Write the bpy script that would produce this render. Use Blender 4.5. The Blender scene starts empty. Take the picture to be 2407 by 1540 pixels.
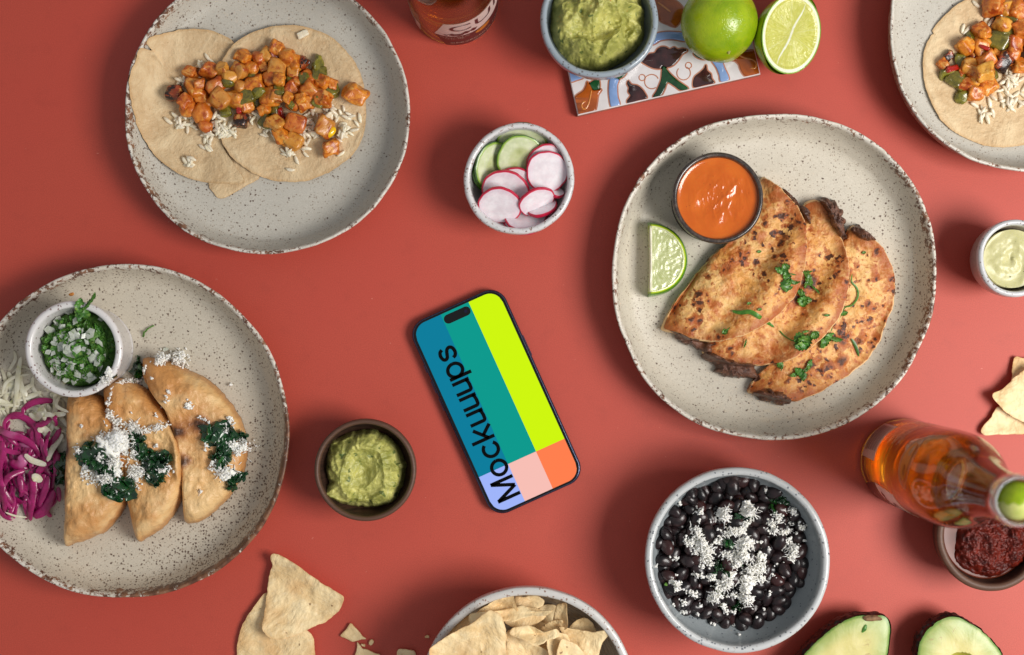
import bpy, bmesh, math, random
import numpy as np
from mathutils import Vector, Matrix, Euler
from mathutils.bvhtree import BVHTree
PI = math.pi
R_ = random.Random(7)
C = bpy.context.scene.collection
SC = bpy.context.scene

# ---------------------------------------------------------------- camera, world, lamps, exposure
CZ = 1.0                       # the camera hangs one metre above the paper
FW = 0.714                     # width of table seen in the frame (m)
cam_d = bpy.data.cameras.new('camera')
cam = bpy.data.objects.new('camera', cam_d); C.objects.link(cam)
cam.location = (0, 0, CZ); cam.rotation_euler = (0, 0, 0)
cam_d.sensor_width = 36; cam_d.lens = 36 * CZ / FW
cam_d.clip_start = 0.02; cam_d.clip_end = 20
cam_d.dof.use_dof = True; cam_d.dof.focus_distance = 0.975; cam_d.dof.aperture_fstop = 5.0
SC.camera = cam
wd = bpy.data.worlds.new('World'); SC.world = wd; wd.use_nodes = True
wd.node_tree.nodes['Background'].inputs[0].default_value = (0.93, 0.96, 1.0, 1)
wd.node_tree.nodes['Background'].inputs[1].default_value = 0.33
def area(name, loc, aim, sx, sy, power, col):
    l = bpy.data.lights.new(name, 'AREA'); l.shape = 'RECTANGLE'; l.size = sx; l.size_y = sy
    l.energy = power; l.color = col
    o = bpy.data.objects.new(name, l); C.objects.link(o); o.location = loc
    o.rotation_euler = (Vector(aim) - Vector(loc)).to_track_quat('-Z', 'Y').to_euler()
    return o
area('softbox', (0.88, -0.21, 1.01), (0.10, -0.02, 0.0), 0.56, 0.56, 18.6, (1.0, 0.965, 0.92))
SC.view_settings.view_transform = 'Standard'; SC.view_settings.look = 'None'
SC.view_settings.exposure = 0.07; SC.view_settings.gamma = 1.0
SC.cycles.use_denoising = True
SC.cycles.max_bounces = 10; SC.cycles.diffuse_bounces = 4; SC.cycles.glossy_bounces = 4
SC.cycles.transmission_bounces = 10; SC.cycles.transparent_max_bounces = 16
SC.cycles.sample_clamp_indirect = 4.0
SC.cycles.caustics_refractive = True; SC.cycles.blur_glossy = 0.6; SC.cycles.caustics_reflective = False

# ---------------------------------------------------------------- helpers
S = FW / 2407
def W(px, py, z=0.0):
    k = (CZ - z) / CZ * S
    return ((px - 1203.5) * k, (770 - py) * k)
def WP(pts, z=0.0):
    return [W(a, b, z) for a, b in pts]
def _hash(ix, iy, iz, seed):
    h = (ix * 374761393 + iy * 668265263 + iz * 2147483647 + seed * 1274126177) & 0xffffffff
    h = ((h ^ (h >> 13)) * 1274126177) & 0xffffffff
    h = ((h ^ (h >> 16)) * 2246822519) & 0xffffffff
    return ((h ^ (h >> 15)) & 0xffffff) / float(0xffffff)
def vnoise(P, seed=0):
    P = np.asarray(P, float); I = np.floor(P).astype(np.int64); F = P - I
    F = F * F * F * (F * (F * 6 - 15) + 10)
    out = 0
    for dx in (0, 1):
        for dy in (0, 1):
            for dz in (0, 1):
                w = (F[..., 0] if dx else 1 - F[..., 0]) * (F[..., 1] if dy else 1 - F[..., 1]) * (F[..., 2] if dz else 1 - F[..., 2])
                out = out + w * _hash(I[..., 0] + dx, I[..., 1] + dy, I[..., 2] + dz, seed)
    return out * 2 - 1
def fbm(x, y, z=0.0, scale=100.0, octv=3, seed=0, gain=0.5):
    x = np.asarray(x, float); y = np.asarray(y, float)
    P = np.stack([x * scale, y * scale, np.zeros_like(x) + z * scale], -1)
    s = 0; a = 1.0; n = 0
    for o in range(octv):
        s = s + a * vnoise(P + 17.3 * o, seed + o); n += a; a *= gain; P = P * 2.03
    return s / n
def ridged(x, y, scale, octv=3, seed=0):
    P = np.stack([x * scale, y * scale, 0 * x], -1); s = 0; a = 1.0; n = 0
    for o in range(octv):
        s = s + a * (1 - 2 * np.abs(vnoise(P + 9.1 * o, seed + o))); n += a; a *= .5; P = P * 2.1
    return s / n

def closed_curve(pts, n, wig=0.0, seed=0, wscale=300.0):
    P = np.array(pts, float); m = len(P); out = []
    k = 12
    for i in range(m):
        a, b, c, d = P[i - 1], P[i], P[(i + 1) % m], P[(i + 2) % m]
        la = max(1e-9, np.linalg.norm(b - a)); lb = max(1e-9, np.linalg.norm(c - b)); lc = max(1e-9, np.linalg.norm(d - c))
        m1 = ((c - a) / (la + lb)) * lb * .9; m2 = ((d - b) / (lb + lc)) * lb * .9
        for j in range(k):
            t = j / k; t2 = t * t; t3 = t2 * t
            out.append((2 * t3 - 3 * t2 + 1) * b + (t3 - 2 * t2 + t) * m1 + (-2 * t3 + 3 * t2) * c + (t3 - t2) * m2)
    Q = np.array(out); Q2 = np.vstack([Q, Q[:1]])
    L = np.concatenate([[0], np.cumsum(np.linalg.norm(np.diff(Q2, axis=0), axis=1))])
    s = np.linspace(0, L[-1], n, endpoint=False)
    R = np.stack([np.interp(s, L, Q2[:, 0]), np.interp(s, L, Q2[:, 1])], 1)
    if wig:
        c = R.mean(0); d = R - c; d /= np.linalg.norm(d, axis=1)[:, None]
        R = R + d * (fbm(R[:, 0], R[:, 1], 0, wscale, 3, seed) * wig)[:, None]
    return R
def open_curve(P, k=6):
    P = np.array(P, float); out = []
    for i in range(len(P) - 1):
        a = P[max(i - 1, 0)]; b = P[i]; c = P[i + 1]; d = P[min(i + 2, len(P) - 1)]
        for j in range(k):
            t = j / k; t2 = t * t; t3 = t2 * t
            out.append(.5 * ((2 * b) + (-a + c) * t + (2 * a - 5 * b + 4 * c - d) * t2 + (-a + 3 * b - 3 * c + d) * t3))
    out.append(P[-1]); return np.array(out)

BV = []
def register(V, F):
    V = np.asarray(V); BV.append((BVHTree.FromPolygons([tuple(v) for v in V], F), V[:, 0].min(), V[:, 0].max(), V[:, 1].min(), V[:, 1].max()))
HM_X0, HM_Y0, HM_S = -0.60, -0.45, 0.0008
HM = np.zeros((int(0.9 / HM_S), int(1.2 / HM_S)), np.float32)
def hm_bump(x, y, z, r, hz):
    i0 = int((y - r - HM_Y0) / HM_S); i1 = int((y + r - HM_Y0) / HM_S) + 1
    j0 = int((x - r - HM_X0) / HM_S); j1 = int((x + r - HM_X0) / HM_S) + 1
    if i0 < 0 or j0 < 0 or i1 >= HM.shape[0] or j1 >= HM.shape[1]: return
    yy, xx = np.mgrid[i0:i1, j0:j1]
    d2 = ((xx * HM_S + HM_X0 - x) ** 2 + (yy * HM_S + HM_Y0 - y) ** 2) / (r * r)
    v = np.where(d2 < 1, z + hz * np.sqrt(np.clip(1 - d2, 0, 1)), 0)
    HM[i0:i1, j0:j1] = np.maximum(HM[i0:i1, j0:j1], v)
def zs(x, y, hm=True):
    z = 0.0
    for t, a, b, c, d in BV:
        if a <= x <= b and c <= y <= d:
            h = t.ray_cast(Vector((x, y, .6)), Vector((0, 0, -1)))
            if h[0] is not None and h[0].z > z: z = h[0].z
    if hm:
        i = int((y - HM_Y0) / HM_S); j = int((x - HM_X0) / HM_S)
        if 0 <= i < HM.shape[0] and 0 <= j < HM.shape[1]: z = max(z, float(HM[i, j]))
    return z
def zarr(X, Y, hm=False):
    return np.array([zs(float(a), float(b), hm) for a, b in zip(np.ravel(X), np.ravel(Y))]).reshape(np.shape(X))
def at(px, py, lift=0.0, hm=True):
    z = 0.01
    for _ in range(3):
        x, y = W(px, py, z + lift); z = zs(x, y, hm)
    return x, y, z

def sector(x, y, cx, cy, r1, flip=False):
    d = math.hypot(x - cx, y - cy); a = math.degrees(math.atan2(y - cy, x - cx)) % 360
    w = ['right', 'upper right', 'upper', 'upper left', 'left', 'lower left', 'lower', 'lower right'][int((a + 22.5) // 45) % 8]
    return 'middle' if d < r1 * .42 else ('inner ' if d < r1 * .75 else 'outer ') + w
def tag(o, label=None, cat=None, group=None, kind=None):
    if label: o['label'] = label
    if cat: o['category'] = cat
    if group: o['group'] = group
    if kind: o['kind'] = kind
    return o
def empty(name, loc, label, cat, group=None, rot=(0, 0, 0)):
    o = bpy.data.objects.new(name, None); C.objects.link(o); o.location = loc; o.rotation_euler = rot
    o.empty_display_size = .01
    return tag(o, label, cat, group)
def meshdata(name, V, F, mat, smooth=True, attrs=None, sharp=50, mats=None, fm=None):
    me = bpy.data.meshes.new(name)
    me.from_pydata([tuple(map(float, v)) for v in V], [], [tuple(map(int, f)) for f in F])
    me.materials.append(mat)
    if mats:
        for m in mats: me.materials.append(m)
        me.polygons.foreach_set('material_index', fm)
    if attrs:
        for k, a in attrs.items():
            at_ = me.attributes.new(k, 'FLOAT', 'POINT'); at_.data.foreach_set('value', np.asarray(a, np.float32).ravel())
    me.polygons.foreach_set('use_smooth', [smooth] * len(me.polygons))
    if smooth and sharp: me.set_sharp_from_angle(angle=math.radians(sharp))
    me.update(); return me
def obj(name, V, F, mat, parent=None, origin=None, **k):
    V = np.asarray(V, float)
    if parent is not None: o0 = np.array(gl(parent))
    elif origin is not None: o0 = np.array(origin)
    else: o0 = np.array([(V[:, 0].min() + V[:, 0].max()) / 2, (V[:, 1].min() + V[:, 1].max()) / 2, V[:, 2].min()])
    me = meshdata(name, V - o0, F, mat, **k)
    o = bpy.data.objects.new(name, me); C.objects.link(o)
    if parent is not None: o.parent = parent
    else: o.location = o0
    return o
def gl(o):
    p = Vector(o.location)
    while o.parent is not None:
        o = o.parent; p = p + Vector(o.location)
    return tuple(p)
def inst(name, me, loc, rot=(0, 0, 0), sc=1.0, parent=None):
    o = bpy.data.objects.new(name, me); C.objects.link(o)
    o.location = loc; o.rotation_euler = rot; o.scale = (sc, sc, sc) if isinstance(sc, (int, float)) else sc
    if parent is not None: o.parent = parent
    return o
def grid_faces(nr, ns, off=0, flip=False, wrap=True):
    F = []
    for i in range(nr - 1):
        for j in range(ns if wrap else ns - 1):
            a = off + i * ns + j; b = off + i * ns + (j + 1) % ns; c = b + ns; d = a + ns
            F.append((a, d, c, b) if flip else (a, b, c, d))
    return F

def pad_mesh(O, center, top, bot, rings):
    """closed solid over a star-shaped outline O (n,2); top(x,y,t), bot(x,y,t) give heights"""
    n = len(O); c = np.array(center); ts = [0.0] + [((i + 1) / rings) ** .85 for i in range(rings)]
    V = []; T = []
    ns = n
    X = np.array([c[0] + (O[:, 0] - c[0]) * t for t in ts[1:]]); Y = np.array([c[1] + (O[:, 1] - c[1]) * t for t in ts[1:]])
    TT = np.repeat(np.array(ts[1:])[:, None], n, 1)
    cx = np.array([c[0]]); cy = np.array([c[1]]); c0 = np.array([0.0])
    zt = top(np.concatenate([cx, X.ravel()]), np.concatenate([cy, Y.ravel()]), np.concatenate([c0, TT.ravel()]))
    zb = bot(np.concatenate([cx, X.ravel()]), np.concatenate([cy, Y.ravel()]), np.concatenate([c0, TT.ravel()]))
    zb = np.minimum(zb, zt - 1e-4)
    XY = np.stack([np.concatenate([cx, X.ravel()]), np.concatenate([cy, Y.ravel()])], 1)
    Vt = np.column_stack([XY, zt]); Vb = np.column_stack([XY, zb]); N = len(Vt)
    F = [(0, 1 + j, 1 + (j + 1) % n) for j in range(n)]
    F += grid_faces(rings, n, 1, flip=True)
    nt = len(F)
    F += [(N, N + 1 + (j + 1) % n, N + 1 + j) for j in range(n)]
    F += grid_faces(rings, n, N + 1)
    a0 = 1 + (rings - 1) * n; b0 = N + a0
    F += [(a0 + j, b0 + j, b0 + (j + 1) % n, a0 + (j + 1) % n) for j in range(n)]
    tt = np.concatenate([c0, TT.ravel()])
    return np.vstack([Vt, Vb]), F, np.concatenate([tt, tt]), nt, (rings, n)
def smooth_polar(z, rings, n, it):
    c = z[0]; g = z[1:].reshape(rings, n).copy()
    for _ in range(it):
        up = np.vstack([np.full((1, n), c), g[:-1]]); dn = np.vstack([g[1:], g[-1:]])
        g = (g * 2 + up + dn + np.roll(g, 1, 1) + np.roll(g, -1, 1)) / 6; c = g[0].mean()
    return np.concatenate([[c], g.ravel()])

def lathe_mesh(center, prof, shape=None, seg=144, wob=0.0, seed=0, k=4, smooth=True, zwob=0.0):
    """prof rows: r, z, rim"""
    P = open_curve(prof, k) if smooth else np.array(prof, float)
    th = np.linspace(0, 2 * PI, seg, endpoint=False); sh = shape(th) if shape else np.ones(seg)
    V = []; A = []
    for r, z, m in P:
        r = max(r, 0.0)
        x = np.cos(th) * r * sh; y = np.sin(th) * r * sh
        if wob:
            w = fbm(x * 1, y * 1, z, 40, 3, seed) * wob; x = x * (1 + w / max(r, .01)); y = y * (1 + w / max(r, .01))
        zz = z + (fbm(np.cos(th) * .1, np.sin(th) * .1, 0, 12, 2, seed + 5) * zwob if zwob and z > .01 else 0) * np.ones(seg)
        V.append(np.stack([x + center[0], y + center[1], zz + center[2]], 1)); A.append(np.full(seg, m))
    V = np.vstack(V); A = np.concatenate(A)
    return V, grid_faces(len(P), seg, 0), A

def tube_mesh(path, rad, flat=1.0, ns=8, up=(0, 0, 1), taper=True, twist=0.0):
    P = open_curve(path, 4); n = len(P); V = []
    rr = np.atleast_1d(np.array(rad, float)); r = np.interp(np.linspace(0, 1, n), np.linspace(0, 1, len(rr)), rr) if len(rr) > 1 else np.full(n, rr[0])
    up = Vector(up)
    for i in range(n):
        t = Vector(P[min(i + 1, n - 1)] - P[max(i - 1, 0)]);
        if t.length < 1e-9: t = Vector((1, 0, 0))
        t.normalize(); s = t.cross(up)
        if s.length < 1e-4: s = Vector((1, 0, 0))
        s.normalize(); u = s.cross(t)
        if twist:
            q = Matrix.Rotation(twist * i / n, 3, t); s = q @ s; u = q @ u
        e = 1.0
        if taper: e = min(1.0, .25 + min(i, n - 1 - i) * .75)
        for j in range(ns):
            a = 2 * PI * j / ns
            V.append(Vector(P[i]) + s * (math.cos(a) * r[i] * e) + u * (math.sin(a) * r[i] * e * flat))
    F = grid_faces(n, ns, 0, flip=True)
    F.append(tuple(range(ns))); F.append(tuple(range((n - 1) * ns, n * ns))[::-1])
    return np.array([tuple(v) for v in V]), F

def ico(sub=2):
    bm = bmesh.new(); bmesh.ops.create_icosphere(bm, subdivisions=sub, radius=1.0)
    bm.verts.ensure_lookup_table(); V = np.array([tuple(v.co) for v in bm.verts]); F = [tuple(v.index for v in f.verts) for f in bm.faces]
    bm.free(); return V, F
def roundcube(k, n=7):
    r = random.Random(k * 13 + 5); bm = bmesh.new(); bmesh.ops.create_cube(bm, size=2.0)
    bmesh.ops.subdivide_edges(bm, edges=bm.edges[:], cuts=n, use_grid_fill=True)
    V = np.array([tuple(v.co) for v in bm.verts]); bm.verts.index_update(); F = [tuple(v.index for v in f.verts) for f in bm.faces]; bm.free()
    p = r.uniform(3.6, 7.0); V = V / (np.sum(np.abs(V) ** p, 1) ** (1 / p))[:, None] * 1.04
    return V, F
def boxsub(nx, ny, nz, bev=.12):
    """subdivided box with rounded corners, half size 1"""
    bm = bmesh.new(); bmesh.ops.create_cube(bm, size=2.0)
    bmesh.ops.bevel(bm, geom=bm.edges[:] + bm.verts[:], offset=bev, segments=1, profile=.5, affect='EDGES')
    bmesh.ops.subdivide_edges(bm, edges=[e for e in bm.edges if e.calc_length() > .8], cuts=2, use_grid_fill=True)
    V = np.array([tuple(v.co) for v in bm.verts]); bm.verts.index_update(); F = [tuple(v.index for v in f.verts) for f in bm.faces]
    bm.free(); return V, F

# ---------------------------------------------------------------- materials
def L(r, g, b):
    f = lambda c: (c / 255) / 12.92 if c / 255 <= .04045 else ((c / 255 + .055) / 1.055) ** 2.4
    return (f(r), f(g), f(b), 1)
class Mt:
    def __init__(s, name):
        s.m = bpy.data.materials.new(name); s.m.use_nodes = True; s.nt = s.m.node_tree; s.nt.nodes.clear()
        s.out = s.n('ShaderNodeOutputMaterial'); s.co = s.n('ShaderNodeTexCoord').outputs['Object']; s._nrm = None
    def n(s, t, **k):
        x = s.nt.nodes.new(t)
        for a, b in k.items(): setattr(x, a, b)
        return x
    def set(s, sock, v):
        if isinstance(v, bpy.types.NodeSocket): s.nt.links.new(v, sock)
        elif sock.type == 'RGBA' and isinstance(v, (int, float)): sock.default_value = (v, v, v, 1)
        elif sock.type == 'VECTOR' and isinstance(v, (int, float)): sock.default_value = (v, v, v)
        else: sock.default_value = v
    def rnd(s): return s.n('ShaderNodeObjectInfo').outputs['Random']
    def vec(s, scale=(1, 1, 1), off=0):
        mp = s.n('ShaderNodeMapping'); s.set(mp.inputs[0], s.co); mp.inputs['Scale'].default_value = scale
        if isinstance(off, bpy.types.NodeSocket):
            c = s.n('ShaderNodeCombineXYZ'); m = s.math('MULTIPLY', off, 37.0); s.set(c.inputs[0], m); s.set(c.inputs[1], m); s.set(mp.inputs['Location'], c.outputs[0])
        return mp.outputs[0]
    def noise(s, scale, detail=3, rough=.55, dist=0, vec=None, col=False):
        x = s.n('ShaderNodeTexNoise'); s.set(x.inputs['Vector'], vec or s.co); x.inputs['Scale'].default_value = scale
        x.inputs['Detail'].default_value = detail; x.inputs['Roughness'].default_value = rough; x.inputs['Distortion'].default_value = dist
        return x.outputs['Color' if col else 'Fac']
    def vor(s, scale, vec=None, feat='F1', out='Distance', rnd=1.0):
        x = s.n('ShaderNodeTexVoronoi', feature=feat); s.set(x.inputs['Vector'], vec or s.co); x.inputs['Scale'].default_value = scale
        x.inputs['Randomness'].default_value = rnd
        return x.outputs[out] if out != 'both' else (x.outputs['Distance'], x.outputs['Color'])
    def math(s, op, a, b=0.0, c=None):
        x = s.n('ShaderNodeMath', operation=op); s.set(x.inputs[0], a); s.set(x.inputs[1], b)
        if c is not None: s.set(x.inputs[2], c)
        return x.outputs[0]
    def mr(s, x, a, b, c=0.0, d=1.0):
        k = s.n('ShaderNodeMapRange', interpolation_type='SMOOTHSTEP'); s.set(k.inputs[0], x)
        for i, v in enumerate((a, b, c, d)): s.set(k.inputs[i + 1], v)
        return k.outputs[0]
    def mix(s, f, a, b, mode='MIX'):
        x = s.n('ShaderNodeMix', data_type='RGBA', blend_type=mode); s.set(x.inputs[0], f); s.set(x.inputs[6], a); s.set(x.inputs[7], b)
        return x.outputs[2]
    def attr(s, name): return s.n('ShaderNodeAttribute', attribute_name=name).outputs['Fac']
    def specks(s, scale, size, dens, vec=None, attr=None):
        base = vec or s.co; ad = s.n('ShaderNodeVectorMath', operation='ADD'); s.set(ad.inputs[0], base); sc_ = s.n('ShaderNodeVectorMath', operation='SCALE'); s.set(sc_.inputs[0], s.noise(scale * 1.9, 2, .6, vec=vec, col=True)); sc_.inputs['Scale'].default_value = .75 / scale; s.set(ad.inputs[1], sc_.outputs[0]); vec = ad.outputs[0]
        d, c = s.vor(scale, vec, out='both'); sp = s.n('ShaderNodeSeparateColor'); s.set(sp.inputs[0], c)
        r = sp.outputs[0]
        if attr is not None: r = s.math('ADD', r, attr)
        k = s.mr(r, 1 - dens, 1.0); thr = s.math('MULTIPLY', k, size)
        return s.mr(s.math('SUBTRACT', thr, d), 0.0, size * .25)
    def sep(s, i):
        x = s.n('ShaderNodeSeparateXYZ'); s.set(x.inputs[0], s.co); return x.outputs[i]
    def bump(s, h, strength=.4, dist=.001):
        b = s.n('ShaderNodeBump'); s.set(b.inputs['Height'], h); b.inputs['Strength'].default_value = strength; b.inputs['Distance'].default_value = dist
        if s._nrm is not None: s.set(b.inputs['Normal'], s._nrm)
        s._nrm = b.outputs[0]; return s
    def done(s, col, rough=.5, spec=.5, sss=0, sssr=(.004, .003, .002), sscale=1.0, coat=0, coatr=.1, metal=0, trans=0, ior=None, alpha=None, emit=None, estr=0, extra=None):
        p = s.n('ShaderNodeBsdfPrincipled'); s.set(p.inputs['Base Color'], col); s.set(p.inputs['Roughness'], rough)
        s.set(p.inputs['Specular IOR Level'], spec); s.set(p.inputs['Metallic'], metal)
        if sss:
            s.set(p.inputs['Subsurface Weight'], sss); p.inputs['Subsurface Radius'].default_value = tuple(v / max(sssr) for v in sssr); p.inputs['Subsurface Scale'].default_value = max(sssr) * sscale
        if coat: s.set(p.inputs['Coat Weight'], coat); s.set(p.inputs['Coat Roughness'], coatr)
        if trans: s.set(p.inputs['Transmission Weight'], trans)
        if ior: p.inputs['IOR'].default_value = ior
        if alpha is not None: s.set(p.inputs['Alpha'], alpha)
        if emit is not None: s.set(p.inputs['Emission Color'], emit); p.inputs['Emission Strength'].default_value = estr
        if s._nrm is not None: s.set(p.inputs['Normal'], s._nrm)
        s.p = p; s.nt.links.new(p.outputs[0], s.out.inputs[0]); return s.m
# ---------------------------------------------------------------- table
def mat_paper():
    m = Mt('coral_paper')
    f = m.noise(1400, 3, .6); g = m.noise(9, 3, .5)
    c = m.mix(m.mr(f, .25, .75), L(174, 63, 44), L(194, 73, 54)); c = m.mix(m.math('MULTIPLY', m.mr(g, .35, .7), .35), c, L(188, 62, 48))
    c = m.mix(m.math('MULTIPLY', m.specks(240, .13, .05), .6), c, L(222, 140, 120)); c = m.mix(m.math('MULTIPLY', m.mr(m.noise(60, 5, .7), .5, .75), .18), c, L(150, 50, 36))
    m.bump(m.noise(900, 4, .7), .25, .0003)
    return m.done(c, rough=.58, spec=.62)
bx = [(-1.3, -1.0), (1.3, -1.0), (1.3, 1.0), (-1.3, 1.0)]
V = [(x, y, 0) for x, y in bx] + [(x, y, -.02) for x, y in bx]
table = obj('tabletop', V, [(0, 1, 2, 3), (7, 6, 5, 4), (0, 4, 5, 1), (1, 5, 6, 2), (2, 6, 7, 3), (3, 7, 4, 0)], mat_paper(), origin=(0, 0, 0), smooth=False)
tag(table, 'coral red paper covered tabletop under all the dishes', None, kind='structure')

# ---------------------------------------------------------------- plates and bowls
def mat_stone(name, base, brown=(92, 60, 44), warm=(140, 98, 72), white=(224, 218, 207), dens=.35, big=.2, rimb=.5):
    m = Mt(name); rim = m.attr('rim'); sp = m.attr('spk')
    g = m.noise(1300, 3, .6); c = m.mix(m.mr(g, .28, .72), L(*[v - 10 for v in base]), L(*[min(255, v + 9) for v in base]))
    c = m.mix(m.math('MULTIPLY', m.mr(m.noise(16, 4, .6), .35, .7), .4), c, L(*[v - 13 for v in base]))
    dk = L(*[v * .48 for v in base])
    s1 = m.specks(800, .50, dens + .12, attr=m.math('MULTIPLY', sp, .35)); c = m.mix(m.math('MULTIPLY', s1, .62), c, L(120, 98, 76))
    s2 = m.specks(560, .44, .08 + big, attr=m.math('MULTIPLY', sp, .95)); c = m.mix(m.math('MULTIPLY', s2, .88), c, L(78, 52, 38))
    s3 = m.specks(280, .22, .06); c = m.mix(s3, c, L(70, 46, 34))
    # glaze breaking white then bare clay at the rim
    n = m.noise(330, 5, .72, .4); n2 = m.noise(120, 4, .65)
    wv = m.mr(m.math('ADD', m.math('MULTIPLY', rim, .75), m.math('MULTIPLY', n2, .5)), .88, 1.05)
    c = m.mix(m.math('MULTIPLY', wv, .85), c, L(*white))
    bv = m.mr(m.math('ADD', m.math('ADD', m.math('MULTIPLY', m.mr(rim, .2, .9), .34), m.math('MULTIPLY', sp, .22)), m.math('ADD', m.math('MULTIPLY', n, .62), m.math('MULTIPLY', n2, .38))), 1.0 - rimb * .30, 1.06 - rimb * .30)
    cc = m.mix(m.mr(m.noise(160, 3), .4, .65), L(*brown), L(*warm))
    c = m.mix(m.math('MULTIPLY', bv, m.mr(m.math('ADD', rim, sp), .12, .4)), c, cc)
    ot = m.attr('outer'); ob = m.mr(m.noise(260, 4, .7), .44, .56)
    co = m.mix(ob, L(120, 70, 46), L(176, 160, 142)); c = m.mix(ot, c, co)
    m.bump(m.noise(800, 3), .12, .0003); m.bump(m.noise(70, 3), .15, .001)
    return m.done(c, rough=m.mr(n2, .3, .7, .34, .5), spec=.5)

def plate(px, py, rpx, h, sq, mat, label, spk=None, rot=.3, wig=.006, seed=1, rimw=.0):
    cx, cy = W(px, py, h); R = rpx * (CZ - h) * S
    shape = lambda th: (1 - sq * np.cos(4 * th + rot * 0) + wig * np.cos(3 * th + seed) + wig * .6 * np.cos(2 * th + seed * 2.1)) / (1 + sq * 0)
    prof = [(0, .0015, 0, ), (.50 * R, .0015, 0), (.60 * R, 0, 0), (.64 * R, .0002, 0), (.80 * R, .0012, 0), (.93 * R, .0065, 0), (.985 * R, h - .0085, 1), (.996 * R, h - .0025, 1), (R, h - .0012, 1),
            (.995 * R, h, 1), (.984 * R, h, 1), (.975 * R, h - .0012, 1.), (.966 * R, h - .004, .86), (.945 * R, .0178, .52), (.915 * R, .0118, .22), (.87 * R, .0076, .06), (.78 * R, .0056, 0), (.6 * R, .0048, 0), (.3 * R, .0046, 0), (0, .0046, 0)]
    V, F, A = lathe_mesh((cx, cy, 0), prof, shape, seg=176, wob=.0011, seed=seed, zwob=.0012)
    ix = np.arange(len(A)) // 176; outer = (ix < 8 * 4 - 1).astype(float)
    sp = spk((V[:, 0] - cx) / R, (V[:, 1] - cy) / R) if spk else np.zeros(len(A))
    o = obj('stoneware_plate', V, F, mat, origin=(cx, cy, 0), attrs={'rim': A, 'spk': sp * (1 - outer), 'outer': outer}, sharp=None)
    register(V, F); return tag(o, label, 'plate', 'speckled stoneware dinner plates')
ms1 = mat_stone('stoneware_grey', (192, 187, 176), dens=.30, big=.02)
ms2 = mat_stone('stoneware_brown', (204, 195, 178), dens=.42, big=.20, rimb=.45)
ms3 = mat_stone('stoneware_pale', (202, 194, 178), dens=.40, big=.06)
P1 = plate(626, 262, 338, .028, .004, ms1, 'grey speckled stoneware plate holding two open potato tacos, beside the bottle at the top edge', spk=lambda x, y: .20 * np.clip(-x + .1, 0, 1), seed=1)
P2 = plate(290, 1016, 393, .030, .002, ms2, 'heavily brown speckled stoneware plate holding three fried folded tacos and pickled onion', spk=lambda x, y: np.clip((x - y * .9 - .55) * .9, 0, .5) + .22 * np.clip(np.hypot(x, y) - .82, 0, 1) * 4, seed=2)
P3 = plate(1820, 648, 387, .030, .011, ms3, 'large pale stoneware plate holding three griddled quesadillas and an orange sauce', spk=lambda x, y: .5 * np.clip((x - .55), 0, 1), seed=5)
P4 = plate(2436, 64, 347, .034, .012, ms1, 'stoneware plate with brown clay rim cut off by the top right corner', seed=3)

def bowl(name, px, py, rpx, h, wall, mat, label, cat, flr=.006, foot=.5, power=2.3, sq=0, seed=1, seg=128, wob=.0006, group=None, lip=1.0, reg=True):
    cx, cy = W(px, py, h); R = rpx * (CZ - h) * S
    N = 9; prof = [(0, .0015, 0, ), (foot * R * .9, .0015, 0), (foot * R, 0, 0)]
    for i in range(1, N + 1):
        t = i / N; r = foot + (1 - foot) * (1 - (1 - t) ** power); prof.append((r * R, .001 + (h - .004) * t, .25 * t ** 3 + (.75 if i == N else 0)))
    w = wall
    prof += [(R - w * .12, h - .0009, 1), (R - w * .5, h, 1), (R - w * .88, h - .0009, 1), (R - w, h - .0035, .7)]
    for i in range(1, N + 1):
        t = 1 - i / N; r = (foot + (1 - foot) * (1 - (1 - t) ** power)) * R - w * (1 + .3 * (1 - t)); prof.append((max(r, .002), flr + (h - flr - .0045) * t, .35 * t ** 4))
    prof += [(.25 * foot * R, flr, 0), (0, flr, 0)]
    shape = (lambda th: 1 + sq * np.cos(2 * th + seed) + sq * .5 * np.cos(3 * th + seed * 2))
    V, F, A = lathe_mesh((cx, cy, 0), prof, shape, seg=seg, wob=wob, seed=seed, k=3, zwob=.0008 if sq else 0)
    z0 = 0.0
    ix = np.arange(len(A)) // seg; inner = (ix > (N + 5) * 3).astype(float)
    o = obj(name, V, F, mat, origin=(cx, cy, 0), attrs={'rim': A, 'spk': A * 0, 'outer': A * 0, 'inner': inner}, sharp=None)
    if reg: register(V, F)
    tag(o, label, cat, group); return o, (cx, cy, R)

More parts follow.
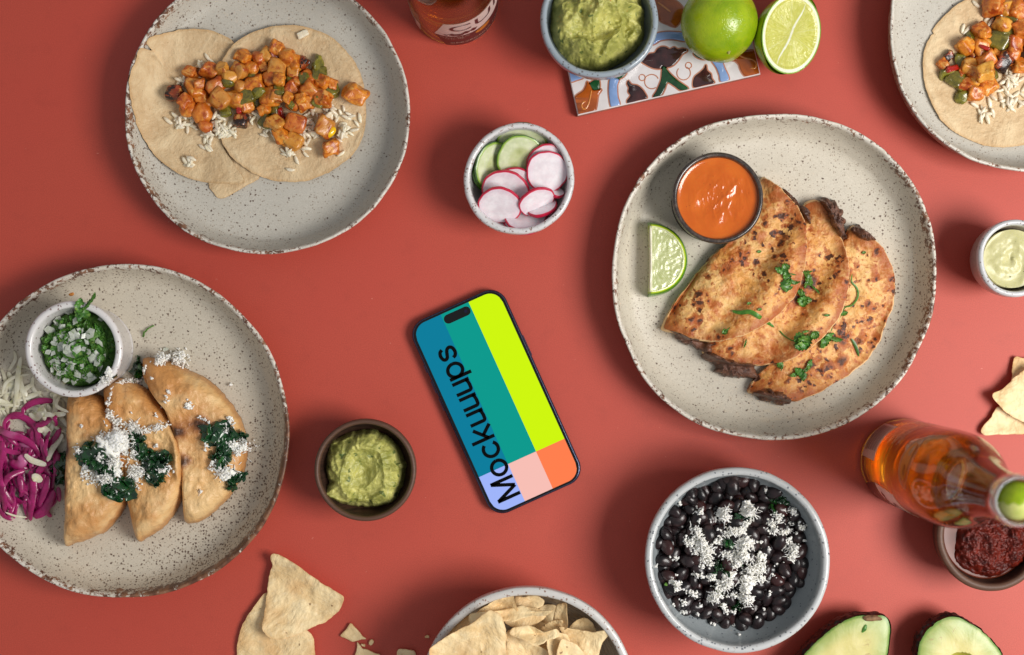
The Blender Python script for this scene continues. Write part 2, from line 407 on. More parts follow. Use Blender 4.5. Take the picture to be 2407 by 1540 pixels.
def mat_glaze(name, base, rimc, speck, dens=.2, ssz=.3, inner=None, edge=(120, 80, 58), rough=.28, rings=False, edgeamt=.5, blue=False):
    m = Mt(name); rim = m.attr('rim'); inn = m.attr('inner')
    g = m.noise(900, 3, .6); c = m.mix(m.mr(g, .3, .7), L(*[v - 9 for v in base]), L(*[min(255, v + 7) for v in base]))
    if blue: c = m.mix(m.math('MULTIPLY', m.mr(m.noise(60, 4, .6), .5, .72), .6), c, L(104, 124, 150))
    if inner is not None: c = m.mix(inn, c, m.mix(m.mr(g, .3, .7), L(*inner), L(*[v + 10 for v in inner])))
    c = m.mix(m.mr(rim, .3, .9), c, L(*rimc))
    if rings:
        w = m.n('ShaderNodeTexWave', wave_type='BANDS', bands_direction='Z'); m.set(w.inputs['Vector'], m.co); w.inputs['Scale'].default_value = 110; w.inputs['Distortion'].default_value = 2.5
        c = m.mix(m.math('MULTIPLY', m.math('MULTIPLY', inn, m.mr(w.outputs['Fac'], .3, .8)), .38), c, L(110, 90, 70)); m.bump(w.outputs['Fac'], .3, .0006)
    s = m.specks(560, .46, dens + .12, attr=m.math('MULTIPLY', rim, .12)); c = m.mix(m.math('MULTIPLY', s, .8), c, L(*speck))
    s = m.specks(260, ssz * .8, .10); c = m.mix(m.math('MULTIPLY', s, .85), c, L(*speck))
    n = m.noise(260, 5, .7, .3)
    e = m.mr(m.math('ADD', m.math('MULTIPLY', rim, .5), m.math('MULTIPLY', n, .7)), 1.02 - edgeamt * .2, 1.1 - edgeamt * .2)
    c = m.mix(m.math('MULTIPLY', e, .8), c, L(*edge))
    m.bump(m.noise(120, 3), .25, .0008)
    return m.done(c, rough=rough, spec=.55, coat=.25, coatr=.15)
def mat_walnut():
    m = Mt('walnut_wood'); v = m.vec((1, 14, 1)); n = m.noise(38, 5, .65, 1.5, vec=v); f = m.noise(500, 3, .6, vec=v); rim = m.attr('rim')
    c = m.mix(m.mr(n, .35, .68), L(42, 28, 22), L(78, 52, 40)); c = m.mix(m.math('MULTIPLY', m.mr(f, .45, .65), .5), c, L(48, 32, 26))
    c = m.mix(m.math('MULTIPLY', m.mr(rim, .4, .9), .35), c, L(128, 92, 72))
    m.bump(f, .25, .0003); return m.done(c, rough=.5, spec=.4)
mw = mat_walnut()
g_white = mat_glaze('white_speckled_glaze', (196, 194, 194), (208, 206, 206), (112, 78, 58), dens=.22, edgeamt=.62)
g_bean = mat_glaze('pale_grey_glaze', (160, 166, 168), (188, 190, 190), (60, 66, 78), dens=.10, inner=(142, 149, 152), edgeamt=.5, edge=(134, 108, 90), blue=True)
g_guac = mat_glaze('blue_grey_glaze', (128, 140, 148), (146, 157, 166), (86, 80, 76), dens=.2, inner=(104, 116, 126), edgeamt=.35, edge=(120, 100, 92), blue=True)
g_chip = mat_glaze('ribbed_white_glaze', (184, 181, 176), (198, 195, 191), (122, 76, 52), dens=.3, inner=(146, 134, 118), rings=True, edgeamt=.4)
g_ram = mat_glaze('ramekin_white_glaze', (212, 208, 206), (222, 218, 216), (112, 66, 56), dens=.14, edgeamt=.15, edge=(160, 120, 110))
g_aio = mat_glaze('stoneware_cup_glaze', (160, 150, 142), (196, 196, 198), (100, 70, 52), dens=.16, edgeamt=.35)
def mat_black():
    m = Mt('dark_bronze_glaze'); n = m.noise(300, 4, .7); c = m.mix(m.mr(n, .4, .7), L(44, 36, 32), L(86, 70, 60)); m.bump(n, .15, .0004)
    return m.done(c, rough=.26, spec=.7, coat=.4, coatr=.2)
B_cuc, bc_cuc = bowl('pinch_bowl', 1221, 420, 131.5, .041, .0045, g_white, 'small white speckled bowl holding cucumber and radish slices', 'bowl', sq=.008, seed=4, foot=.52, wob=.0009)
B_bean, bc_bean = bowl('bean_bowl', 1735, 1318, 218.5, .052, .0052, g_bean, 'grey glazed bowl filled with black beans and grated cheese', 'bowl', sq=.004, seed=2, foot=.5, power=2.0, flr=.007)
B_gw, bc_gw = bowl('walnut_bowl', 858, 1106, 120.5, .038, .0036, mw, 'dark walnut bowl with a scoop of guacamole, left of the phone', 'bowl', foot=.5, wob=.0003)
B_gt, bc_gt = bowl('guacamole_bowl', 1409, 45, 138.5, .050, .0045, g_guac, 'blue grey bowl heaped with guacamole standing on the painted tile', 'bowl', foot=.5, sq=.004, seed=7)
B_sal, bc_sal = bowl('walnut_bowl', 2330, 1264, 127, .040, .0052, mw, 'dark walnut bowl of red salsa half under the leaning bottle neck', 'bowl', foot=.5, sq=.01, seed=2)
B_aio, bc_aio = bowl('sauce_cup', 2389, 607, 91, .045, .0040, g_aio, 'small stoneware cup of pale green sauce at the right edge', 'cup', foot=.62, sq=.012, seed=3)
B_chip, bc_chip = bowl('chip_bowl', 1240, 1634, 254, .054, .0058, g_chip, 'white speckled bowl with ribbed inside full of tortilla chips at the bottom edge', 'bowl', foot=.5, power=2.2, flr=.008)
def lift(o, dz, bidx):
    o.location.z += dz
PEND = []
def ramekin(name, px, py, rpx, zb, h, wall, mat, label, straight=.82, seed=1, zwob=0):
    zt = zb + h; cx, cy = W(px, py, zt); R = rpx * (CZ - zt) * S
    prof = [(0, .001, 0), (straight * R * .94, .0005, 0), (straight * R, .0015, 0), (R * (straight + (1 - straight) * .5), h * .45, 0), (R * .985, h * .85, .4), (R, h - .0018, 1), (R - wall * .25, h - .0003, 1), (R - wall * .5, h, 1), (R - wall * .8, h - .0004, 1), (R - wall, h - .002, .8),
            (R * .985 - wall * 1.1, h * .8, .2), (R * (straight + (1 - straight) * .4) - wall * 1.1, h * .4, 0), (straight * R - wall * 1.3, .006, 0), (straight * R * .7, .004, 0), (0, .004, 0)]
    V, F, A = lathe_mesh((cx, cy, zb), prof, lambda th: 1 + .006 * np.cos(2 * th + seed), seg=112, wob=.0004, seed=seed, k=3)
    o = obj(name, V, F, mat, origin=(cx, cy, zb), attrs={'rim': A, 'spk': A * 0, 'outer': A * 0, 'inner': A * 0}, sharp=None)
    PEND.append((V, F)); tag(o, label, 'ramekin'); return (cx, cy, R, zb, zt)
rk_s = ramekin('sauce_ramekin', 1688, 465, 107.5, .0052, .034, .0034, mat_black(), 'dark bronze ramekin full of smooth orange sauce on the quesadilla plate', straight=.88)
rk_h = ramekin('herb_ramekin', 172, 821, 114, .0052, .044, .0047, g_ram, 'white speckled ramekin of chopped onion and cilantro on the fried taco plate', straight=.86)

# ---------------------------------------------------------------- soft fillings as height fields
def dome_fill(name, mat, cx, cy, R, seg, rings, hf, label, cat, outline=None, base=None, reg=True, parent=None, attrs_f=None, group=None):
    th = np.linspace(0, 2 * PI, seg, endpoint=False)
    O = outline if outline is not None else np.stack([cx + R * np.cos(th), cy + R * np.sin(th)], 1)
    bot = base if callable(base) else (lambda x, y, t: np.full_like(x, base))
    V, F, T, nt, _ = pad_mesh(O, (cx, cy), hf, bot, rings)
    at_ = {'t': T}
    if attrs_f: at_.update(attrs_f(V, T))
    o = obj(name, V, F, mat, parent=parent, attrs=at_, sharp=None)
    if reg: register(V[:len(V) // 2], F[:nt])
    if label: tag(o, label, cat, group)
    return o
def mat_guac():
    m = Mt('guacamole'); n = m.noise(90, 5, .65, .6); f = m.noise(700, 3, .6)
    c = m.mix(m.mr(n, .30, .70), L(142, 144, 68), L(206, 200, 116)); c = m.mix(m.math('MULTIPLY', m.mr(m.noise(45, 3), .5, .7), .5), c, L(142, 150, 66))
    c = m.mix(m.math('MULTIPLY', m.mr(m.noise(160, 2), .63, .70), .75), c, L(52, 84, 34)); c = m.mix(m.specks(240, .22, .06), c, L(170, 110, 50))
    m.bump(f, .3, .0007); m.bump(m.noise(230, 3, .5), .45, .0014)
    return m.done(c, rough=m.mr(f, .3, .7, .36, .6), spec=.45, sss=.25, sssr=(.004, .004, .0015))
mg = mat_guac()
def swirl_h(x, y, cx, cy, amp, sc, seed, tw=25.0):
    sc = sc * .8
    dx, dy = x - cx, y - cy; r = np.hypot(dx, dy); a = r * tw
    u = dx * np.cos(a) - dy * np.sin(a); v = dx * np.sin(a) + dy * np.cos(a)
    wx = fbm(x, y, 3, 60, 2, seed + 9) * .006; wy = fbm(x, y, 8, 60, 2, seed + 19) * .006
    return amp * (1.25 * fbm(u * .8 + wx, v + wy, 0, sc * .62, 3, seed, .45) + 1.3 * (.5 - np.abs(fbm(u + wx * 1.5, v * .8 + wy * 1.5, 0, sc * .75, 2, seed + 3, .4))) - .5) + .0030 * (.35 - np.abs(fbm(x + wx * .5, y + wy * .5, 2, 190, 2, seed + 31, .5)))
# walnut bowl: a rough heap with a spooned hollow
cx, cy = W(855, 1104, .026); k = (CZ - .026) * S
go = closed_curve(WP([(761, 1100), (768, 1062), (776, 1034), (788, 1030), (800, 1022), (820, 1016), (850, 1008), (876, 1012), (892, 1016), (918, 1030), (932, 1048), (946, 1068), (954, 1090), (952, 1120), (944, 1152), (926, 1184), (900, 1194), (860, 1198), (820, 1194), (786, 1186), (757, 1170), (764, 1140)], .026), 260, .0022, 3, 160)
def hg(x, y, t):
    d = np.hypot(x - cx, y - cy); e = np.clip(1 - t, 0, 1)
    z = .018 + .018 * (1 - t ** 7) + swirl_h(x, y, cx, cy, .0048, 110, 5) * np.clip(e * 6, .35, 1)
    hx, hy = W(856, 1108, .03); q = np.hypot((x - hx) / (46 * k), (y - hy) / (54 * k)) + fbm(x, y, 0, 55, 2, 71) * .45
    z = np.where(q < 1.35, z - (1 - np.clip(q, 0, 1.15) / 1.15) ** .7 * .007 * 1.0 + np.exp(-((q - 1.1) / .15) ** 2) * .0022 * np.clip(.5 + 1.6 * fbm(x, y, 0, 60, 2, 77), 0, 2) - swirl_h(x, y, cx, cy, .0028, 110, 5) * .55 * (q < 1) * np.clip((1 - q) * 5, 0, 1), z)
    return z + fbm(x, y, 0, 420, 3, 8) * .0007
dome_fill('guacamole', mg, cx, cy, 0, 260, 90, hg, 'small scoop of guacamole with a spooned hollow in the walnut bowl', 'guacamole', outline=go, base=lambda x, y, t: .0085 + .024 * t ** 1.1)
# tall heap in the grey bowl
cx, cy = W(1409, 40, .044)
go = closed_curve([(cx + a * .0001, cy + b * .0001) for a, b in [(345, 0), (330, 130), (240, 260), (120, 330), (-60, 350), (-220, 280), (-330, 150), (-350, 10), (-330, -130), (-260, -235), (-170, -318), (-50, -340), (60, -325), (130, -280), (215, -245), (270, -200), (330, -110)]], 300, .0016, 9, 160)
def hg2(x, y, t):
    z = .024 + .034 * (1 - t ** 3.2) + swirl_h(x, y, cx, cy - .006, .0088, 80, 21, 26) * np.clip((1 - t) * 6, .3, 1)
    hx, hy = W(1478, 38, .06); q = np.hypot((x - hx) / .0125, (y - hy) / .0085)
    return z - np.exp(-q ** 4) * .008 + fbm(x, y, 0, 380, 3, 4) * .0009
dome_fill('guacamole', mg, cx, cy, 0, 300, 110, hg2, 'swirled heap of guacamole in the blue grey bowl on the tile', 'guacamole', outline=go, base=lambda x, y, t: .0085 + .024 * t ** 1.6)
# orange sauce
def mat_sauce():
    m = Mt('orange_sauce'); n = m.noise(60, 3); c = m.mix(m.mr(n, .3, .7), L(196, 92, 22), L(208, 104, 28)); c = m.mix(m.math('MULTIPLY', m.specks(500, .25, .16), .6), c, L(150, 60, 18))
    m.bump(m.noise(1600, 2), .05, .0002)
    return m.done(c, rough=.13, spec=.55, sss=.2, sssr=(.005, .002, .001))
cx, cy, R, zb, zt = rk_s
def hs(x, y, t):
    q = np.hypot(x - cx - .003, y - cy + .001) / R
    w = np.clip(1.0 - q * 1.35, 0, 1) ** .6
    return zt - .0042 + .0013 * t ** 14 + w * (ridged(x + .3 * y, y * .5 - x * .5, 130, 3, 5) * .0009 + fbm(x, y, 0, 60, 2, 6) * .0016)
dome_fill('orange_sauce', mat_sauce(), cx, cy, R - .0031, 160, 90, hs, 'smooth glossy orange chipotle sauce in the dark ramekin', 'sauce', base=zb + .006)
# pale green sauce
def mat_aioli():
    m = Mt('green_cream_sauce'); c = m.mix(m.mr(m.noise(90, 4), .3, .7), L(184, 180, 128), L(202, 197, 148)); c = m.mix(m.specks(330, .24, .12), c, L(96, 104, 62))
    m.bump(m.noise(500, 3), .15, .0004)
    return m.done(c, rough=.34, spec=.45, sss=.2, sssr=(.004, .004, .002))
cx, cy, R = bc_aio
def ha(x, y, t):
    a = np.arctan2(y - cy, x - cx); r = np.hypot(x - cx, y - cy)
    return .0375 + (1 - t ** 3) * (.0010 * np.sin(a * 1.0 + r * 400 + 1.2 + fbm(x, y, 0, 60, 2, 5) * 3) + fbm(x, y, 0, 120, 3, 2) * .0016)
dome_fill('green_sauce', mat_aioli(), cx, cy, R - .0062, 160, 80, ha, 'pale green creamy sauce in the small stoneware cup', 'sauce', base=.012)
# salsa with oil
def mat_salsa():
    m = Mt('red_salsa'); n = m.noise(130, 5, .7, .5); c = m.mix(m.mr(n, .3, .7), L(58, 12, 7), L(112, 30, 14)); c = m.mix(m.specks(190, .26, .10), c, L(44, 12, 8)); c = m.mix(m.specks(130, .2, .05), c, L(150, 128, 44))
    m.bump(m.noise(420, 4, .7), .6, .0015); return m.done(c, rough=.4, spec=.4, coat=.0, coatr=.1, sss=.08, sssr=(.004, .001, .0005))
def mat_oil():
    m = Mt('salsa_oil'); c = m.mix(m.mr(m.noise(60, 2), .3, .7), L(84, 34, 20), L(104, 48, 32)); return m.done(c, rough=.3, spec=.25)
cx, cy, R = bc_sal
px, py = W(2337, 1285, .032); so = closed_curve(WP([(2243, 1290), (2250, 1248), (2262, 1215), (2290, 1202), (2340, 1205), (2400, 1225), (2425, 1270), (2408, 1318), (2380, 1340), (2340, 1358), (2300, 1352), (2262, 1335), (2246, 1312)], .03), 220, .002, 4, 140)
sal = dome_fill('red_salsa', mat_salsa(), px, py, 0, 220, 90, lambda x, y, t: .0285 + .009 * (1 - t ** 4) + fbm(x, y, 0, 115, 4, 31, .62) * .0052 * np.clip((1 - t) * 6, .2, 1) + fbm(x, y, 0, 380, 3, 4) * .0010, 'chunky dark red salsa sitting in oil in the walnut bowl', 'salsa', outline=so, base=lambda x, y, t: .010 + .014 * t ** 2)
dome_fill('oil', mat_oil(), cx, cy, R - .0068, 96, 20, lambda x, y, t: .0288 + .0006 * t ** 12, None, None, base=.02, reg=False, parent=sal)
# ---------------------------------------------------------------- tortillas, quesadillas, fried tacos
def slab(name, pts, zref, mat, label, cat, thick, n=200, rings=26, smooth=8, extra=None, wig=.0006, seed=1, group=None, center=None, gap=.0003, clear=.0, bulge=None, world=False, attrs_f=None, floor=None, sharp=50, parent=None, reg=True, clampd=.0006, cap=None):
    O = closed_curve(pts if world else WP(pts, zref), n, wig, seed)
    c = np.array(center) if center is not None else O.mean(0)
    cache = {}
    def base(x, y, t):
        if 'b' not in cache:
            b = zarr(x, y) if floor is None else floor(x, y, t) + 0 * x
            b = np.minimum(b, cap) if cap else b; raw = b.copy()
            for _ in range(3):
                b = smooth_polar(b, rings, n, smooth) if smooth else b
                b = np.maximum(b, raw - clampd)
            if smooth: b = smooth_polar(b, rings, n, 2)
            cache['b'] = b + gap
        return cache['b']
    top = lambda x, y, t: base(x, y, t) + thick(x, y, t) + (extra(x, y, t) if extra else 0)
    bot = lambda x, y, t: base(x, y, t) + (extra(x, y, t) * (1 if bulge is None else bulge) if extra else 0)
    V, F, T, nt, _ = pad_mesh(O, c, top, bot, rings)
    at_ = {'t': T}
    if attrs_f: at_.update(attrs_f(V, T))
    o = obj(name, V, F, mat, attrs=at_, sharp=sharp, parent=parent)
    if reg: register(V[:len(V) // 2], F[:nt])
    if label: tag(o, label, cat, group)
    return o
def mat_tort():
    m = Mt('corn_tortilla'); n = m.noise(42, 5, .65, .8); f = m.noise(420, 3, .6)
    c = m.mix(m.mr(n, .28, .72), L(196, 165, 124), L(226, 202, 162)); c = m.mix(m.math('MULTIPLY', m.mr(f, .5, .72), .35), c, L(226, 206, 170))
    c = m.mix(m.math('MULTIPLY', m.specks(300, .2, .22), .45), c, L(140, 104, 66)); c = m.mix(m.math('MULTIPLY', m.mr(m.noise(24, 3), .58, .72), .4), c, L(170, 136, 98))
    e = m.mr(m.attr('t'), .955, 1.0); c = m.mix(m.math('MULTIPLY', e, .5), c, L(192, 150, 98))
    m.bump(n, .6, .004); m.bump(m.noise(170, 4, .6), .7, .002); m.bump(f, .25, .0006)
    return m.done(c, rough=.62, spec=.35)
mt = mat_tort(); TG = 'soft corn tortillas open under potato and rice'
tk = lambda x, y, t: .0017 * (1 - t ** 12 * .55)
wav = lambda a, s, sd: (lambda x, y, t: (.5 + .5 * fbm(x, y, 0, s, 2, sd)) * a * t ** 3)
slab('tortilla', [(491, 433), (498, 448), (515, 467), (545, 457), (578, 437), (609, 415), (600, 350), (540, 330), (500, 370)], .006, mt, 'torn corner of the third tortilla poking out below the other two', 'tortilla', tk, n=120, rings=14, seed=2, extra=wav(.001, 60, 2))
slab('tortilla', [(361, 116), (369, 127), (350, 128), (337, 160), (325, 200), (326, 257), (338, 317), (369, 369), (413, 405), (457, 423), (505, 431), (575, 430), (552, 388), (526, 341), (548, 290), (570, 240), (575, 180), (555, 106), (521, 82), (489, 72), (445, 71), (405, 80), (373, 98)], .007, mt, 'left corn tortilla with a small tear in its edge, on the left potato taco plate', 'tortilla', tk, n=260, rings=34, seed=3, extra=wav(.004, 45, 5), center=W(460, 262, .007))
slab('tortilla', [(555, 100), (585, 80), (625, 65), (673, 59), (725, 64), (777, 86), (821, 128), (850, 180), (860, 240), (856, 305), (834, 357), (785, 397), (725, 423), (669, 427), (625, 419), (585, 401), (545, 369), (517, 321), (505, 272), (504, 208), (519, 152)], .009, mt, 'round corn tortilla overlapping the left one, carrying most of the potato cubes', 'tortilla', tk, n=260, rings=34, seed=4, extra=wav(.0045, 40, 7))
slab('tortilla', [(2268, 0), (2239, 20), (2205, 54), (2192, 72), (2197, 79), (2190, 82), (2179, 103), (2170, 137), (2171, 183), (2185, 235), (2210, 281), (2245, 312), (2285, 332), (2336, 346), (2407, 341), (2470, 320), (2530, 260), (2550, 180), (2540, 90), (2480, 10), (2400, -35), (2330, -25)], .007, mt, 'corn tortilla on the plate in the top right corner', 'tortilla', tk, n=240, rings=32, seed=5, extra=wav(.003, 45, 9), center=W(2360, 160, .007))

def mat_quesa():
    m = Mt('griddled_tortilla'); rv = m.vec(off=m.rnd()); n = m.noise(32, 5, .65, .8, vec=rv); f = m.noise(330, 4, .65, vec=rv)
    c = m.mix(m.mr(n, .32, .66), L(232, 188, 120), L(216, 152, 76))
    c = m.mix(m.math('MULTIPLY', m.mr(m.noise(75, 4, .65, .5, vec=rv), .45, .62), .85), c, L(186, 104, 40)); c = m.mix(m.math('MULTIPLY', m.mr(m.noise(170, 4, .7, .5, vec=rv), .54, .66), .7), c, L(164, 82, 28)); c = m.mix(m.math('MULTIPLY', m.mr(f, .48, .7), .38), c, L(232, 198, 150))
    e = m.mr(m.attr('t'), .78, .95); c = m.mix(m.math('MULTIPLY', m.math('MULTIPLY', e, m.mr(m.noise(60, 4, .6, vec=rv), .30, .58)), .85), c, L(160, 78, 28)); c = m.mix(m.math('MULTIPLY', m.mr(m.attr('t'), .968, .982), .85), c, L(236, 200, 146))
    # browned and charred blisters
    wv = m.n('ShaderNodeVectorMath', operation='ADD'); m.set(wv.inputs[0], rv)
    nz = m.n('ShaderNodeVectorMath', operation='SCALE'); m.set(nz.inputs[0], m.noise(150, 3, .6, vec=rv, col=True)); nz.inputs['Scale'].default_value = .0085; m.set(wv.inputs[1], nz.outputs[0]); wv = wv.outputs[0]
    reg = m.mr(m.noise(20, 2, vec=rv), .34, .62)
    for sc_, sz, de in ((92, .72, .46), (180, .84, .48), (320, .80, .42)):
        d, cl = m.vor(sc_, wv, out='both'); sp = m.n('ShaderNodeSeparateColor'); m.set(sp.inputs[0], cl)
        thr = m.math('MULTIPLY', m.math('MULTIPLY', m.mr(sp.outputs[0], 1 - de, 1.0), sz), m.math('ADD', m.math('MULTIPLY', reg, .75), .25))
        s = m.math('SUBTRACT', thr, d)
        c = m.mix(m.math('MULTIPLY', m.mr(s, -.20, .06), .80), c, L(170, 84, 28)); c = m.mix(m.math('MULTIPLY', m.mr(s, .08, .36), .9), c, L(46, 20, 14))
    m.bump(n, .6, .004); m.bump(m.noise(120, 4, .6, vec=rv), .8, .0024); m.bump(f, .5, .001)
    return m.done(c, rough=.5, spec=.42)
def mat_meat():
    m = Mt('shredded_filling'); n = m.noise(170, 5, .7, .8); c = m.mix(m.mr(n, .3, .7), L(62, 36, 28), L(128, 86, 66)); m.bump(n, .9, .002); m.bump(m.noise(600, 3), .4, .0006)
    return m.done(c, rough=.38, spec=.5)
mq = mat_quesa(); mm = mat_meat()
def fold_pad(pts, zref, fold, he, hf, wfold, seed, label, name, mat, cat, group, ruffle=0, n=240, rings=44, dome=0, puff=.45, smooth=26, center=None, roundness=.32, eround=None):
    """half-moon: thin at the curved edge, tall and rounded along the fold line (two pixel points)"""
    a = np.array(W(*fold[0], zref)); b = np.array(W(*fold[1], zref)); d = (b - a) / np.linalg.norm(b - a); nrm = np.array([-d[1], d[0]])
    def th(x, y, t):
        q = np.abs((x - a[0]) * nrm[0] + (y - a[1]) * nrm[1]) / wfold
        u = np.clip(q / roundness, 0, 1); rise = np.sqrt(np.clip(1 - (1 - u) ** 2, 0, 1))
        fall = np.clip((q - roundness) / (1 - roundness), 0, 1)
        z = he + (hf - he) * rise * (1 - fall ** 1.6 * (1 - puff * (1 - t ** 2)))
        er = eround or .0045; edge = np.clip((1 - t) / .022, 0, 1); z = he * .6 + (z - he * .6) * np.sqrt(1 - (1 - edge) ** 2)
        z = z + dome * (1 - t ** 2) + (fbm(x, y, 0, 65, 3, seed) * .0016 + fbm(x, y, 0, 190, 3, seed + 3) * .0008) * np.clip((1 - t) * 8, 0.15, 1)
        return z
    ex = (lambda x, y, t: ruffle * t ** 10 * (.5 + .5 * fbm(x, y, 0, 38, 2, seed + 1))) if ruffle else None
    return slab(name, pts, zref, mat, label, cat, th, n=n, rings=rings, smooth=smooth, extra=ex, wig=.0008, seed=seed, group=group, center=center, sharp=None, clampd=.004)
def filling(pts, zref, hz, parent, seed, mat=mm, name='filling'):
    return slab(name, pts, zref, mat, None, None, lambda x, y, t: hz * np.sqrt(np.clip(1 - t ** 3, 0, 1)) + ridged(x, y, 190, 3, seed) * .0022 + .0015, n=150, rings=18, smooth=3, wig=.0035, seed=seed, parent=parent, reg=False, sharp=None)
QG = 'griddled quesadillas fanned on the pale plate'
q3 = fold_pad([(2006, 529), (2028, 540), (2051, 558), (2074, 580), (2091, 606), (2103, 634), (2107, 662), (2105, 695), (2099, 726), (2086, 752), (2078, 775), (2070, 800), (2056, 823), (2037, 850), (2014, 869), (1988, 888), (1955, 905), (1925, 925), (1891, 937), (1870, 944), (1835, 941), (1795, 932), (1762, 924), (1760, 914), (1773, 892), (1816, 849), (1868, 780), (1930, 689), (1968, 600), (1990, 545)], .012, ((1760, 920), (2000, 535)), .0036, .0105, .052, 5, 'lowest quesadilla, right in the fan, with a ruffled browned edge', 'quesadilla', mq, 'quesadilla', QG, ruffle=.005, center=W(1960, 770, .012))
f3 = filling([(1766, 925), (1790, 938), (1830, 950), (1856, 949), (1850, 930), (1800, 915)], .010, .006, q3, 3)
f3b = filling([(2005, 536), (2018, 531), (2034, 538), (2052, 552), (2047, 563), (2020, 560)], .012, .004, q3, 9)
q2 = fold_pad([(1923, 465), (1938, 473), (1950, 492), (1966, 522), (1978, 545), (1990, 580), (1995, 609), (1998, 645), (1995, 678), (1988, 712), (1976, 742), (1957, 772), (1934, 796), (1908, 819), (1880, 835), (1848, 850), (1816, 858), (1785, 862), (1752, 861), (1724, 858), (1698, 852), (1676, 844), (1657, 832), (1660, 815), (1730, 742), (1800, 640), (1862, 540), (1899, 475)], .020, ((1655, 830), (1905, 462)), .0038, .0110, .062, 15, 'middle quesadilla of the fan with dark charred blisters', 'quesadilla', mq, 'quesadilla', QG, ruffle=.002, center=W(1860, 700, .02))
f2 = filling([(1650, 838), (1672, 856), (1690, 874), (1716, 886), (1742, 890), (1775, 886), (1780, 862), (1730, 850), (1690, 838), (1665, 826)], .010, .009, q2, 13)
f2b = filling([(1925, 468), (1940, 464), (1962, 470), (1978, 492), (1990, 516), (1990, 540), (1984, 560), (1965, 540), (1945, 500)], .016, .010, q2, 19)
q1 = fold_pad([(1805, 410), (1820, 416), (1843, 435), (1864, 460), (1882, 481), (1893, 502), (1899, 524), (1901, 552), (1901, 582), (1899, 612), (1893, 641), (1888, 668), (1877, 692), (1858, 716), (1837, 738), (1812, 758), (1784, 774), (1758, 786), (1730, 796), (1698, 803), (1666, 805), (1638, 802), (1612, 796), (1590, 784), (1572, 779), (1562, 775), (1563, 766), (1576, 737), (1598, 700), (1624, 668), (1677, 603), (1730, 555), (1775, 505), (1790, 450), (1798, 418)], .028, ((1560, 770), (1803, 408)), .0040, .0150, .072, 25, 'uppermost quesadilla leaning against the orange sauce ramekin', 'quesadilla', mq, 'quesadilla', QG, ruffle=.0012, center=W(1740, 640, .03))
f1 = filling([(1573, 778), (1590, 786), (1600, 802), (1630, 816), (1650, 826), (1668, 828), (1672, 810), (1640, 800), (1605, 788)], .014, .007, q1, 23)
f1b = filling([(1843, 437), (1858, 447), (1874, 461), (1892, 480), (1904, 500), (1905, 524), (1896, 514), (1880, 486), (1862, 464)], .018, .004, q1, 29)

def mat_fried():
    m = Mt('fried_masa'); rv = m.vec(off=m.rnd()); n = m.noise(28, 4, .6, .8, vec=rv); f = m.noise(260, 4, .65, vec=rv)
    c = m.mix(m.mr(n, .30, .70), L(238, 202, 146), L(218, 166, 102)); c = m.mix(m.math('MULTIPLY', m.mr(f, .5, .72), .4), c, L(228, 194, 144))
    c = m.mix(m.math('MULTIPLY', m.mr(m.noise(20, 4, .6, vec=rv), .46, .64), .8), c, L(196, 132, 68)); c = m.mix(m.math('MULTIPLY', m.mr(m.noise(75, 3, .6, vec=rv), .55, .7), .45), c, L(226, 190, 138)); c = m.mix(m.math('MULTIPLY', m.specks(260, .2, .2, vec=rv), .5), c, L(120, 72, 34))
    c = m.mix(m.math('MULTIPLY', m.mr(m.attr('t'), .93, 1.0), .6), c, L(182, 120, 62))
    s = m.attr('scorch'); s2 = m.math('ADD', s, m.math('MULTIPLY', m.math('SUBTRACT', m.noise(120, 4, .65), .5), 1.0))
    c = m.mix(m.math('MULTIPLY', m.mr(s2, .12, .7), .75), c, L(140, 76, 32)); c = m.mix(m.math('MULTIPLY', m.mr(s2, .55, 1.0), .92), c, L(48, 24, 18))
    m.bump(m.noise(120, 4, .65), .8, .0022); m.bump(f, .6, .001)
    return m.done(c, rough=.42, spec=.5)
mf = mat_fried()
EG = 'fried folded tacos side by side'
def scorch(spots):
    def f(V, T):
        s = np.zeros(len(V))
        for px, py, rx, ry in spots:
            x, y = W(px, py, .025); s = np.maximum(s, np.exp(-(((V[:, 0] - x) / (rx * S)) ** 2 + ((V[:, 1] - y) / (ry * S)) ** 2)))
        return {'scorch': s}
    return f
def fried(pts, zref, fold, he, hf, wf, seed, label, spots, center, dome=.003, puff=.75, roundness=.25):
    a = np.array(W(*fold[0], zref)); b = np.array(W(*fold[1], zref)); d = (b - a) / np.linalg.norm(b - a); nrm = np.array([-d[1], d[0]])
    def th(x, y, t):
        q = np.abs((x - a[0]) * nrm[0] + (y - a[1]) * nrm[1]) / wf
        u = np.clip(q / roundness, 0, 1); rise = np.sqrt(np.clip(1 - (1 - u) ** 2, 0, 1)); fall = np.clip((q - roundness) / (1 - roundness), 0, 1)
        z = he + (hf - he) * (.45 + .55 * rise) * (1 - (1 - puff) * fall ** 1.5)
        e = np.clip((1 - t) / .30, 0, 1); z = he + (z - he) * np.sqrt(np.clip(1 - (1 - e) ** 2.2, 0, 1))
        return z + (fbm(x, y, 0, 34, 2, seed) * .0034 + fbm(x, y, 0, 110, 3, seed + 2) * .0016 + np.clip(fbm(x, y, 0, 260, 2, seed + 9), 0, 1) * .0012) * np.clip((1 - t) * 6, .1, 1)
    return slab('fried_taco', pts, zref, mf, label, 'taco', th, n=240, rings=44, smooth=22, wig=.0009, seed=seed, group=EG, center=center, clampd=.008, cap=.0175, attrs_f=scorch(spots), sharp=None)
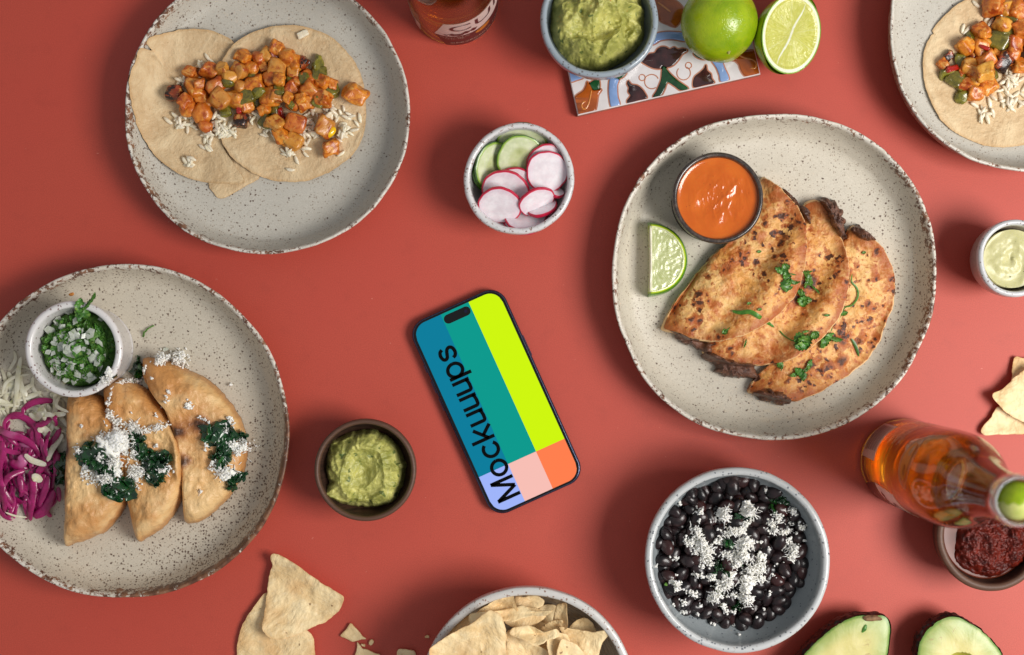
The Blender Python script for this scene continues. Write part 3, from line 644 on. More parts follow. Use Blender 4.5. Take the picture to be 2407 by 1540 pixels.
fried([(328, 845), (338, 841), (374, 847), (402, 855), (427, 867), (456, 880), (481, 894), (505, 914), (523, 936), (541, 957), (555, 979), (566, 1003), (573, 1032), (575, 1065), (571, 1096), (560, 1128), (545, 1155), (526, 1180), (502, 1203), (482, 1220), (459, 1232), (433, 1235), (428, 1215), (427, 1182), (420, 1086), (400, 1000), (368, 926), (333, 893)], .018, ((430, 1234), (328, 846)), .0035, .021, .055, 41, 'right fried taco with cheese crumbled at its top and a round scorch mark', [(428, 1086, 26, 22), (418, 1015, 26, 22), (470, 1000, 40, 24)], W(470, 1040, .018))
fried([(232, 912), (262, 892), (299, 900), (322, 910), (342, 926), (366, 950), (385, 974), (400, 995), (411, 1016), (420, 1045), (426, 1075), (428, 1105), (427, 1129), (423, 1155), (417, 1177), (405, 1203), (390, 1225), (374, 1244), (352, 1260), (332, 1272), (317, 1281), (308, 1268), (300, 1241), (290, 1193), (280, 1139), (262, 1050), (246, 985), (233, 947)], .024, ((312, 1285), (230, 915)), .0035, .024, .055, 51, 'middle fried taco under the largest heap of cheese and greens', [], W(350, 1085, .024))
fried([(150, 926), (170, 921), (190, 924), (219, 934), (240, 962), (262, 992), (277, 1030), (288, 1070), (295, 1110), (294, 1150), (286, 1180), (274, 1205), (260, 1228), (244, 1246), (230, 1260), (214, 1264), (198, 1275), (176, 1281), (156, 1288), (141, 1293), (140, 1270), (143, 1219), (142, 1139), (145, 1059), (146, 979)], .026, ((141, 1293), (147, 925)), .004, .027, .050, 61, 'left fried taco beside the pink onions with a scorched folded side', [(152, 1148, 14, 26), (155, 1055, 20, 30), (148, 1090, 12, 30)], W(205, 1100, .026), puff=.6)

for V_, F_ in PEND: register(V_, F_)
# ---------------------------------------------------------------- tortilla chips
def mat_chip():
    m = Mt('corn_chip'); rv = m.vec(off=m.rnd()); n = m.noise(46, 4, .6, .6, vec=rv); f = m.noise(420, 3, .6, vec=rv)
    c = m.mix(m.mr(n, .3, .7), L(224, 190, 136), L(244, 220, 172)); c = m.mix(m.math('MULTIPLY', m.mr(f, .52, .7), .35), c, L(240, 222, 188)); c = m.mix(m.math('MULTIPLY', m.specks(260, .3, .16, vec=rv), .75), c, L(120, 80, 44))
    c = m.mix(m.math('MULTIPLY', m.mr(m.noise(34, 3, .5, vec=rv), .5, .68), .6), c, L(208, 158, 98)); c = m.mix(m.math('MULTIPLY', m.mr(m.attr('t'), .93, 1.0), .45), c, L(214, 166, 108))
    m.bump(n, .7, .004); m.bump(m.noise(110, 3, .5, vec=rv), .8, .0028); m.bump(f, .2, .0005)
    return m.done(c, rough=.55, spec=.4)
mc = mat_chip()
def chip(pts, z0, label, seed, tilt=(0, 0), curl=.004, wave=.002, thick=.0016, group='tortilla chips lying on the paper', ref=None, n=150, rings=18, cat='chip', name='tortilla_chip', cdir=None, fold=None):
    P = WP(pts, z0 + .004); c = np.mean(P, 0)
    def fl(x, y, t):
        dx, dy = x - c[0], y - c[1]
        cd = cdir if cdir is not None else seed * 1.7
        u = dx * math.cos(cd) + dy * math.sin(cd)
        z = z0 + tilt[0] * dx + tilt[1] * dy + curl * (u / .03) ** 2 + wave * (1 + fbm(x, y, seed, 48, 2, seed)) * (0.4 + .6 * t) + .0005 * (1 + fbm(x, y, seed, 170, 2, seed + 1))
        if fold is not None: z = z + fold(dx, dy)
        return z
    return slab(name, P, 0, mc, label, cat, lambda x, y, t: thick * (1 - t ** 10 * .4) + 0 * x, n=n, rings=rings, smooth=0, wig=.0006, seed=seed, group=group, world=True, floor=fl, sharp=40, gap=0, center=c)
chip([(625, 1394), (601, 1422), (581, 1450), (565, 1482), (557, 1523), (560, 1563), (610, 1600), (680, 1610), (728, 1580), (739, 1547), (738, 1510), (726, 1486), (706, 1472), (670, 1440), (645, 1400)], .0003, 'rounded chip lying flat under the triangular one, lower left of centre', 3, curl=.0015, wave=.0012)
chip([(638, 1306), (646, 1300), (668, 1308), (710, 1335), (754, 1367), (785, 1387), (806, 1400), (808, 1412), (797, 1434), (786, 1446), (762, 1464), (735, 1473), (722, 1480), (712, 1486), (690, 1496), (658, 1501), (634, 1493), (620, 1478), (619, 1465), (623, 1434), (627, 1394), (635, 1341), (640, 1330), (637, 1316)], .0035, 'large triangular chip with a bubbled corner resting on the round chip', 5, curl=.006, wave=.0022, cdir=1.0, n=220, rings=30)
crg = 'broken chip crumbs beside the chip bowl'
chip([(823, 1466), (833, 1476), (843, 1486), (852, 1497), (860, 1503), (845, 1506), (827, 1510), (812, 1503), (799, 1496), (812, 1482)], .0002, 'largest four sided chip crumb between the chips and the bowl', 7, curl=.002, wave=.001, n=60, rings=8, group=crg, cat='crumb', name='chip_crumb')
chip([(868, 1506), (874, 1505), (878, 1511), (871, 1519), (866, 1514)], .0002, 'tiny chip crumb just right of the four sided crumb', 8, curl=0, wave=.0004, n=24, rings=3, group=crg, cat='crumb', name='chip_crumb')
chip([(848, 1515), (857, 1515), (857, 1521), (850, 1520)], .0002, 'smallest chip crumb, a pale fleck between two larger pieces', 9, curl=0, wave=.0004, n=24, rings=3, group=crg, cat='crumb', name='chip_crumb')
chip([(839, 1511), (848, 1524), (863, 1529), (880, 1537), (893, 1541), (885, 1556), (845, 1556), (832, 1548), (838, 1530)], .0002, 'jagged chip crumb cut off by the bottom edge', 10, curl=.002, wave=.001, n=60, rings=8, group=crg, cat='crumb', name='chip_crumb')
chip([(936, 1527), (955, 1528), (974, 1532), (977, 1545), (972, 1552), (934, 1552), (933, 1540)], .0002, 'square chip crumb at the bottom edge left of the bowl', 11, curl=.002, wave=.001, n=60, rings=8, group=crg, cat='crumb', name='chip_crumb')
chip([(1003, 1495), (1008, 1497), (1008, 1501), (998, 1500)], .0002, 'tiny pale crumb touching the shadow of the chip bowl', 12, curl=0, wave=.0003, n=24, rings=3, group=crg, cat='crumb', name='chip_crumb')
chip([(2384, 845), (2392, 839), (2405, 842), (2440, 850), (2450, 900), (2420, 935), (2384, 935), (2378, 893)], .0003, 'chip standing behind the others at the right edge', 13, curl=.002, wave=.002)
chip([(2347, 956), (2330, 981), (2308, 1005), (2306, 1016), (2314, 1023), (2340, 1022), (2407, 1021), (2460, 1018), (2450, 980), (2400, 960)], .0003, 'lower triangular chip at the right edge with a straight bottom side', 14, curl=.003, wave=.002)
chip([(2425, 860), (2407, 869), (2377, 895), (2358, 915), (2336, 924), (2333, 932), (2339, 942), (2352, 958), (2377, 978), (2407, 993), (2440, 1004), (2475, 960), (2465, 890)], .006, 'blunt cornered chip lying across the other two at the right edge', 15, curl=.005, wave=.002, cdir=.6)
cg = 'chips heaped in the white bowl'
chip([(1212, 1404), (1235, 1404), (1252, 1399), (1270, 1404), (1279, 1413), (1276, 1424), (1248, 1434), (1217, 1428)], 0.0330, 'rounded chip end at the back of the chip bowl', 21, tilt=(0, -.2), group=cg, n=100, rings=14)
chip([(1200, 1388), (1205, 1394), (1211, 1412), (1217, 1430), (1200, 1436), (1170, 1436), (1125, 1440), (1122, 1435), (1144, 1419), (1160, 1408), (1180, 1401)], 0.0390, 'folded chip at the upper left of the chip bowl, its peak touching the rim', 22, tilt=(.1, .55), group=cg, curl=.008, wave=.006, cdir=2.4, n=140, rings=20)
chip([(1100, 1425), (1125, 1438), (1120, 1460), (1090, 1490), (1080, 1490), (1082, 1470), (1092, 1450)], 0.0230, 'chip tucked deep against the left wall of the chip bowl', 23, tilt=(-.4, .2), group=cg, n=100, rings=12)
chip([(1310, 1421), (1322, 1416), (1331, 1415), (1333, 1440), (1333, 1473), (1324, 1480), (1316, 1474), (1300, 1470), (1302, 1450), (1306, 1434)], 0.0390, 'chip standing on edge near the right of the bowl', 24, tilt=(.7, .1), group=cg, curl=.006, wave=.004, n=110, rings=16)
chip([(1268, 1430), (1282, 1423), (1300, 1421), (1310, 1428), (1308, 1450), (1296, 1464), (1274, 1460)], 0.0290, 'shaded chip behind the one standing on edge', 25, group=cg, n=90, rings=12)
chip([(1210, 1470), (1222, 1456), (1245, 1452), (1270, 1455), (1296, 1463), (1310, 1476), (1290, 1490), (1250, 1492), (1220, 1485)], 0.0270, 'bowl shaped chip seen from its hollow side in the middle of the heap', 26, group=cg, curl=.010, wave=.001, n=110, rings=16)
chip([(1272, 1479), (1285, 1467), (1300, 1458), (1321, 1455), (1322, 1478), (1306, 1492), (1284, 1490)], 0.0370, 'small curved chip right of the hollow chip', 27, tilt=(.3, .5), group=cg, n=90, rings=12)
chip([(1194, 1478), (1215, 1490), (1240, 1505), (1256, 1511), (1285, 1526), (1292, 1556), (1240, 1580), (1206, 1570), (1192, 1527)], 0.0390, 'broad chip filling the middle of the bowl at the bottom edge', 28, tilt=(0, .15), group=cg, curl=.005, wave=.004, n=130, rings=18)
chip([(1240, 1506), (1256, 1512), (1289, 1503), (1310, 1500), (1314, 1524), (1300, 1550), (1270, 1545)], 0.0350, 'browned chip under the wavy one', 29, group=cg, n=90, rings=12)
chip([(1198, 1484), (1206, 1474), (1237, 1468), (1252, 1470), (1264, 1476), (1279, 1482), (1296, 1477), (1308, 1475), (1317, 1490), (1306, 1496), (1289, 1500), (1270, 1510), (1256, 1512), (1240, 1504), (1227, 1497), (1206, 1492)], 0.0470, 'wavy chip lying across the middle of the heap', 30, tilt=(0, -.25), group=cg, curl=.004, wave=.006, n=160, rings=18)
chip([(1103, 1455), (1104, 1444), (1112, 1440), (1144, 1436), (1185, 1434), (1210, 1430), (1227, 1425), (1240, 1429), (1250, 1436), (1275, 1437), (1299, 1434), (1292, 1442), (1276, 1447), (1258, 1446), (1237, 1451), (1222, 1456), (1206, 1461), (1190, 1458), (1150, 1462), (1112, 1468)], 0.0480, 'long rippled chip seen nearly edge on across the back of the heap', 31, tilt=(0, -.5), group=cg, curl=.0, wave=.005, n=200, rings=20)
chip([(1316, 1477), (1333, 1478), (1351, 1480), (1393, 1485), (1410, 1481), (1423, 1480), (1430, 1490), (1424, 1500), (1415, 1512), (1408, 1540), (1398, 1556), (1372, 1540), (1340, 1510), (1325, 1495)], 0.0450, 'three cornered chip at the right side of the bowl', 32, tilt=(.2, .1), group=cg, curl=.006, wave=.003, n=150, rings=20)
chip([(1320, 1500), (1328, 1502), (1355, 1516), (1375, 1540), (1390, 1570), (1350, 1600), (1305, 1580), (1307, 1545), (1312, 1518)], 0.0510, 'pointed chip rising at the bottom edge inside the bowl', 33, tilt=(-.1, .2), group=cg, curl=.005, wave=.003, n=120, rings=16)
chip([(1010, 1528), (1013, 1521), (1040, 1502), (1078, 1479), (1109, 1464), (1125, 1452), (1140, 1438), (1152, 1431), (1166, 1436), (1177, 1442), (1184, 1456), (1188, 1475), (1192, 1493), (1190, 1515), (1192, 1535), (1198, 1560), (1180, 1610), (1100, 1620), (1020, 1590), (1008, 1550)], 0.0570, 'largest chip, lying over the left rim of the bowl', 34, tilt=(0, .05), group=cg, curl=.005, wave=.004, cdir=2.2, n=240, rings=34)
chip([(1050, 1500), (1072, 1470), (1100, 1448), (1112, 1462), (1105, 1490), (1080, 1520)], .040, 'chip under the left edge of the largest chip, near the bowl wall', 35, tilt=(-.3, .2), group=cg, n=100, rings=12)
chip([(1335, 1488), (1352, 1462), (1372, 1450), (1392, 1462), (1400, 1490), (1370, 1505)], .036, 'shaded chip against the right wall of the chip bowl', 36, tilt=(.3, .3), group=cg, n=100, rings=12)
chip([(1170, 1438), (1190, 1418), (1225, 1424), (1262, 1430), (1285, 1448), (1250, 1468), (1200, 1470)], .038, 'wide chip filling the gap behind the wavy one', 37, group=cg, curl=.004, wave=.004, n=120, rings=14)
chip([(1286, 1500), (1306, 1486), (1330, 1490), (1345, 1520), (1330, 1560), (1295, 1550)], .044, 'chip between the wavy one and the pointed one', 38, group=cg, curl=.004, wave=.004, n=110, rings=14)
for k_, (px_, py_, z_, r_) in enumerate([(1160, 1560, .022, 62), (1300, 1590, .020, 60), (1230, 1660, .024, 66), (1140, 1690, .028, 58), (1330, 1690, .028, 60), (1240, 1760, .030, 62), (1200, 1600, .036, 56), (1290, 1640, .037, 60), (1165, 1740, .040, 58), (1300, 1760, .041, 56), (1235, 1700, .045, 62)]):
    a0_ = k_ * 1.9; P_ = [(px_ + r_ * rr_ * math.cos(a0_ + q_), py_ + r_ * rr_ * math.sin(a0_ + q_)) for q_, rr_ in ((0, 1), (.35, .82), (1.05, .62), (1.75, .84), (2.1, 1), (2.45, .8), (3.15, .58), (3.85, .82), (4.2, 1), (4.55, .8), (5.25, .6), (5.95, .82))]
    chip(P_, z_, 'chip %s the front half of the chip bowl' % ('deep in' if z_ < .032 else 'heaped in'), 60 + k_, tilt=(.12 * math.sin(k_), .12 * math.cos(k_)), group=cg + ', front half', curl=.004, wave=.003, n=84, rings=10)
# ---------------------------------------------------------------- potato cubes, peppers, rice
def mat_simple(name, c1, c2, sc=200, rough=.35, spec=.5, sss=0, sssr=(.003, .0015, .0008), coat=0, bmp=.3, spot=None, spotd=.1, rnd=.0, coatr=.12, c3=None, c3t=(.55, .7)):
    m = Mt(name); rv = m.vec(off=m.rnd()); n = m.noise(sc, 4, .6, .5, vec=rv); c = m.mix(m.mr(n, .3, .7), L(*c1), L(*c2))
    if name.endswith('_potato'): c = m.mix(m.math('MULTIPLY', m.mr(m.noise(1.7, 3, .65, .5, vec=rv), .50, .66), .85), c, L(150, 54, 12)); c = m.mix(m.math('MULTIPLY', m.mr(m.noise(2.3, 3, .6, .5, vec=m.vec((1, 1, 1.3), m.rnd())), .54, .68), .75), c, L(218, 164, 86))
    if c3: c = m.mix(m.mr(m.noise(sc * .6, 3, .6, vec=rv), *c3t), c, L(*c3))
    if spot: c = m.mix(m.math('MULTIPLY', m.specks(sc * 2.5, .28, spotd, vec=rv), .8), c, L(*spot))
    if rnd:
        h = m.n('ShaderNodeHueSaturation'); m.set(h.inputs['Color'], c); m.set(h.inputs['Value'], m.math('ADD', m.math('MULTIPLY', m.rnd(), 2 * rnd), 1 - rnd)); m.set(h.inputs['Hue'], m.math('ADD', m.math('MULTIPLY', m.rnd(), .016), .492)); c = h.outputs[0]
    if bmp: m.bump(n, bmp, .001); m.bump(m.noise(sc * 4, 2), bmp * .6, .0004)
    return m.done(c, rough=rough, spec=spec, sss=sss, sssr=sssr, coat=coat, coatr=coatr)
m_pot = mat_simple('glazed_potato', (186, 92, 20), (220, 136, 46), 2.6, .33, .5, .07, (.004, .0018, .0006), .12, .5, (150, 44, 14), .16, .14)
m_pol = mat_simple('light_potato', (198, 126, 38), (212, 150, 66), 2.6, .33, .5, .08, (.004, .0022, .0009), .12, .45, (170, 60, 20), .12, .12)
m_char = mat_simple('charred_potato', (120, 50, 20), (160, 74, 30), 2.6, .3, .5, .1, (.003, .001, .0005), .3, .6, (40, 14, 10), .3, .1, c3=(36, 16, 12), c3t=(.48, .56))
m_pep = mat_simple('green_pepper_dice', (84, 80, 22), (128, 118, 36), 2.6, .22, .55, .15, (.002, .002, .0005), .5, .4, (50, 46, 16), .1, .14)
m_red = mat_simple('red_pepper_dice', (150, 22, 14), (176, 34, 20), 2.6, .2, .55, .15, (.003, .001, .0005), .5, .3)
m_rice = mat_simple('cooked_rice', (222, 208, 180), (240, 230, 206), 2.6, .32, .5, .35, (.003, .0026, .0018), .15, .25, None, 0, .06)
BVm = []
def cube_variant(k, soft=.2):
    V, F = roundcube(k); r = random.Random(k)
    s = np.array([r.uniform(.85, 1.12), r.uniform(.8, 1.05), r.uniform(.8, 1.05)]); V = V * s
    V[:, 0] += r.uniform(-.2, .2) * V[:, 2]; V[:, 1] += r.uniform(-.18, .18) * V[:, 2]; V[:, 0] += r.uniform(-.18, .18) * V[:, 1]
    N = V / np.linalg.norm(V, axis=1)[:, None]
    V = V + np.stack([vnoise(V * 1.1 + 5 * k, 1), vnoise(V * 1.1 + 5 * k, 2), vnoise(V * 1.1 + 5 * k, 3)], 1) * soft + N * (vnoise(V * 3.3 + k, 7) * .055)[:, None]
    return V, F
def clump_variant(k):
    V, F = ico(3); V = V * np.array([1, .85, .7]); n = vnoise(V * 1.3 + 3 * k, 5) * .30 + vnoise(V * 3.1 + k, 6) * .13; return V * (1 + n)[:, None], F
cubes = {}
def cube_me(kind, k):
    key = (kind, k)
    if key not in cubes:
        V, F = cube_variant(k, .22) if kind != 'm' else clump_variant(k)
        cubes[key] = meshdata({'o': 'potato_cube', 'l': 'potato_cube', 'c': 'potato_cube', 'g': 'pepper_dice', 'r': 'pepper_dice', 'm': 'potato_cube'}[kind], V * .5, F, {'o': m_pot, 'l': m_pol, 'c': m_char, 'g': m_pep, 'r': m_red, 'm': m_pot}[kind], sharp=None)
    return cubes[key]
def dice(lst, tx, where, grp, special=None):
    """lst: (zoom x, zoom y, zoom size, kind); tx converts to picture units"""
    ctr = W(*tx(sum(q[0] for q in lst) / len(lst), sum(q[1] for q in lst) / len(lst)), .02)
    for i, (a, b, s, kd) in enumerate(lst):
        px, py = tx(a, b); sz = tx(a + s, b)[0] - px; d = sz * S
        x, y, z = at(px, py, d * .4); flat = .62 if kd in 'gr' else 1.0
        rot = (R_.uniform(-.45, .45), R_.uniform(-.45, .45), R_.uniform(0, PI))
        if i % 4 == 0: rot = (rot[0] + .6, rot[1] + .3, rot[2])
        zc = z + d * .40 * flat
        o = inst('potato_cube' if kd in 'olcm' else 'pepper_dice', cube_me(kd, R_.randrange(6)), (x, y, zc), rot, (d * 1.06, d * (1.0 if kd != 'r' else .45), d * flat))
        hm_bump(x, y, z, d * .55, d * .72 * flat)
        lab = {'o': 'orange glazed potato cube in the heap on the %s', 'm': 'irregular orange potato lump in the heap on the %s', 'l': 'paler golden potato cube in the heap on the %s', 'c': 'dark charred potato cube in the heap on the %s', 'g': 'olive green chopped pepper piece among the potato on the %s', 'r': 'small red pepper sliver among the potato on the %s'}[kd] % where
        g = {'o': 'orange potato cubes on the %s', 'm': 'mashed potato lumps on the %s', 'l': 'pale potato cubes on the %s', 'c': 'charred potato cubes on the %s', 'g': 'green pepper pieces on the %s', 'r': 'red pepper slivers on the %s'}[kd] % where
        sw = sector(x, y, *ctr, .05); lab = lab.replace('in the heap on', 'in the %s of the' % sw).replace('among the potato on', 'in the %s of the' % sw).replace('of the the', 'of the') + ' heap'; g = g + ', ' + sw
        if special and i in special: lab = special[i]; g = grp
        tag(o, lab, 'potato' if kd in 'olcm' else 'pepper', g)
def grain_me(k):
    V, F = ico(2); r = random.Random(k + 50); V = V * np.array([.5, .175, .155]); b = r.uniform(-.25, .25); V[:, 1] += b * (V[:, 0] ** 2 - .1); V[:, 0] += .02 * np.sin(V[:, 1] * 30)
    V *= (1 + .10 * vnoise(V * 7 + k, 3))[:, None]; return meshdata('rice_grain', V, F, m_rice, sharp=None)
grains = [grain_me(k) for k in range(7)]
def rice(polys, tx, n, label, group, zmax=.006, maxlift=2, lmm=(6.0, 8.6)):
    cnt = 0; tries = 0
    boxes = []
    while cnt < n and tries < n * 40:
        tries += 1; cx, cy, rx, ry, ro = polys[R_.randrange(len(polys))]
        a = R_.uniform(0, 2 * PI); q = math.sqrt(R_.random()); u, v = math.cos(a) * q * rx, math.sin(a) * q * ry
        px, py = tx(cx + u * math.cos(ro) - v * math.sin(ro), cy + u * math.sin(ro) + v * math.cos(ro)); x, y, z = at(px, py, .001)
        l = R_.uniform(*lmm) / 1000; o = inst('rice_grain', grains[R_.randrange(7)], (x, y, z + .0009), (R_.uniform(-.3, .3), R_.uniform(-.5, .35), R_.uniform(0, 2 * PI)), l)
        sw = sector(x, y, *W(*tx(sum(q[0] for q in polys) / len(polys), sum(q[1] for q in polys) / len(polys)), .01), .045) if n > 40 else None
        tag(o, label + (', %s part' % sw if sw else ''), 'rice', group + (', ' + sw if sw else '')); hm_bump(x, y, z, l * .30, .0011); cnt += 1
z2 = lambda a, b: ((600 + a / 2.369) * .5876, (100 + b / 2.369) * .5876)
z5 = lambda a, b: (2027.2 + .2863 * a, .2863 * b)
rg = 'rice grains on the left potato tacos'
rice([(290, 900, 130, 75, .1), (340, 900, 130, 90, .2), (700, 930, 160, 90, .1), (720, 1010, 90, 60, 0), (1060, 930, 110, 100, .3), (1130, 1030, 90, 70, 0), (1500, 900, 150, 90, .0), (1480, 1000, 130, 80, .2), (1760, 820, 110, 90, .6), (1650, 700, 60, 40, 0), (980, 850, 120, 50, 0)], z2, 150, 'white rice grain under the left potato heap', rg)
rice([(1900, 900, 90, 130, .2), (1860, 1010, 50, 60, 0), (1820, 1060, 40, 60, 0), (300, 540, 40, 30, 0), (480, 400, 25, 30, 0), (1280, 1200, 60, 50, 0), (1450, 1130, 60, 50, 0)], z2, 52, 'scattered white rice grain on the left tacos', rg + ', outer grains')
rice([(545, 1130, 80, 50, .3), (555, 1040, 60, 30, 0)], z2, 15, 'rice grain in the small clump below the potato on the left tortilla', 'small rice clump on the left tortilla')
rice([(365, 1280, 30, 75, .1)], z2, 9, 'rice grain in the lowest clump near the rim of the left tortilla', 'lowest rice clump on the left tortilla')
def single(tx, a, b, ang, lab, l=.0062, grp=None):
    px, py = tx(a, b); x, y, z = at(px, py, .001); o = inst('rice_grain', grains[R_.randrange(7)], (x, y, z + .0009), (0, 0, ang), l); tag(o, lab, 'rice', grp)
single(z2, 545, 305, -.9, 'rice grain lying alone above the potato heap on the left tortilla', .0075)
single(z2, 590, 350, -.8, 'rice grain just below the lone one above the potato heap', .0068)
single(z2, 495, 400, 1.2, 'upright rice grain at the upper left of the potato heap', .0068)
single(z2, 1330, 1370, -.15, 'rice grain lying alone near the lower edge of the round tortilla', .0075)
single(z2, 1390, 1280, -1.2, 'slanting rice grain a little above the lowest lone one on the round tortilla', .0075)
single(z2, 1475, 1225, -.8, 'rice grain pointing down right below the two bottom potato cubes', .0065)
single(z2, 1810, 1220, .6, 'rice grain beside the lowest right potato cube on the round tortilla', .0072)
single(z2, 1670, 1220, -1.0, 'rice grain half under the lowest right potato cube', .0065)
pc1 = [(235, 650, 130, 'c'), (385, 450, 105, 'o'), (430, 600, 170, 'o'), (575, 440, 150, 'o'), (690, 425, 120, 'l'), (885, 300, 125, 'o'), (840, 430, 130, 'l'), (755, 500, 145, 'l'), (1030, 320, 130, 'o'), (1110, 270, 110, 'l'), (1200, 225, 120, 'o'), (1180, 300, 90, 'c'), (1300, 310, 160, 'o'), (1200, 400, 155, 'l'), (1075, 400, 100, 'l'), (965, 415, 130, 'o'), (640, 570, 175, 'm'), (510, 710, 130, 'o'), (660, 700, 170, 'l'), (370, 790, 190, 'm'), (470, 560, 90, 'o'),
       (500, 840, 210, 'm'), (525, 960, 130, 'o'), (330, 720, 110, 'o'), (850, 590, 130, 'l'), (1000, 570, 165, 'o'), (1160, 520, 200, 'm'), (1225, 510, 100, 'o'), (830, 700, 150, 'o'), (910, 760, 130, 'o'), (1130, 690, 165, 'o'), (1210, 670, 120, 'l'), (1340, 610, 140, 'o'), (1370, 740, 190, 'm'), (1310, 690, 90, 'o'), (1510, 625, 175, 'o'), (1385, 370, 130, 'o'), (1450, 350, 90, 'c'), (1360, 430, 120, 'l'), (1400, 530, 120, 'o'), (1490, 490, 120, 'o'), (1630, 550, 130, 'o'), (1640, 700, 150, 'o'), (1730, 560, 90, 'o'), (1480, 740, 130, 'o'), (1430, 700, 90, 'o'),
       (860, 905, 130, 'c'), (1080, 800, 90, 'o'), (1190, 930, 145, 'l'), (1365, 930, 160, 'o'), (1255, 1055, 135, 'o'), (1350, 1100, 140, 'l'), (1650, 960, 160, 'l'), (1715, 1165, 140, 'o'), (1945, 660, 170, 'o'), (960, 490, 90, 'g'), (735, 540, 100, 'g'), (700, 800, 120, 'g'), (910, 680, 140, 'g'), (1020, 630, 120, 'g'), (1035, 730, 100, 'g'), (1300, 440, 90, 'g'), (1340, 510, 90, 'g'), (1460, 510, 100, 'g'), (1590, 370, 125, 'g'), (1600, 450, 130, 'g'), (1720, 620, 120, 'g'), (1590, 730, 90, 'g'), (1220, 610, 90, 'g'), (1150, 820, 100, 'g'), (1095, 910, 120, 'g'), (1275, 890, 60, 'g'), (1340, 760, 60, 'g'), (835, 770, 100, 'r'), (1240, 840, 110, 'r'), (460, 455, 70, 'r'), (380, 520, 60, 'r')]
sp1 = {0: 'small charred potato cube with a black corner at the far left of the heap', 46: 'dark browned potato piece alone on the rice below the left heap', 50: 'potato cube with a blackened edge just above the lowest pair', 51: 'lower of the two touching potato cubes at the bottom of the heap', 52: 'golden potato cube sitting beside the yellow corn kernel', 53: 'orange potato cube lying alone at the lower right of the round tortilla', 54: 'orange potato cube on the very right edge of the round tortilla', 64: 'shiny green pepper piece on the upper right of the heap, stacked on another'}
dice(pc1, z2, 'left plate', 'single potato pieces on the left plate', sp1)
pc4 = [(1080, 40, 150, 'o'), (1180, 70, 110, 'l'), (1150, 210, 140, 'l'), (965, 250, 110, 'o'), (1005, 285, 100, 'm'), (850, 385, 120, 'o'), (980, 390, 130, 'o'), (880, 550, 120, 'l'), (960, 600, 150, 'o'), (1010, 500, 150, 'o'), (1110, 430, 80, 'o'), (930, 660, 110, 'l'), (870, 690, 100, 'o'), (915, 765, 120, 'o'), (1040, 700, 120, 'o'), (1010, 590, 130, 'l'), (815, 590, 80, 'o'), (660, 525, 80, 'o'), (1250, 350, 130, 'o'), (1240, 450, 140, 'm'), (1290, 540, 110, 'o'), (1160, 500, 130, 'c'), (1280, 80, 150, 'o'), (1300, 180, 140, 'm'), (1250, 250, 90, 'l'), (1290, 250, 110, 'o'), (1380, 340, 140, 'o'), (1400, 450, 130, 'o'), (1400, 160, 130, 'l'), (1380, 40, 130, 'o'),
       (1180, 120, 110, 'g'), (1220, 150, 90, 'g'), (900, 310, 90, 'g'), (1130, 330, 150, 'g'), (1210, 290, 110, 'g'), (810, 490, 90, 'g'), (705, 600, 100, 'g'), (770, 645, 120, 'g'), (810, 700, 90, 'g'), (820, 790, 110, 'g'), (1060, 620, 100, 'g'), (745, 560, 100, 'r'), (710, 460, 70, 'c'), (1010, 390, 90, 'r'), (900, 465, 70, 'c')]
rice([(1000, 850, 110, 110, .4), (1030, 930, 80, 80, .6), (1180, 720, 110, 90, 0), (1230, 640, 90, 90, 0), (1300, 800, 100, 90, 0), (1200, 860, 60, 60, 0)], z5, 58, 'white rice grain on the top right taco', 'rice grains on the top right taco', lmm=(6.4, 9))
for a, b, g_, lb in [(935, 35, -.7, 'lone rice grain above the potato on the top right tortilla'), (1030, 145, .8, 'rice grain touching the upper potato cubes of the top right taco'), (825, 235, 1.3, 'rice grain, left of a pair on the top right tortilla'), (855, 250, .9, 'rice grain, right of a pair on the top right tortilla'), (1055, 180, 1.0, 'rice grain tucked under the upper potato cubes at the top right')]: single(z5, a, b, g_, lb, .0078)
dice(pc4, z5, 'top right plate', 'single potato pieces on the top right plate', {17: 'lone small orange cube at the left tip of the top right heap', 42: 'blackened morsel at the left tip of the top right heap'})
m_corn = mat_simple('corn_kernel_skin', (228, 178, 10), (240, 200, 30), 2.6, .2, .6, .2, (.003, .002, .0005), .4, .1)
V, F = ico(3); V = V * np.array([.5, .28, .26]); V[:, 1] *= 1 + .35 * V[:, 0]
px, py = z2(1705, 1020); x, y, z = at(px, py, .001); tag(inst('corn_kernel', meshdata('corn_kernel', V, F, m_corn, sharp=None), (x, y, z + .0016), (0, 0, .85), .0105), 'single bright yellow corn kernel on the rice beside a potato cube', 'corn')
V, F = boxsub(2, 2, 2, .2); V = V * np.array([.5, .26, .2]); px, py = z2(1450, 92); x, y, z = at(px, py)
tag(inst('onion_piece', meshdata('onion_piece', V + .05 * np.stack([vnoise(V * 4, 1)] * 3, 1), F, m_rice), (x, y, z + .001), (0, .1, .45), .0078), 'white diced onion flecked with herb, alone at the top of the round tortilla', 'onion')

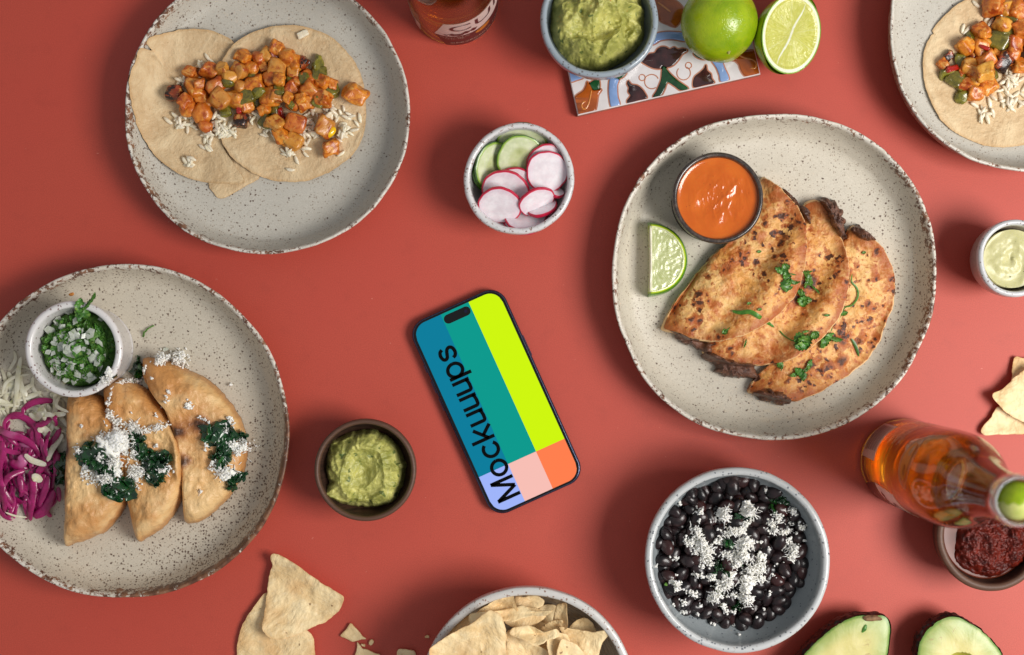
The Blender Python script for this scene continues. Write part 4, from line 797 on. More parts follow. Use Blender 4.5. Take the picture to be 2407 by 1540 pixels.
# ---------------------------------------------------------------- black beans
m_bean = Mt('black_bean_skin'); rv = m_bean.vec(off=m_bean.rnd()); n = m_bean.noise(1.8, 4, .6, vec=rv)
c = m_bean.mix(m_bean.mr(n, .35, .75), L(13, 10, 12), L(44, 30, 32)); c = m_bean.mix(m_bean.math('MULTIPLY', m_bean.mr(m_bean.rnd(), .82, 1.0), .7), c, L(66, 32, 30)); c = m_bean.mix(m_bean.math('MULTIPLY', m_bean.mr(m_bean.noise(1.1, 2, vec=rv), .55, .7), .5), c, L(72, 52, 50)); m_bean.bump(n, .3, .0008); m_bean.bump(m_bean.noise(9, 3), .3, .0004)
m_bean = m_bean.done(c, rough=.3, spec=.42, coat=.12, coatr=.18)
m_broth = mat_simple('bean_broth', (24, 14, 14), (50, 30, 28), 80, .14, .5, 0, coat=.6, bmp=.3)
cx, cy, R = bc_bean
bcx, bcy = W(1722, 1303, .036)
bh = lambda x, y: .0225 + .008 * np.clip(1 - ((x - bcx) ** 2 + (y - bcy) ** 2) / (.052 ** 2), 0, 1)
broth = dome_fill('bean_broth', m_broth, cx, cy, .0475, 120, 24, lambda x, y, t: bh(x, y) - .003 * t + fbm(x, y, 0, 80, 2, 3) * .001, 'thin dark broth pooled under the black beans', 'broth', base=lambda x, y, t: .009 + .010 * t ** 2)
def bean_me(k):
    V, F = ico(3); r = random.Random(k); V = V * np.array([.5, .36, .29]); V[:, 1] += .16 * V[:, 0] ** 2 * 1.6 - .03; V *= (1 + .06 * vnoise(V * 4 + k, 3))[:, None]
    return meshdata('black_bean', V, F, m_bean, sharp=None)
beans = [bean_me(k) for k in range(6)]
pts = []
for layer, (n, mind) in enumerate([(150, .0062), (120, .0072)]):
    lp = []
    for _ in range(9000):
        if len(lp) >= n: break
        a = R_.uniform(0, 2 * PI); q = math.sqrt(R_.random()) * (.0505 if layer == 0 else .0460)
        x, y = bcx + q * math.cos(a), bcy + q * math.sin(a)
        if math.hypot(x - cx, y - cy) > .0545: continue
        if all((x - u) ** 2 + (y - v) ** 2 > mind ** 2 for u, v in lp): lp.append((x, y))
    for x, y in lp:
        z = max(float(bh(x, y)) - .0015, zs(x, y) if layer or math.hypot(x - cx, y - cy) > .044 else 0); l = R_.uniform(.0105, .0142)
        o = inst('black_bean', beans[R_.randrange(6)], (x, y, z + .0026), (R_.uniform(-.6, .6), R_.uniform(-.5, .5), R_.uniform(0, 2 * PI)), l)
        hm_bump(x, y, z, .0052, .0048); sw = sector(x, y, bcx, bcy, .046); tag(o, ('top layer black bean in the %s of the grey bowl' if layer else 'lower layer black bean in the %s of the grey bowl') % sw, 'bean', ('upper black beans, %s' if layer else 'lower black beans, %s') % sw)

# ---------------------------------------------------------------- grated cheese (uncountable shreds) and wilted greens
m_cheese = mat_simple('white_cheese', (247, 244, 232), (252, 250, 243), 400, .6, .3, .4, (.002, .0019, .0015), 0, .3, None, 0, 0, c3=(240, 230, 170), c3t=(.66, .78))
ICO3 = ico(4)
def shreds(clumps, tx, dens, label, seed, cat='cheese', zl=.0, mat=None, lmm=(1.8, 4.8), rmm=(.42, .78), heap=.0075):
    r = random.Random(seed); VV = []; FF = []; off = 0
    for (a, b, w, h, ro) in clumps:
        px, py = tx(a, b); u = (tx(a + 1, b)[0] - px) * S; w_, h_ = w * u * .5, h * u * .5
        n = max(5, int(5.0 * dens * (w_ * h_) / 1e-5 + 6)); x0, y0, zb = at(px, py); lump_s = (w_ + h_) < .0085
        if w_ * h_ > 8e-6:
            for q in range(1 + int(w_ * h_ / 2.2e-5)):
                g1 = r.gauss(0, .42) * w_; g2 = r.gauss(0, .42) * h_; cr, sr = math.cos(-ro), math.sin(-ro); bx_, by_ = x0 + g1 * cr - g2 * sr, y0 + g1 * sr + g2 * cr
                bz_ = min(zs(bx_, by_), zb + .008); R0 = min(.0052, max(.0018, min(w_, h_) * r.uniform(.5, .85))); V, F = ICO3
                V = V * np.array([R0 * r.uniform(.9, 1.5), R0, R0 * .62]); V = V * (1 + .42 * vnoise(V * 620 + q * 3.3, 7) + .28 * vnoise(V * 1500 + q, 8))[:, None]; an = r.uniform(0, PI); ca, sa = math.cos(an), math.sin(an)
                V = np.stack([V[:, 0] * ca - V[:, 1] * sa + bx_, V[:, 0] * sa + V[:, 1] * ca + by_, V[:, 2] + bz_ + R0 * .25], 1); VV.append(V); FF += [tuple(k + off for k in f) for f in F]; off += len(V); hm_bump(bx_, by_, bz_, R0, R0 * .75)
        for i in range(n):
            g1 = max(-1.6, min(1.6, r.gauss(0, .52))); g2 = max(-1.6, min(1.6, r.gauss(0, .52)))
            dx, dy = g1 * w_, g2 * h_; cr, sr = math.cos(-ro), math.sin(-ro)
            x, y = x0 + dx * cr - dy * sr, y0 + dx * sr + dy * cr; z = zs(x, y)
            z = min(z, zb + .0055); pile = heap * math.exp(-(g1 * g1 + g2 * g2) * 1.4) * min(1, (w_ + h_) / .014) * r.random()
            l = r.uniform(*lmm) / 1000 * 1.15; rad = r.uniform(*rmm) / 1000 * .58; an = r.uniform(0, 2 * PI); be = r.uniform(-.8, .8)
            lump = r.random() < .5
            if lump_s: lump = r.random() < .8; l *= .7
            if lump: l = r.uniform(.7, 1.6) / 1000; rad = r.uniform(.45, 1.15) / 1000; pile *= .75
            ti = r.uniform(-.25, .3); p = []
            for s in (-.5, 0, .5):
                p.append((x + math.cos(an + be * s) * l * s, y + math.sin(an + be * s) * l * s, z + pile + rad + abs(s) * l * ti + r.uniform(0, .0003)))
            V, F = tube_fast(p, rad, r); VV.append(V); FF += [tuple(q + off for q in f) for f in F]; off += len(V)
            hm_bump(x, y, z, rad * 1.8, rad * .5)
    o = obj('grated_cheese', np.vstack(VV), FF, mat or m_cheese, sharp=None); return tag(o, label, cat, None, 'stuff')
def tube_fast(p, rad, r, ns=5):
    V = []
    P = [Vector(q) for q in p]
    for i, q in enumerate(P):
        t = (P[min(i + 1, len(P) - 1)] - P[max(i - 1, 0)]).normalized(); s = t.cross(Vector((0, 0, 1))).normalized(); u = s.cross(t)
        for j in range(ns):
            a = 2 * PI * j / ns; rr = rad * r.uniform(.65, 1.25) * (.75 if i != 1 else 1)
            V.append(tuple(q + s * math.cos(a) * rr + u * math.sin(a) * rr * .8))
    F = []
    for i in range(len(P) - 1):
        for j in range(ns): F.append((i * ns + j, i * ns + (j + 1) % ns, (i + 1) * ns + (j + 1) % ns, (i + 1) * ns + j))
    F.append(tuple(range(ns))[::-1]); F.append(tuple(range((len(P) - 1) * ns, len(P) * ns))); return V, F
m_kale = mat_simple('wilted_greens', (10, 38, 20), (26, 74, 32), 130, .24, .55, .05, (.001, .002, .0005), .45, .5, None, 0, .1, c3=(48, 104, 36), c3t=(.6, .74))
m_cil = mat_simple('cilantro_leaf', (44, 94, 28), (92, 140, 52), 2.6, .4, .45, .12, (.001, .002, .0005), .1, .3, None, 0, .12, c3=(122, 150, 70), c3t=(.56, .70))
def crumple(x, y, z, rx, ry, rot, seed, layers=4, hz=.006, mat=None, name='wilted_greens', label=None, cat='greens', group=None):
    r = random.Random(seed); VV = []; FF = []; off = 0
    for k in range(layers):
        n = 18; m_ = 10; th0 = r.uniform(0, 2 * PI); q = r.uniform(0, .55)
        ox, oy = math.cos(th0) * q * rx, math.sin(th0) * q * ry; a0 = r.uniform(0, PI); ll = r.uniform(.55, .95) * max(rx, ry) * 1.25; ww = ll * r.uniform(.45, .8)
        u, v = np.meshgrid(np.linspace(-1, 1, n), np.linspace(-1, 1, m_), indexing='ij')
        wid = np.sqrt(np.clip(1 - u ** 2, .02, 1)) * (1 + .35 * vnoise(np.stack([u * 4 + k, 0 * u, 0 * u + seed], -1), 3))
        X = u * ll * .5; Y = v * wid * ww * .5; sc = 6.4 / (ll + 1e-9) * .35
        P = np.stack([X * sc + seed * 3.1, Y * sc + k, 0 * X], -1)
        Z = vnoise(P * 1.0, seed) * hz * .55 + vnoise(P * 2.3, seed + 1) * hz * .45 + hz * (.25 + .55 * k / layers)
        X = X + vnoise(P * 1.7, seed + 2) * ll * .14; Y = Y + vnoise(P * 1.7, seed + 3) * ll * .14
        # foliage curls under at its margin
        Z = Z - (np.abs(v) ** 3) * hz * .35
        gx = ox + X * math.cos(a0) - Y * math.sin(a0); gy = oy + X * math.sin(a0) + Y * math.cos(a0)
        wx = x + gx * math.cos(rot) - gy * math.sin(rot); wy = y + gx * math.sin(rot) + gy * math.cos(rot)
        bz = np.array([zs(float(a), float(b)) for a, b in zip(wx[::3, ::3].ravel(), wy[::3, ::3].ravel())]).max()
        bz = min(bz, z + .004); wz = np.maximum(z * .5 + bz * .5 + Z, z + .0004)
        T = np.stack([wx, wy, wz], -1).reshape(-1, 3); B = T - np.array([0, 0, .0005])
        N = len(T); F = grid_faces(n, m_, 0, wrap=False); G = [tuple(q + N for q in f[::-1]) for f in F]
        E = [(i * m_) for i in range(n)]; bd = [j for j in range(m_)] + [i * m_ + m_ - 1 for i in range(1, n)] + [(n - 1) * m_ + j for j in range(m_ - 2, -1, -1)] + [i * m_ for i in range(n - 2, 0, -1)]
        H = [(bd[i], bd[(i + 1) % len(bd)], bd[(i + 1) % len(bd)] + N, bd[i] + N) for i in range(len(bd))]
        VV.append(np.vstack([T, B])); FF += [tuple(q + off for q in f) for f in F + G + H]; off += 2 * N
    o = obj(name, np.vstack(VV), FF, mat or m_kale, sharp=60); hm_bump(x, y, z, min(rx, ry) * .9, hz * .8)
    return tag(o, label, cat, group)
ze = lambda a, b: (.5342 * a, 605.2 + .5342 * b)
def greens(tx, lst, hz=.006, lz=0.0):
    for (a, b, w, h, ro, lab, seed) in lst:
        px, py = tx(a, b); u = (tx(a + 1, b)[0] - px) * S; x, y, z = at(px, py, .003, hm=False)
        nk = max(4, int((w * u) * (h * u) / 2.2e-5)); crumple(x, y, z + lz, w * u * .68, h * u * .68, -ro, seed, layers=min(nk, 14), hz=hz, label=lab)
greens(ze, [(262, 925, 95, 130, .1, 'wilted dark greens between the pink onions and the left fried taco', 101), (412, 872, 140, 110, -.3, 'clump of dark greens on the upper left of the cheese heap', 102), (480, 935, 110, 60, .2, 'dark greens under the cheese on the left fried taco', 103), (520, 1015, 150, 60, .25, 'strip of greens at the bottom of the cheese heap', 104), (600, 825, 50, 110, .3, 'narrow upright leaf right of the cheese peak on the middle taco', 105),
           (670, 895, 130, 90, -.1, 'wide clump of greens on the middle fried taco', 106), (735, 890, 55, 60, .4, 'curled leaf tip at the right end of the middle greens', 107), (680, 975, 90, 70, .4, 'lower greens of the middle taco below the wide clump', 108), (955, 780, 150, 60, .3, 'flat dark leaf at the top of the greens on the right taco', 109), (1072, 790, 40, 90, -.3, 'upright leaf on the outer edge of the right fried taco', 110), (985, 870, 110, 100, .3, 'central clump of greens on the right fried taco', 111), (1050, 955, 80, 75, .1, 'round curled leaf low on the right edge of the right taco', 112), (1012, 1005, 55, 70, .2, 'lowest greens on the right fried taco', 113), (600, 488, 40, 95, .1, 'dark leaf at the top between the middle and right fried tacos', 114), (543, 500, 70, 30, -.3, 'flat dark leaf behind the top of the middle fried taco', 115)])
shreds([(530, 800, 130, 150, .2), (500, 900, 90, 60, 0), (480, 970, 130, 80, .3), (410, 965, 50, 40, 0), (600, 950, 70, 100, 0), (640, 935, 60, 40, 0), (440, 795, 50, 30, 0), (515, 720, 40, 50, 0), (350, 850, 60, 40, .6), (375, 945, 50, 50, .3), (590, 740, 60, 50, 0), (650, 755, 90, 35, -.2), (700, 745, 80, 30, -.3), (725, 935, 90, 25, 0), (740, 925, 30, 20, 0), (445, 880, 40, 50, 0), (590, 870, 40, 60, .2)], ze, 3.4, 'white grated cheese heaped over greens across the left and middle fried tacos', 5)
shreds([(485, 685, 50, 55, 0), (480, 640, 30, 30, .6), (430, 580, 30, 8, .2), (490, 610, 10, 50, .4)], ze, 3.0, 'small tuft of grated cheese where the left and middle fried tacos meet', 6)
shreds([(795, 445, 80, 70, .1), (710, 455, 60, 60, -.5), (740, 435, 60, 35, 0)], ze, 8.0, 'thick crumble of white cheese at the tip of the right fried taco', 7, rmm=(.6, 1.1), lmm=(1.2, 2.8), heap=.009)
shreds([(550, 530, 80, 45, .2), (590, 545, 60, 40, 0), (585, 500, 25, 30, 0)], ze, 4.5, 'crumbled cheese and onion at the top of the middle fried taco', 8, rmm=(.5, 1.0))
shreds([(1075, 840, 70, 90, .5), (1020, 815, 50, 50, .6), (985, 940, 90, 60, .2), (950, 925, 50, 50, 0), (1020, 720, 30, 60, -.4), (910, 830, 20, 50, .1), (960, 810, 30, 30, 0), (1000, 760, 30, 40, 0), (940, 900, 30, 30, 0)], ze, 3.2, 'grated cheese strewn over the greens on the right fried taco', 9)
shreds([(835, 650, 40, 40, 0), (735, 625, 25, 40, 0), (750, 592, 25, 8, .2), (885, 705, 20, 10, .3), (905, 712, 14, 10, 0), (920, 725, 10, 10, 0), (885, 1030, 10, 22, .4), (700, 680, 8, 50, .2), (670, 532, 16, 10, 0), (1017, 560, 20, 8, 0), (690, 825, 15, 20, 0), (363, 742, 20, 12, .5), (710, 625, 10, 10, 0)], ze, 1.2, 'stray cheese crumbs scattered over the fried tacos', 10)
zb6 = lambda a, b: (1498.4 + .29417 * a, 1087 + .29417 * b)
greens(zb6, [(790, 440, 90, 160, .5, 'dark green leaf in the cheese at the top of the beans', 121), (890, 440, 110, 60, .3, 'leaf sliver right of the top leaf in the beans', 122), (1105, 320, 110, 190, .15, 'largest wilted leaf on the beans, near the upper right wall', 123), (440, 610, 120, 90, -.6, 'leaf scrap on the left of the bean bowl', 124), (715, 645, 140, 60, .2, 'thin green leaf across the middle of the cheese', 125), (650, 850, 140, 150, .2, 'broad leaf in the centre of the bean bowl', 126), (700, 820, 60, 60, 0, 'small leaf beside the broad central leaf in the beans', 127), (770, 1150, 120, 60, -.5, 'green leaf among the lower cheese in the bean bowl', 128), (835, 770, 50, 90, -.5, 'dark leaf sliver right of the bean bowl centre', 129)], hz=.0055, lz=.0035)
for a, b, w, h, ro, lab, sd in [(650, 1045, 120, 40, -.05, 'bright green leaf strip low in the bean bowl', 131), (250, 1000, 40, 100, .1, 'bright green leaf against the left wall of the bean bowl', 132), (325, 825, 30, 30, 0, 'tiny bright green fleck at the left of the beans', 133)]:
    px, py = zb6(a, b); x, y, z = at(px, py, .003); u = .29417 * S; crumple(x, y, z, w * u * .55, h * u * .55, -ro, sd, layers=2, hz=.002, mat=m_cil, name='cilantro_leaf', label=lab, cat='herb')
shreds([(690, 420, 90, 150, .3), (890, 400, 130, 110, .4), (860, 330, 40, 60, .3), (1110, 450, 90, 120, .6), (1080, 530, 110, 80, -.6), (1200, 460, 90, 30, .7), (1230, 390, 90, 70, .6), (1310, 510, 60, 60, -.4), (1180, 540, 90, 50, -.5), (1230, 700, 110, 150, .1), (1200, 620, 60, 60, 0), (760, 540, 200, 90, -.3), (850, 480, 120, 60, -.5), (470, 560, 80, 130, -.4), (400, 630, 90, 90, 0), (550, 700, 130, 170, .1), (540, 800, 110, 80, 0), (850, 640, 150, 110, -.3), (820, 760, 160, 120, .2), (970, 820, 120, 130, .3), (640, 620, 90, 70, 0), (700, 730, 120, 80, .2), (900, 850, 120, 90, 0), (1060, 480, 70, 60, 0), (640, 980, 90, 70, .3), (860, 1000, 80, 80, 0), (520, 640, 70, 80, 0), (1150, 560, 70, 60, 0), (780, 820, 90, 60, 0), (490, 900, 140, 40, .1), (590, 910, 80, 60, 0), (880, 920, 180, 110, -.3), (980, 930, 70, 70, 0), (700, 960, 150, 110, -.1), (620, 1070, 110, 90, -.4), (310, 980, 80, 110, 0), (430, 1040, 150, 40, .5), (860, 1080, 110, 110, .2), (750, 1060, 90, 40, 0), (370, 1120, 60, 50, 0), (690, 1160, 40, 110, -.5), (760, 1190, 60, 30, -.4), (370, 1195, 60, 30, 0), (490, 380, 70, 70, .4), (290, 760, 50, 30, 0), (460, 710, 30, 70, 0)], zb6, 6.0, 'heap of white grated cheese spread over the black beans', 11, lmm=(2.2, 5.6), rmm=(.45, .85))
shreds([(600, 1285, 40, 30, .3), (770, 1290, 40, 25, 0), (950, 1250, 25, 50, -.3), (1075, 900, 35, 35, 0), (1050, 1040, 50, 30, -.6), (1050, 690, 25, 45, 0), (1010, 525, 45, 10, 0), (1260, 560, 12, 30, 0), (1330, 625, 40, 12, -.2), (580, 465, 20, 20, 0), (335, 325, 30, 35, 0), (500, 1140, 30, 22, 0), (475, 1205, 20, 40, 0), (970, 635, 50, 20, 0), (1110, 815, 25, 35, 0), (490, 465, 20, 40, 0), (650, 535, 30, 20, 0), (145, 825, 16, 16, 0), (800, 1355, 8, 8, 0), (1020, 215, 22, 40, 0), (1010, 1170, 10, 20, 0), (285, 1135, 22, 18, 0), (1160, 295, 30, 20, 0)], zb6, 1.6, 'loose cheese crumbs around the heap on the black beans', 12)

# ---------------------------------------------------------------- chopped onion and cilantro in the ramekin
m_on = mat_simple('raw_onion', (176, 184, 166), (214, 218, 204), 2.6, .3, .5, .35, (.004, .004, .003), .2, .2, None, 0, .08)
cx, cy, R, zb, zt = rk_h
m_hb = mat_simple('herb_bed', (54, 96, 32), (104, 146, 62), 300, .5, .4, 0, bmp=.8)
dome_fill('herb_bed', m_hb, cx, cy, R - .0072, 90, 24, lambda x, y, t: zt - .0150 + .010 * (1 - t ** 2) + fbm(x, y, 0, 200, 3, 3) * .002, 'bed of finely chopped cilantro filling the white ramekin', 'herbs', base=zb + .006)
def shard_me(k, name, mat, w, tip=False):
    r = random.Random(k + 300); n = r.choice([4, 5, 6]); O = []
    for i in range(n):
        a = 2 * PI * i / n + r.uniform(-.3, .3); O.append((math.cos(a) * .5 * r.uniform(.75, 1.1), math.sin(a) * .5 * w * r.uniform(.7, 1.1)))
    O = np.array(O); c = r.uniform(-.6, .6); rings = [0.0, .55, 1.0]; V = []; 
    for s in (1, -1):
        V.append((0, 0, s * .07))
        for t in rings[1:]:
            for p in O: x, y = p * t; V.append((x, y, s * .07 * (1 if t < 1 else .7) + c * (x * x + .5 * y * y)))
    V = np.array(V); N = 1 + 2 * n; F = []
    for s in (0, 1):
        o = s * N; f = [(o, o + 1 + j, o + 1 + (j + 1) % n) for j in range(n)] + [(o + 1 + j, o + 1 + n + j, o + 1 + n + (j + 1) % n, o + 1 + (j + 1) % n) for j in range(n)]
        F += [q[::-1] if s else q for q in f]
    F += [(1 + n + j, N + 1 + n + j, N + 1 + n + (j + 1) % n, 1 + n + (j + 1) % n) for j in range(n)]
    return meshdata(name, V, F, mat, sharp=35)
ons = [shard_me(k, 'onion_piece', m_on, .72) for k in range(7)]
def leaf_mesh(k, wid=.3, lobes=3):
    """a cut cilantro leaf: serrated, cupped, about 1 long"""
    r = random.Random(k + 900); n = 26; m_ = 5; V = []
    cv = r.uniform(-.35, .35); cu = r.uniform(-.25, .5)
    for i in range(n):
        u = i / (n - 1); w = wid * (.12 + math.sin(PI * min(1, u * 1.02)) ** .7) * (1 + .38 * abs(math.sin(u * PI * lobes * 1.5 + k)) - .15)
        if u > .97: w *= .3
        for j in range(m_):
            v = j / (m_ - 1) * 2 - 1; x = u - .5; y = v * w * .5
            V.append((x, y + cv * (u - .5) ** 2 * 1.4, cu * (u - .5) ** 2 + .22 * wid * v * v * (1 if k % 2 else -1) + .05 * math.sin(u * 14 + v * 4 + k)))
    V = np.array(V); N = len(V); F = grid_faces(n, m_, 0, wrap=False); bd = [j for j in range(m_)] + [i * m_ + m_ - 1 for i in range(1, n)] + [(n - 1) * m_ + j for j in range(m_ - 2, -1, -1)] + [i * m_ for i in range(n - 2, 0, -1)]
    FF = F + [tuple(q + N for q in f[::-1]) for f in F] + [(bd[i], bd[(i + 1) % len(bd)], bd[(i + 1) % len(bd)] + N, bd[i] + N) for i in range(len(bd))]
    return np.vstack([V, V - np.array([0, 0, .035])]), FF
cils = []
for k in range(9):
    V, F = leaf_mesh(k, [.28, .5, .2, .75, .38, .16, .6, .3, .24][k]); cils.append(meshdata('cilantro_leaf', V, F, m_cil, sharp=70))
for i in range(150):
    a = R_.uniform(0, 2 * PI); q = math.sqrt(R_.random()) * (R - .0105); x, y = cx + q * math.cos(a), cy + q * math.sin(a); z = zs(x, y); l = R_.uniform(.0055, .0115)
    o = inst('cilantro_leaf', cils[R_.randrange(9)], (x, y, z + .0008), (R_.uniform(-.7, .7), R_.uniform(-.5, .5), R_.uniform(0, 2 * PI)), l); hm_bump(x, y, z, l * .25, .0009)
    sw = sector(x, y, cx, cy, .028); tag(o, 'shred of chopped cilantro in the %s of the white ramekin' % sw, 'herb', 'chopped cilantro in the white ramekin, ' + sw)
zr = lambda a, b: (.38156 * a, 675.7 + .38156 * b)
onl = [(340, 220, 60), (310, 270, 70), (265, 285, 60), (400, 300, 75), (455, 290, 70), (480, 325, 60), (395, 355, 70), (430, 400, 80), (470, 385, 60), (345, 345, 45), (265, 405, 60), (300, 395, 45), (520, 300, 45), (565, 285, 65), (610, 350, 65), (580, 430, 75), (600, 455, 60), (640, 420, 45), (535, 335, 40), (395, 510, 70), (350, 560, 60), (470, 530, 60), (535, 550, 90), (365, 480, 55), (460, 580, 50), (500, 270, 40), (475, 205, 55), (430, 150, 45), (350, 320, 40), (420, 440, 60), (505, 480, 40), (330, 470, 45), (620, 490, 50), (380, 245, 45), (550, 395, 40), (470, 350, 60), (440, 320, 55), (415, 375, 60)]
onl += [(R_.uniform(270, 640), R_.uniform(190, 570), R_.uniform(34, 58)) for _ in range(22)]
for i, (a, b, s) in enumerate(onl):
    px, py = zr(a, b); x, y, z = at(px, py, .001); l = s * .38156 * S * 1.2
    o = inst('onion_piece', ons[i % 7], (x, y, z + .0014), (R_.uniform(-.4, .4), R_.uniform(-.4, .4), R_.uniform(0, 2 * PI)), l); hm_bump(x, y, z, l * .35, .0012)
    tag(o, 'large curved onion piece low in the white ramekin' if i == 22 else 'diced white onion in the %s of the white ramekin' % sector(x, y, cx, cy, .028), 'onion', None if i == 22 else 'diced onion in the white ramekin, ' + sector(x, y, cx, cy, .028))
for i in range(30):
    a = R_.uniform(0, 2 * PI); q = (.3 + .7 * math.sqrt(R_.random())) * (R - .0105); x, y = cx + q * math.cos(a), cy + q * math.sin(a); z = zs(x, y); l = R_.uniform(.004, .0085)
    o = inst('cilantro_leaf', cils[R_.randrange(9)], (x, y, z + .0006), (R_.uniform(-.5, .5), R_.uniform(-.4, .4), R_.uniform(0, 2 * PI)), l)
    sw = sector(x, y, cx, cy, .028); tag(o, 'shred of chopped cilantro in the %s of the white ramekin' % sw, 'herb', 'chopped cilantro in the white ramekin, ' + sw)
# sprig poking over the ramekin rim
def sprig(name, parts, stem, label, mat=m_cil, lift=.002, group=None):
    """parts: (px, py, length px, angle, variant); stem: pixel path"""
    px, py = parts[0][:2]; x0, y0, z0 = at(px, py)
    e = empty(name, (x0, y0, z0), label, 'herb', group)
    if stem:
        P = []
        for k, (a, b) in enumerate(stem):
            x, y, z = at(a, b, lift); P.append((x, y, z + .0009 + .0008 * math.sin(k)))
        V, F = tube_mesh(P, .00045, ns=6); obj('stem', V, F, mat, parent=e)
    for (a, b, l, an, k) in parts:
        x, y, z = at(a, b, lift); o = inst('leaf', cils[k % 9], (x - x0, y - y0, z + lift - z0), (R_.uniform(-.3, .3), R_.uniform(-.3, .3), an), l * S, parent=e)
        hm_bump(x, y, z, l * S * .2, .001)
    return e
z_r = lambda a, b: (a * .38156, 675.7 + b * .38156)
x0, y0, _ = at(190, 742); zt0 = zt
e = empty('cilantro_sprig', (x0, y0, zt0 - .006), 'cilantro sprig sticking up over the back rim of the white ramekin', 'herb')
for (a, b, z, l, an, k) in [(492, 150, zt - .004, 62, 1.5, 4), (490, 110, zt, 46, 1.4, 1), (515, 150, zt - .002, 44, 2.2, 6), (540, 110, zt + .002, 44, .9, 2), (565, 75, zt + .004, 34, 1.1, 5), (580, 55, zt + .006, 26, 1.2, 7), (555, 90, zt + .004, 20, .1, 0)]:
    px, py = z_r(a, b); x, y = W(px, py, z); inst('leaf', cils[k], (x - x0, y - y0, z - zt0 + .006), (.3, -.2, an), l * .5 * S * 1.5, parent=e)
V, F = tube_mesh([(*W(*z_r(480, 190), zt - .008), zt - .008), (*W(*z_r(515, 140), zt), zt), (*W(*z_r(550, 95), zt + .004), zt + .004), (*W(*z_r(590, 40), zt + .007), zt + .007)], .0004, ns=6); obj('stem', V, F, m_cil, parent=e)
sprig('herb_scrap', [(343, 778, 20, .9, 5), (338, 786, 16, 1.6, 2)], [(334, 792), (340, 780), (352, 770), (362, 765)], 'thin curl of herb lying alone on the plate above the fried tacos')
V, F = ico(2); x, y, z = at(168, 691); tag(inst('crumb', meshdata('crumb', V * .5, F, m_pol), (x, y, z + .0004), (0, 0, 0), (.004, .003, .001)), 'golden crumb stuck on the plate above the white ramekin', 'crumb')

# ---------------------------------------------------------------- cilantro on the quesadillas
zq = lambda a, b: (1410.2 + .5342 * a, 235 + .5342 * b)
def sq(name, pts, stem, label):
    parts = [(*zq(a, b), l * .5342, an, k) for (a, b, l, an, k) in pts]; st = [zq(a, b) for a, b in stem] if stem else None
    sprig(name, parts, st, label)
sq('cilantro_sprig', [(800, 752, 62, -.3, 4), (815, 735, 40, .5, 3), (825, 780, 55, -1.3, 1), (818, 815, 60, 1.4, 6), (842, 800, 50, -.5, 0), (860, 805, 44, .2, 8), (835, 830, 36, .5, 7), (850, 768, 30, -.2, 5)], [(780, 745), (820, 775), (860, 800), (885, 795)], 'cilantro sprig on the uppermost quesadilla beside a charred spot')
sq('cilantro_sprig', [(908, 758, 55, .0, 2), (918, 785, 62, -1.3, 4), (908, 810, 45, 1.2, 8), (925, 800, 40, -1.0, 6), (945, 830, 50, -.7, 5)], [(890, 755), (915, 790), (935, 820), (970, 855)], 'cilantro sprig straddling the edge between the upper two quesadillas')
sq('cilantro_sprig', [(895, 865, 70, -1.1, 0), (892, 885, 50, 1.3, 3), (912, 880, 44, .4, 6), (885, 850, 40, -.6, 1)], [(885, 845), (900, 900)], 'folded cilantro leaf just below the straddling sprig')
x0, y0, z0 = at(*zq(670, 950))
# long blade-like herb strip
def ribbon(path, w, mat, label, name, zl=.0014, cat='herb', curl=.3):
    P = []
    for a, b in path:
        x, y, z = at(a, b); P.append((x, y, z + zl))
    V, F = tube_mesh(P, [w * S * .2, w * S * .42, w * S * .44, w * S * .36, w * S * .15], flat=.12, ns=8, taper=True, twist=curl); o = obj(name, V, F, mat, sharp=28); return tag(o, label, cat)
m_blade = mat_simple('green_blade', (44, 96, 24), (86, 138, 46), 160, .42, .45, .1, (.001, .002, .0005), 0, .25)
ribbon([zq(580, 928), zq(615, 936), zq(660, 933), zq(700, 955), zq(740, 982), zq(765, 1000)], 12, m_blade, 'long bent green herb strip across the uppermost quesadilla', 'herb_strip')
sq('herb_scrap', [(558, 1015, 40, .8, 5), (548, 1020, 28, .2, 3)], None, 'small dark herb flake near the lower edge of the uppermost quesadilla')
sq('herb_scrap', [(640, 1072, 44, 1.3, 5)], None, 'thin green sliver on the lower left of the middle quesadilla')
sq('cilantro_sprig', [(880, 1045, 60, .3, 6), (900, 1060, 66, 1.2, 3), (890, 1082, 66, .1, 1), (915, 1050, 40, 1.6, 4), (870, 1068, 44, .9, 0), (905, 1020, 34, .2, 8), (908, 1085, 40, .5, 7)], [(792, 1015), (815, 1040), (850, 1060), (885, 1060)], 'cilantro cluster with a long stem in the middle quesadilla lower half')
sq('cilantro_sprig', [(990, 1060, 66, .9, 1), (1010, 1040, 50, .5, 4), (1040, 1055, 60, -.2, 0), (985, 1075, 44, .5, 6), (1020, 1010, 24, 1.2, 5)], [(975, 1080), (1000, 1050), (1060, 1065)], 'cilantro on the step between the middle and lowest quesadillas')
sq('herb_scrap', [(945, 1035, 40, .3, 3), (955, 1028, 28, .9, 6)], None, 'pale green leaf bit between the two lower cilantro clusters')
sq('herb_scrap', [(1075, 940, 34, .4, 1)], None, 'dark green leaf bit at the edge of the middle quesadilla below the ring')
sq('herb_scrap', [(1000, 948, 30, .1, 7)], None, 'olive leaf flake on the right of the middle quesadilla')
sq('cilantro_sprig', [(865, 1205, 60, .5, 0), (880, 1200, 55, -.8, 1), (895, 1215, 44, -1.2, 6), (925, 1165, 50, 1.2, 4), (915, 1185, 40, .8, 8)], [(850, 1215), (885, 1200), (935, 1155)], 'cilantro sprig near the lower end of the lowest quesadilla')
sq('herb_scrap', [(795, 1168, 38, -.7, 6), (800, 1180, 28, 1.4, 5)], None, 'small green leaf at the lower rim of the middle quesadilla')
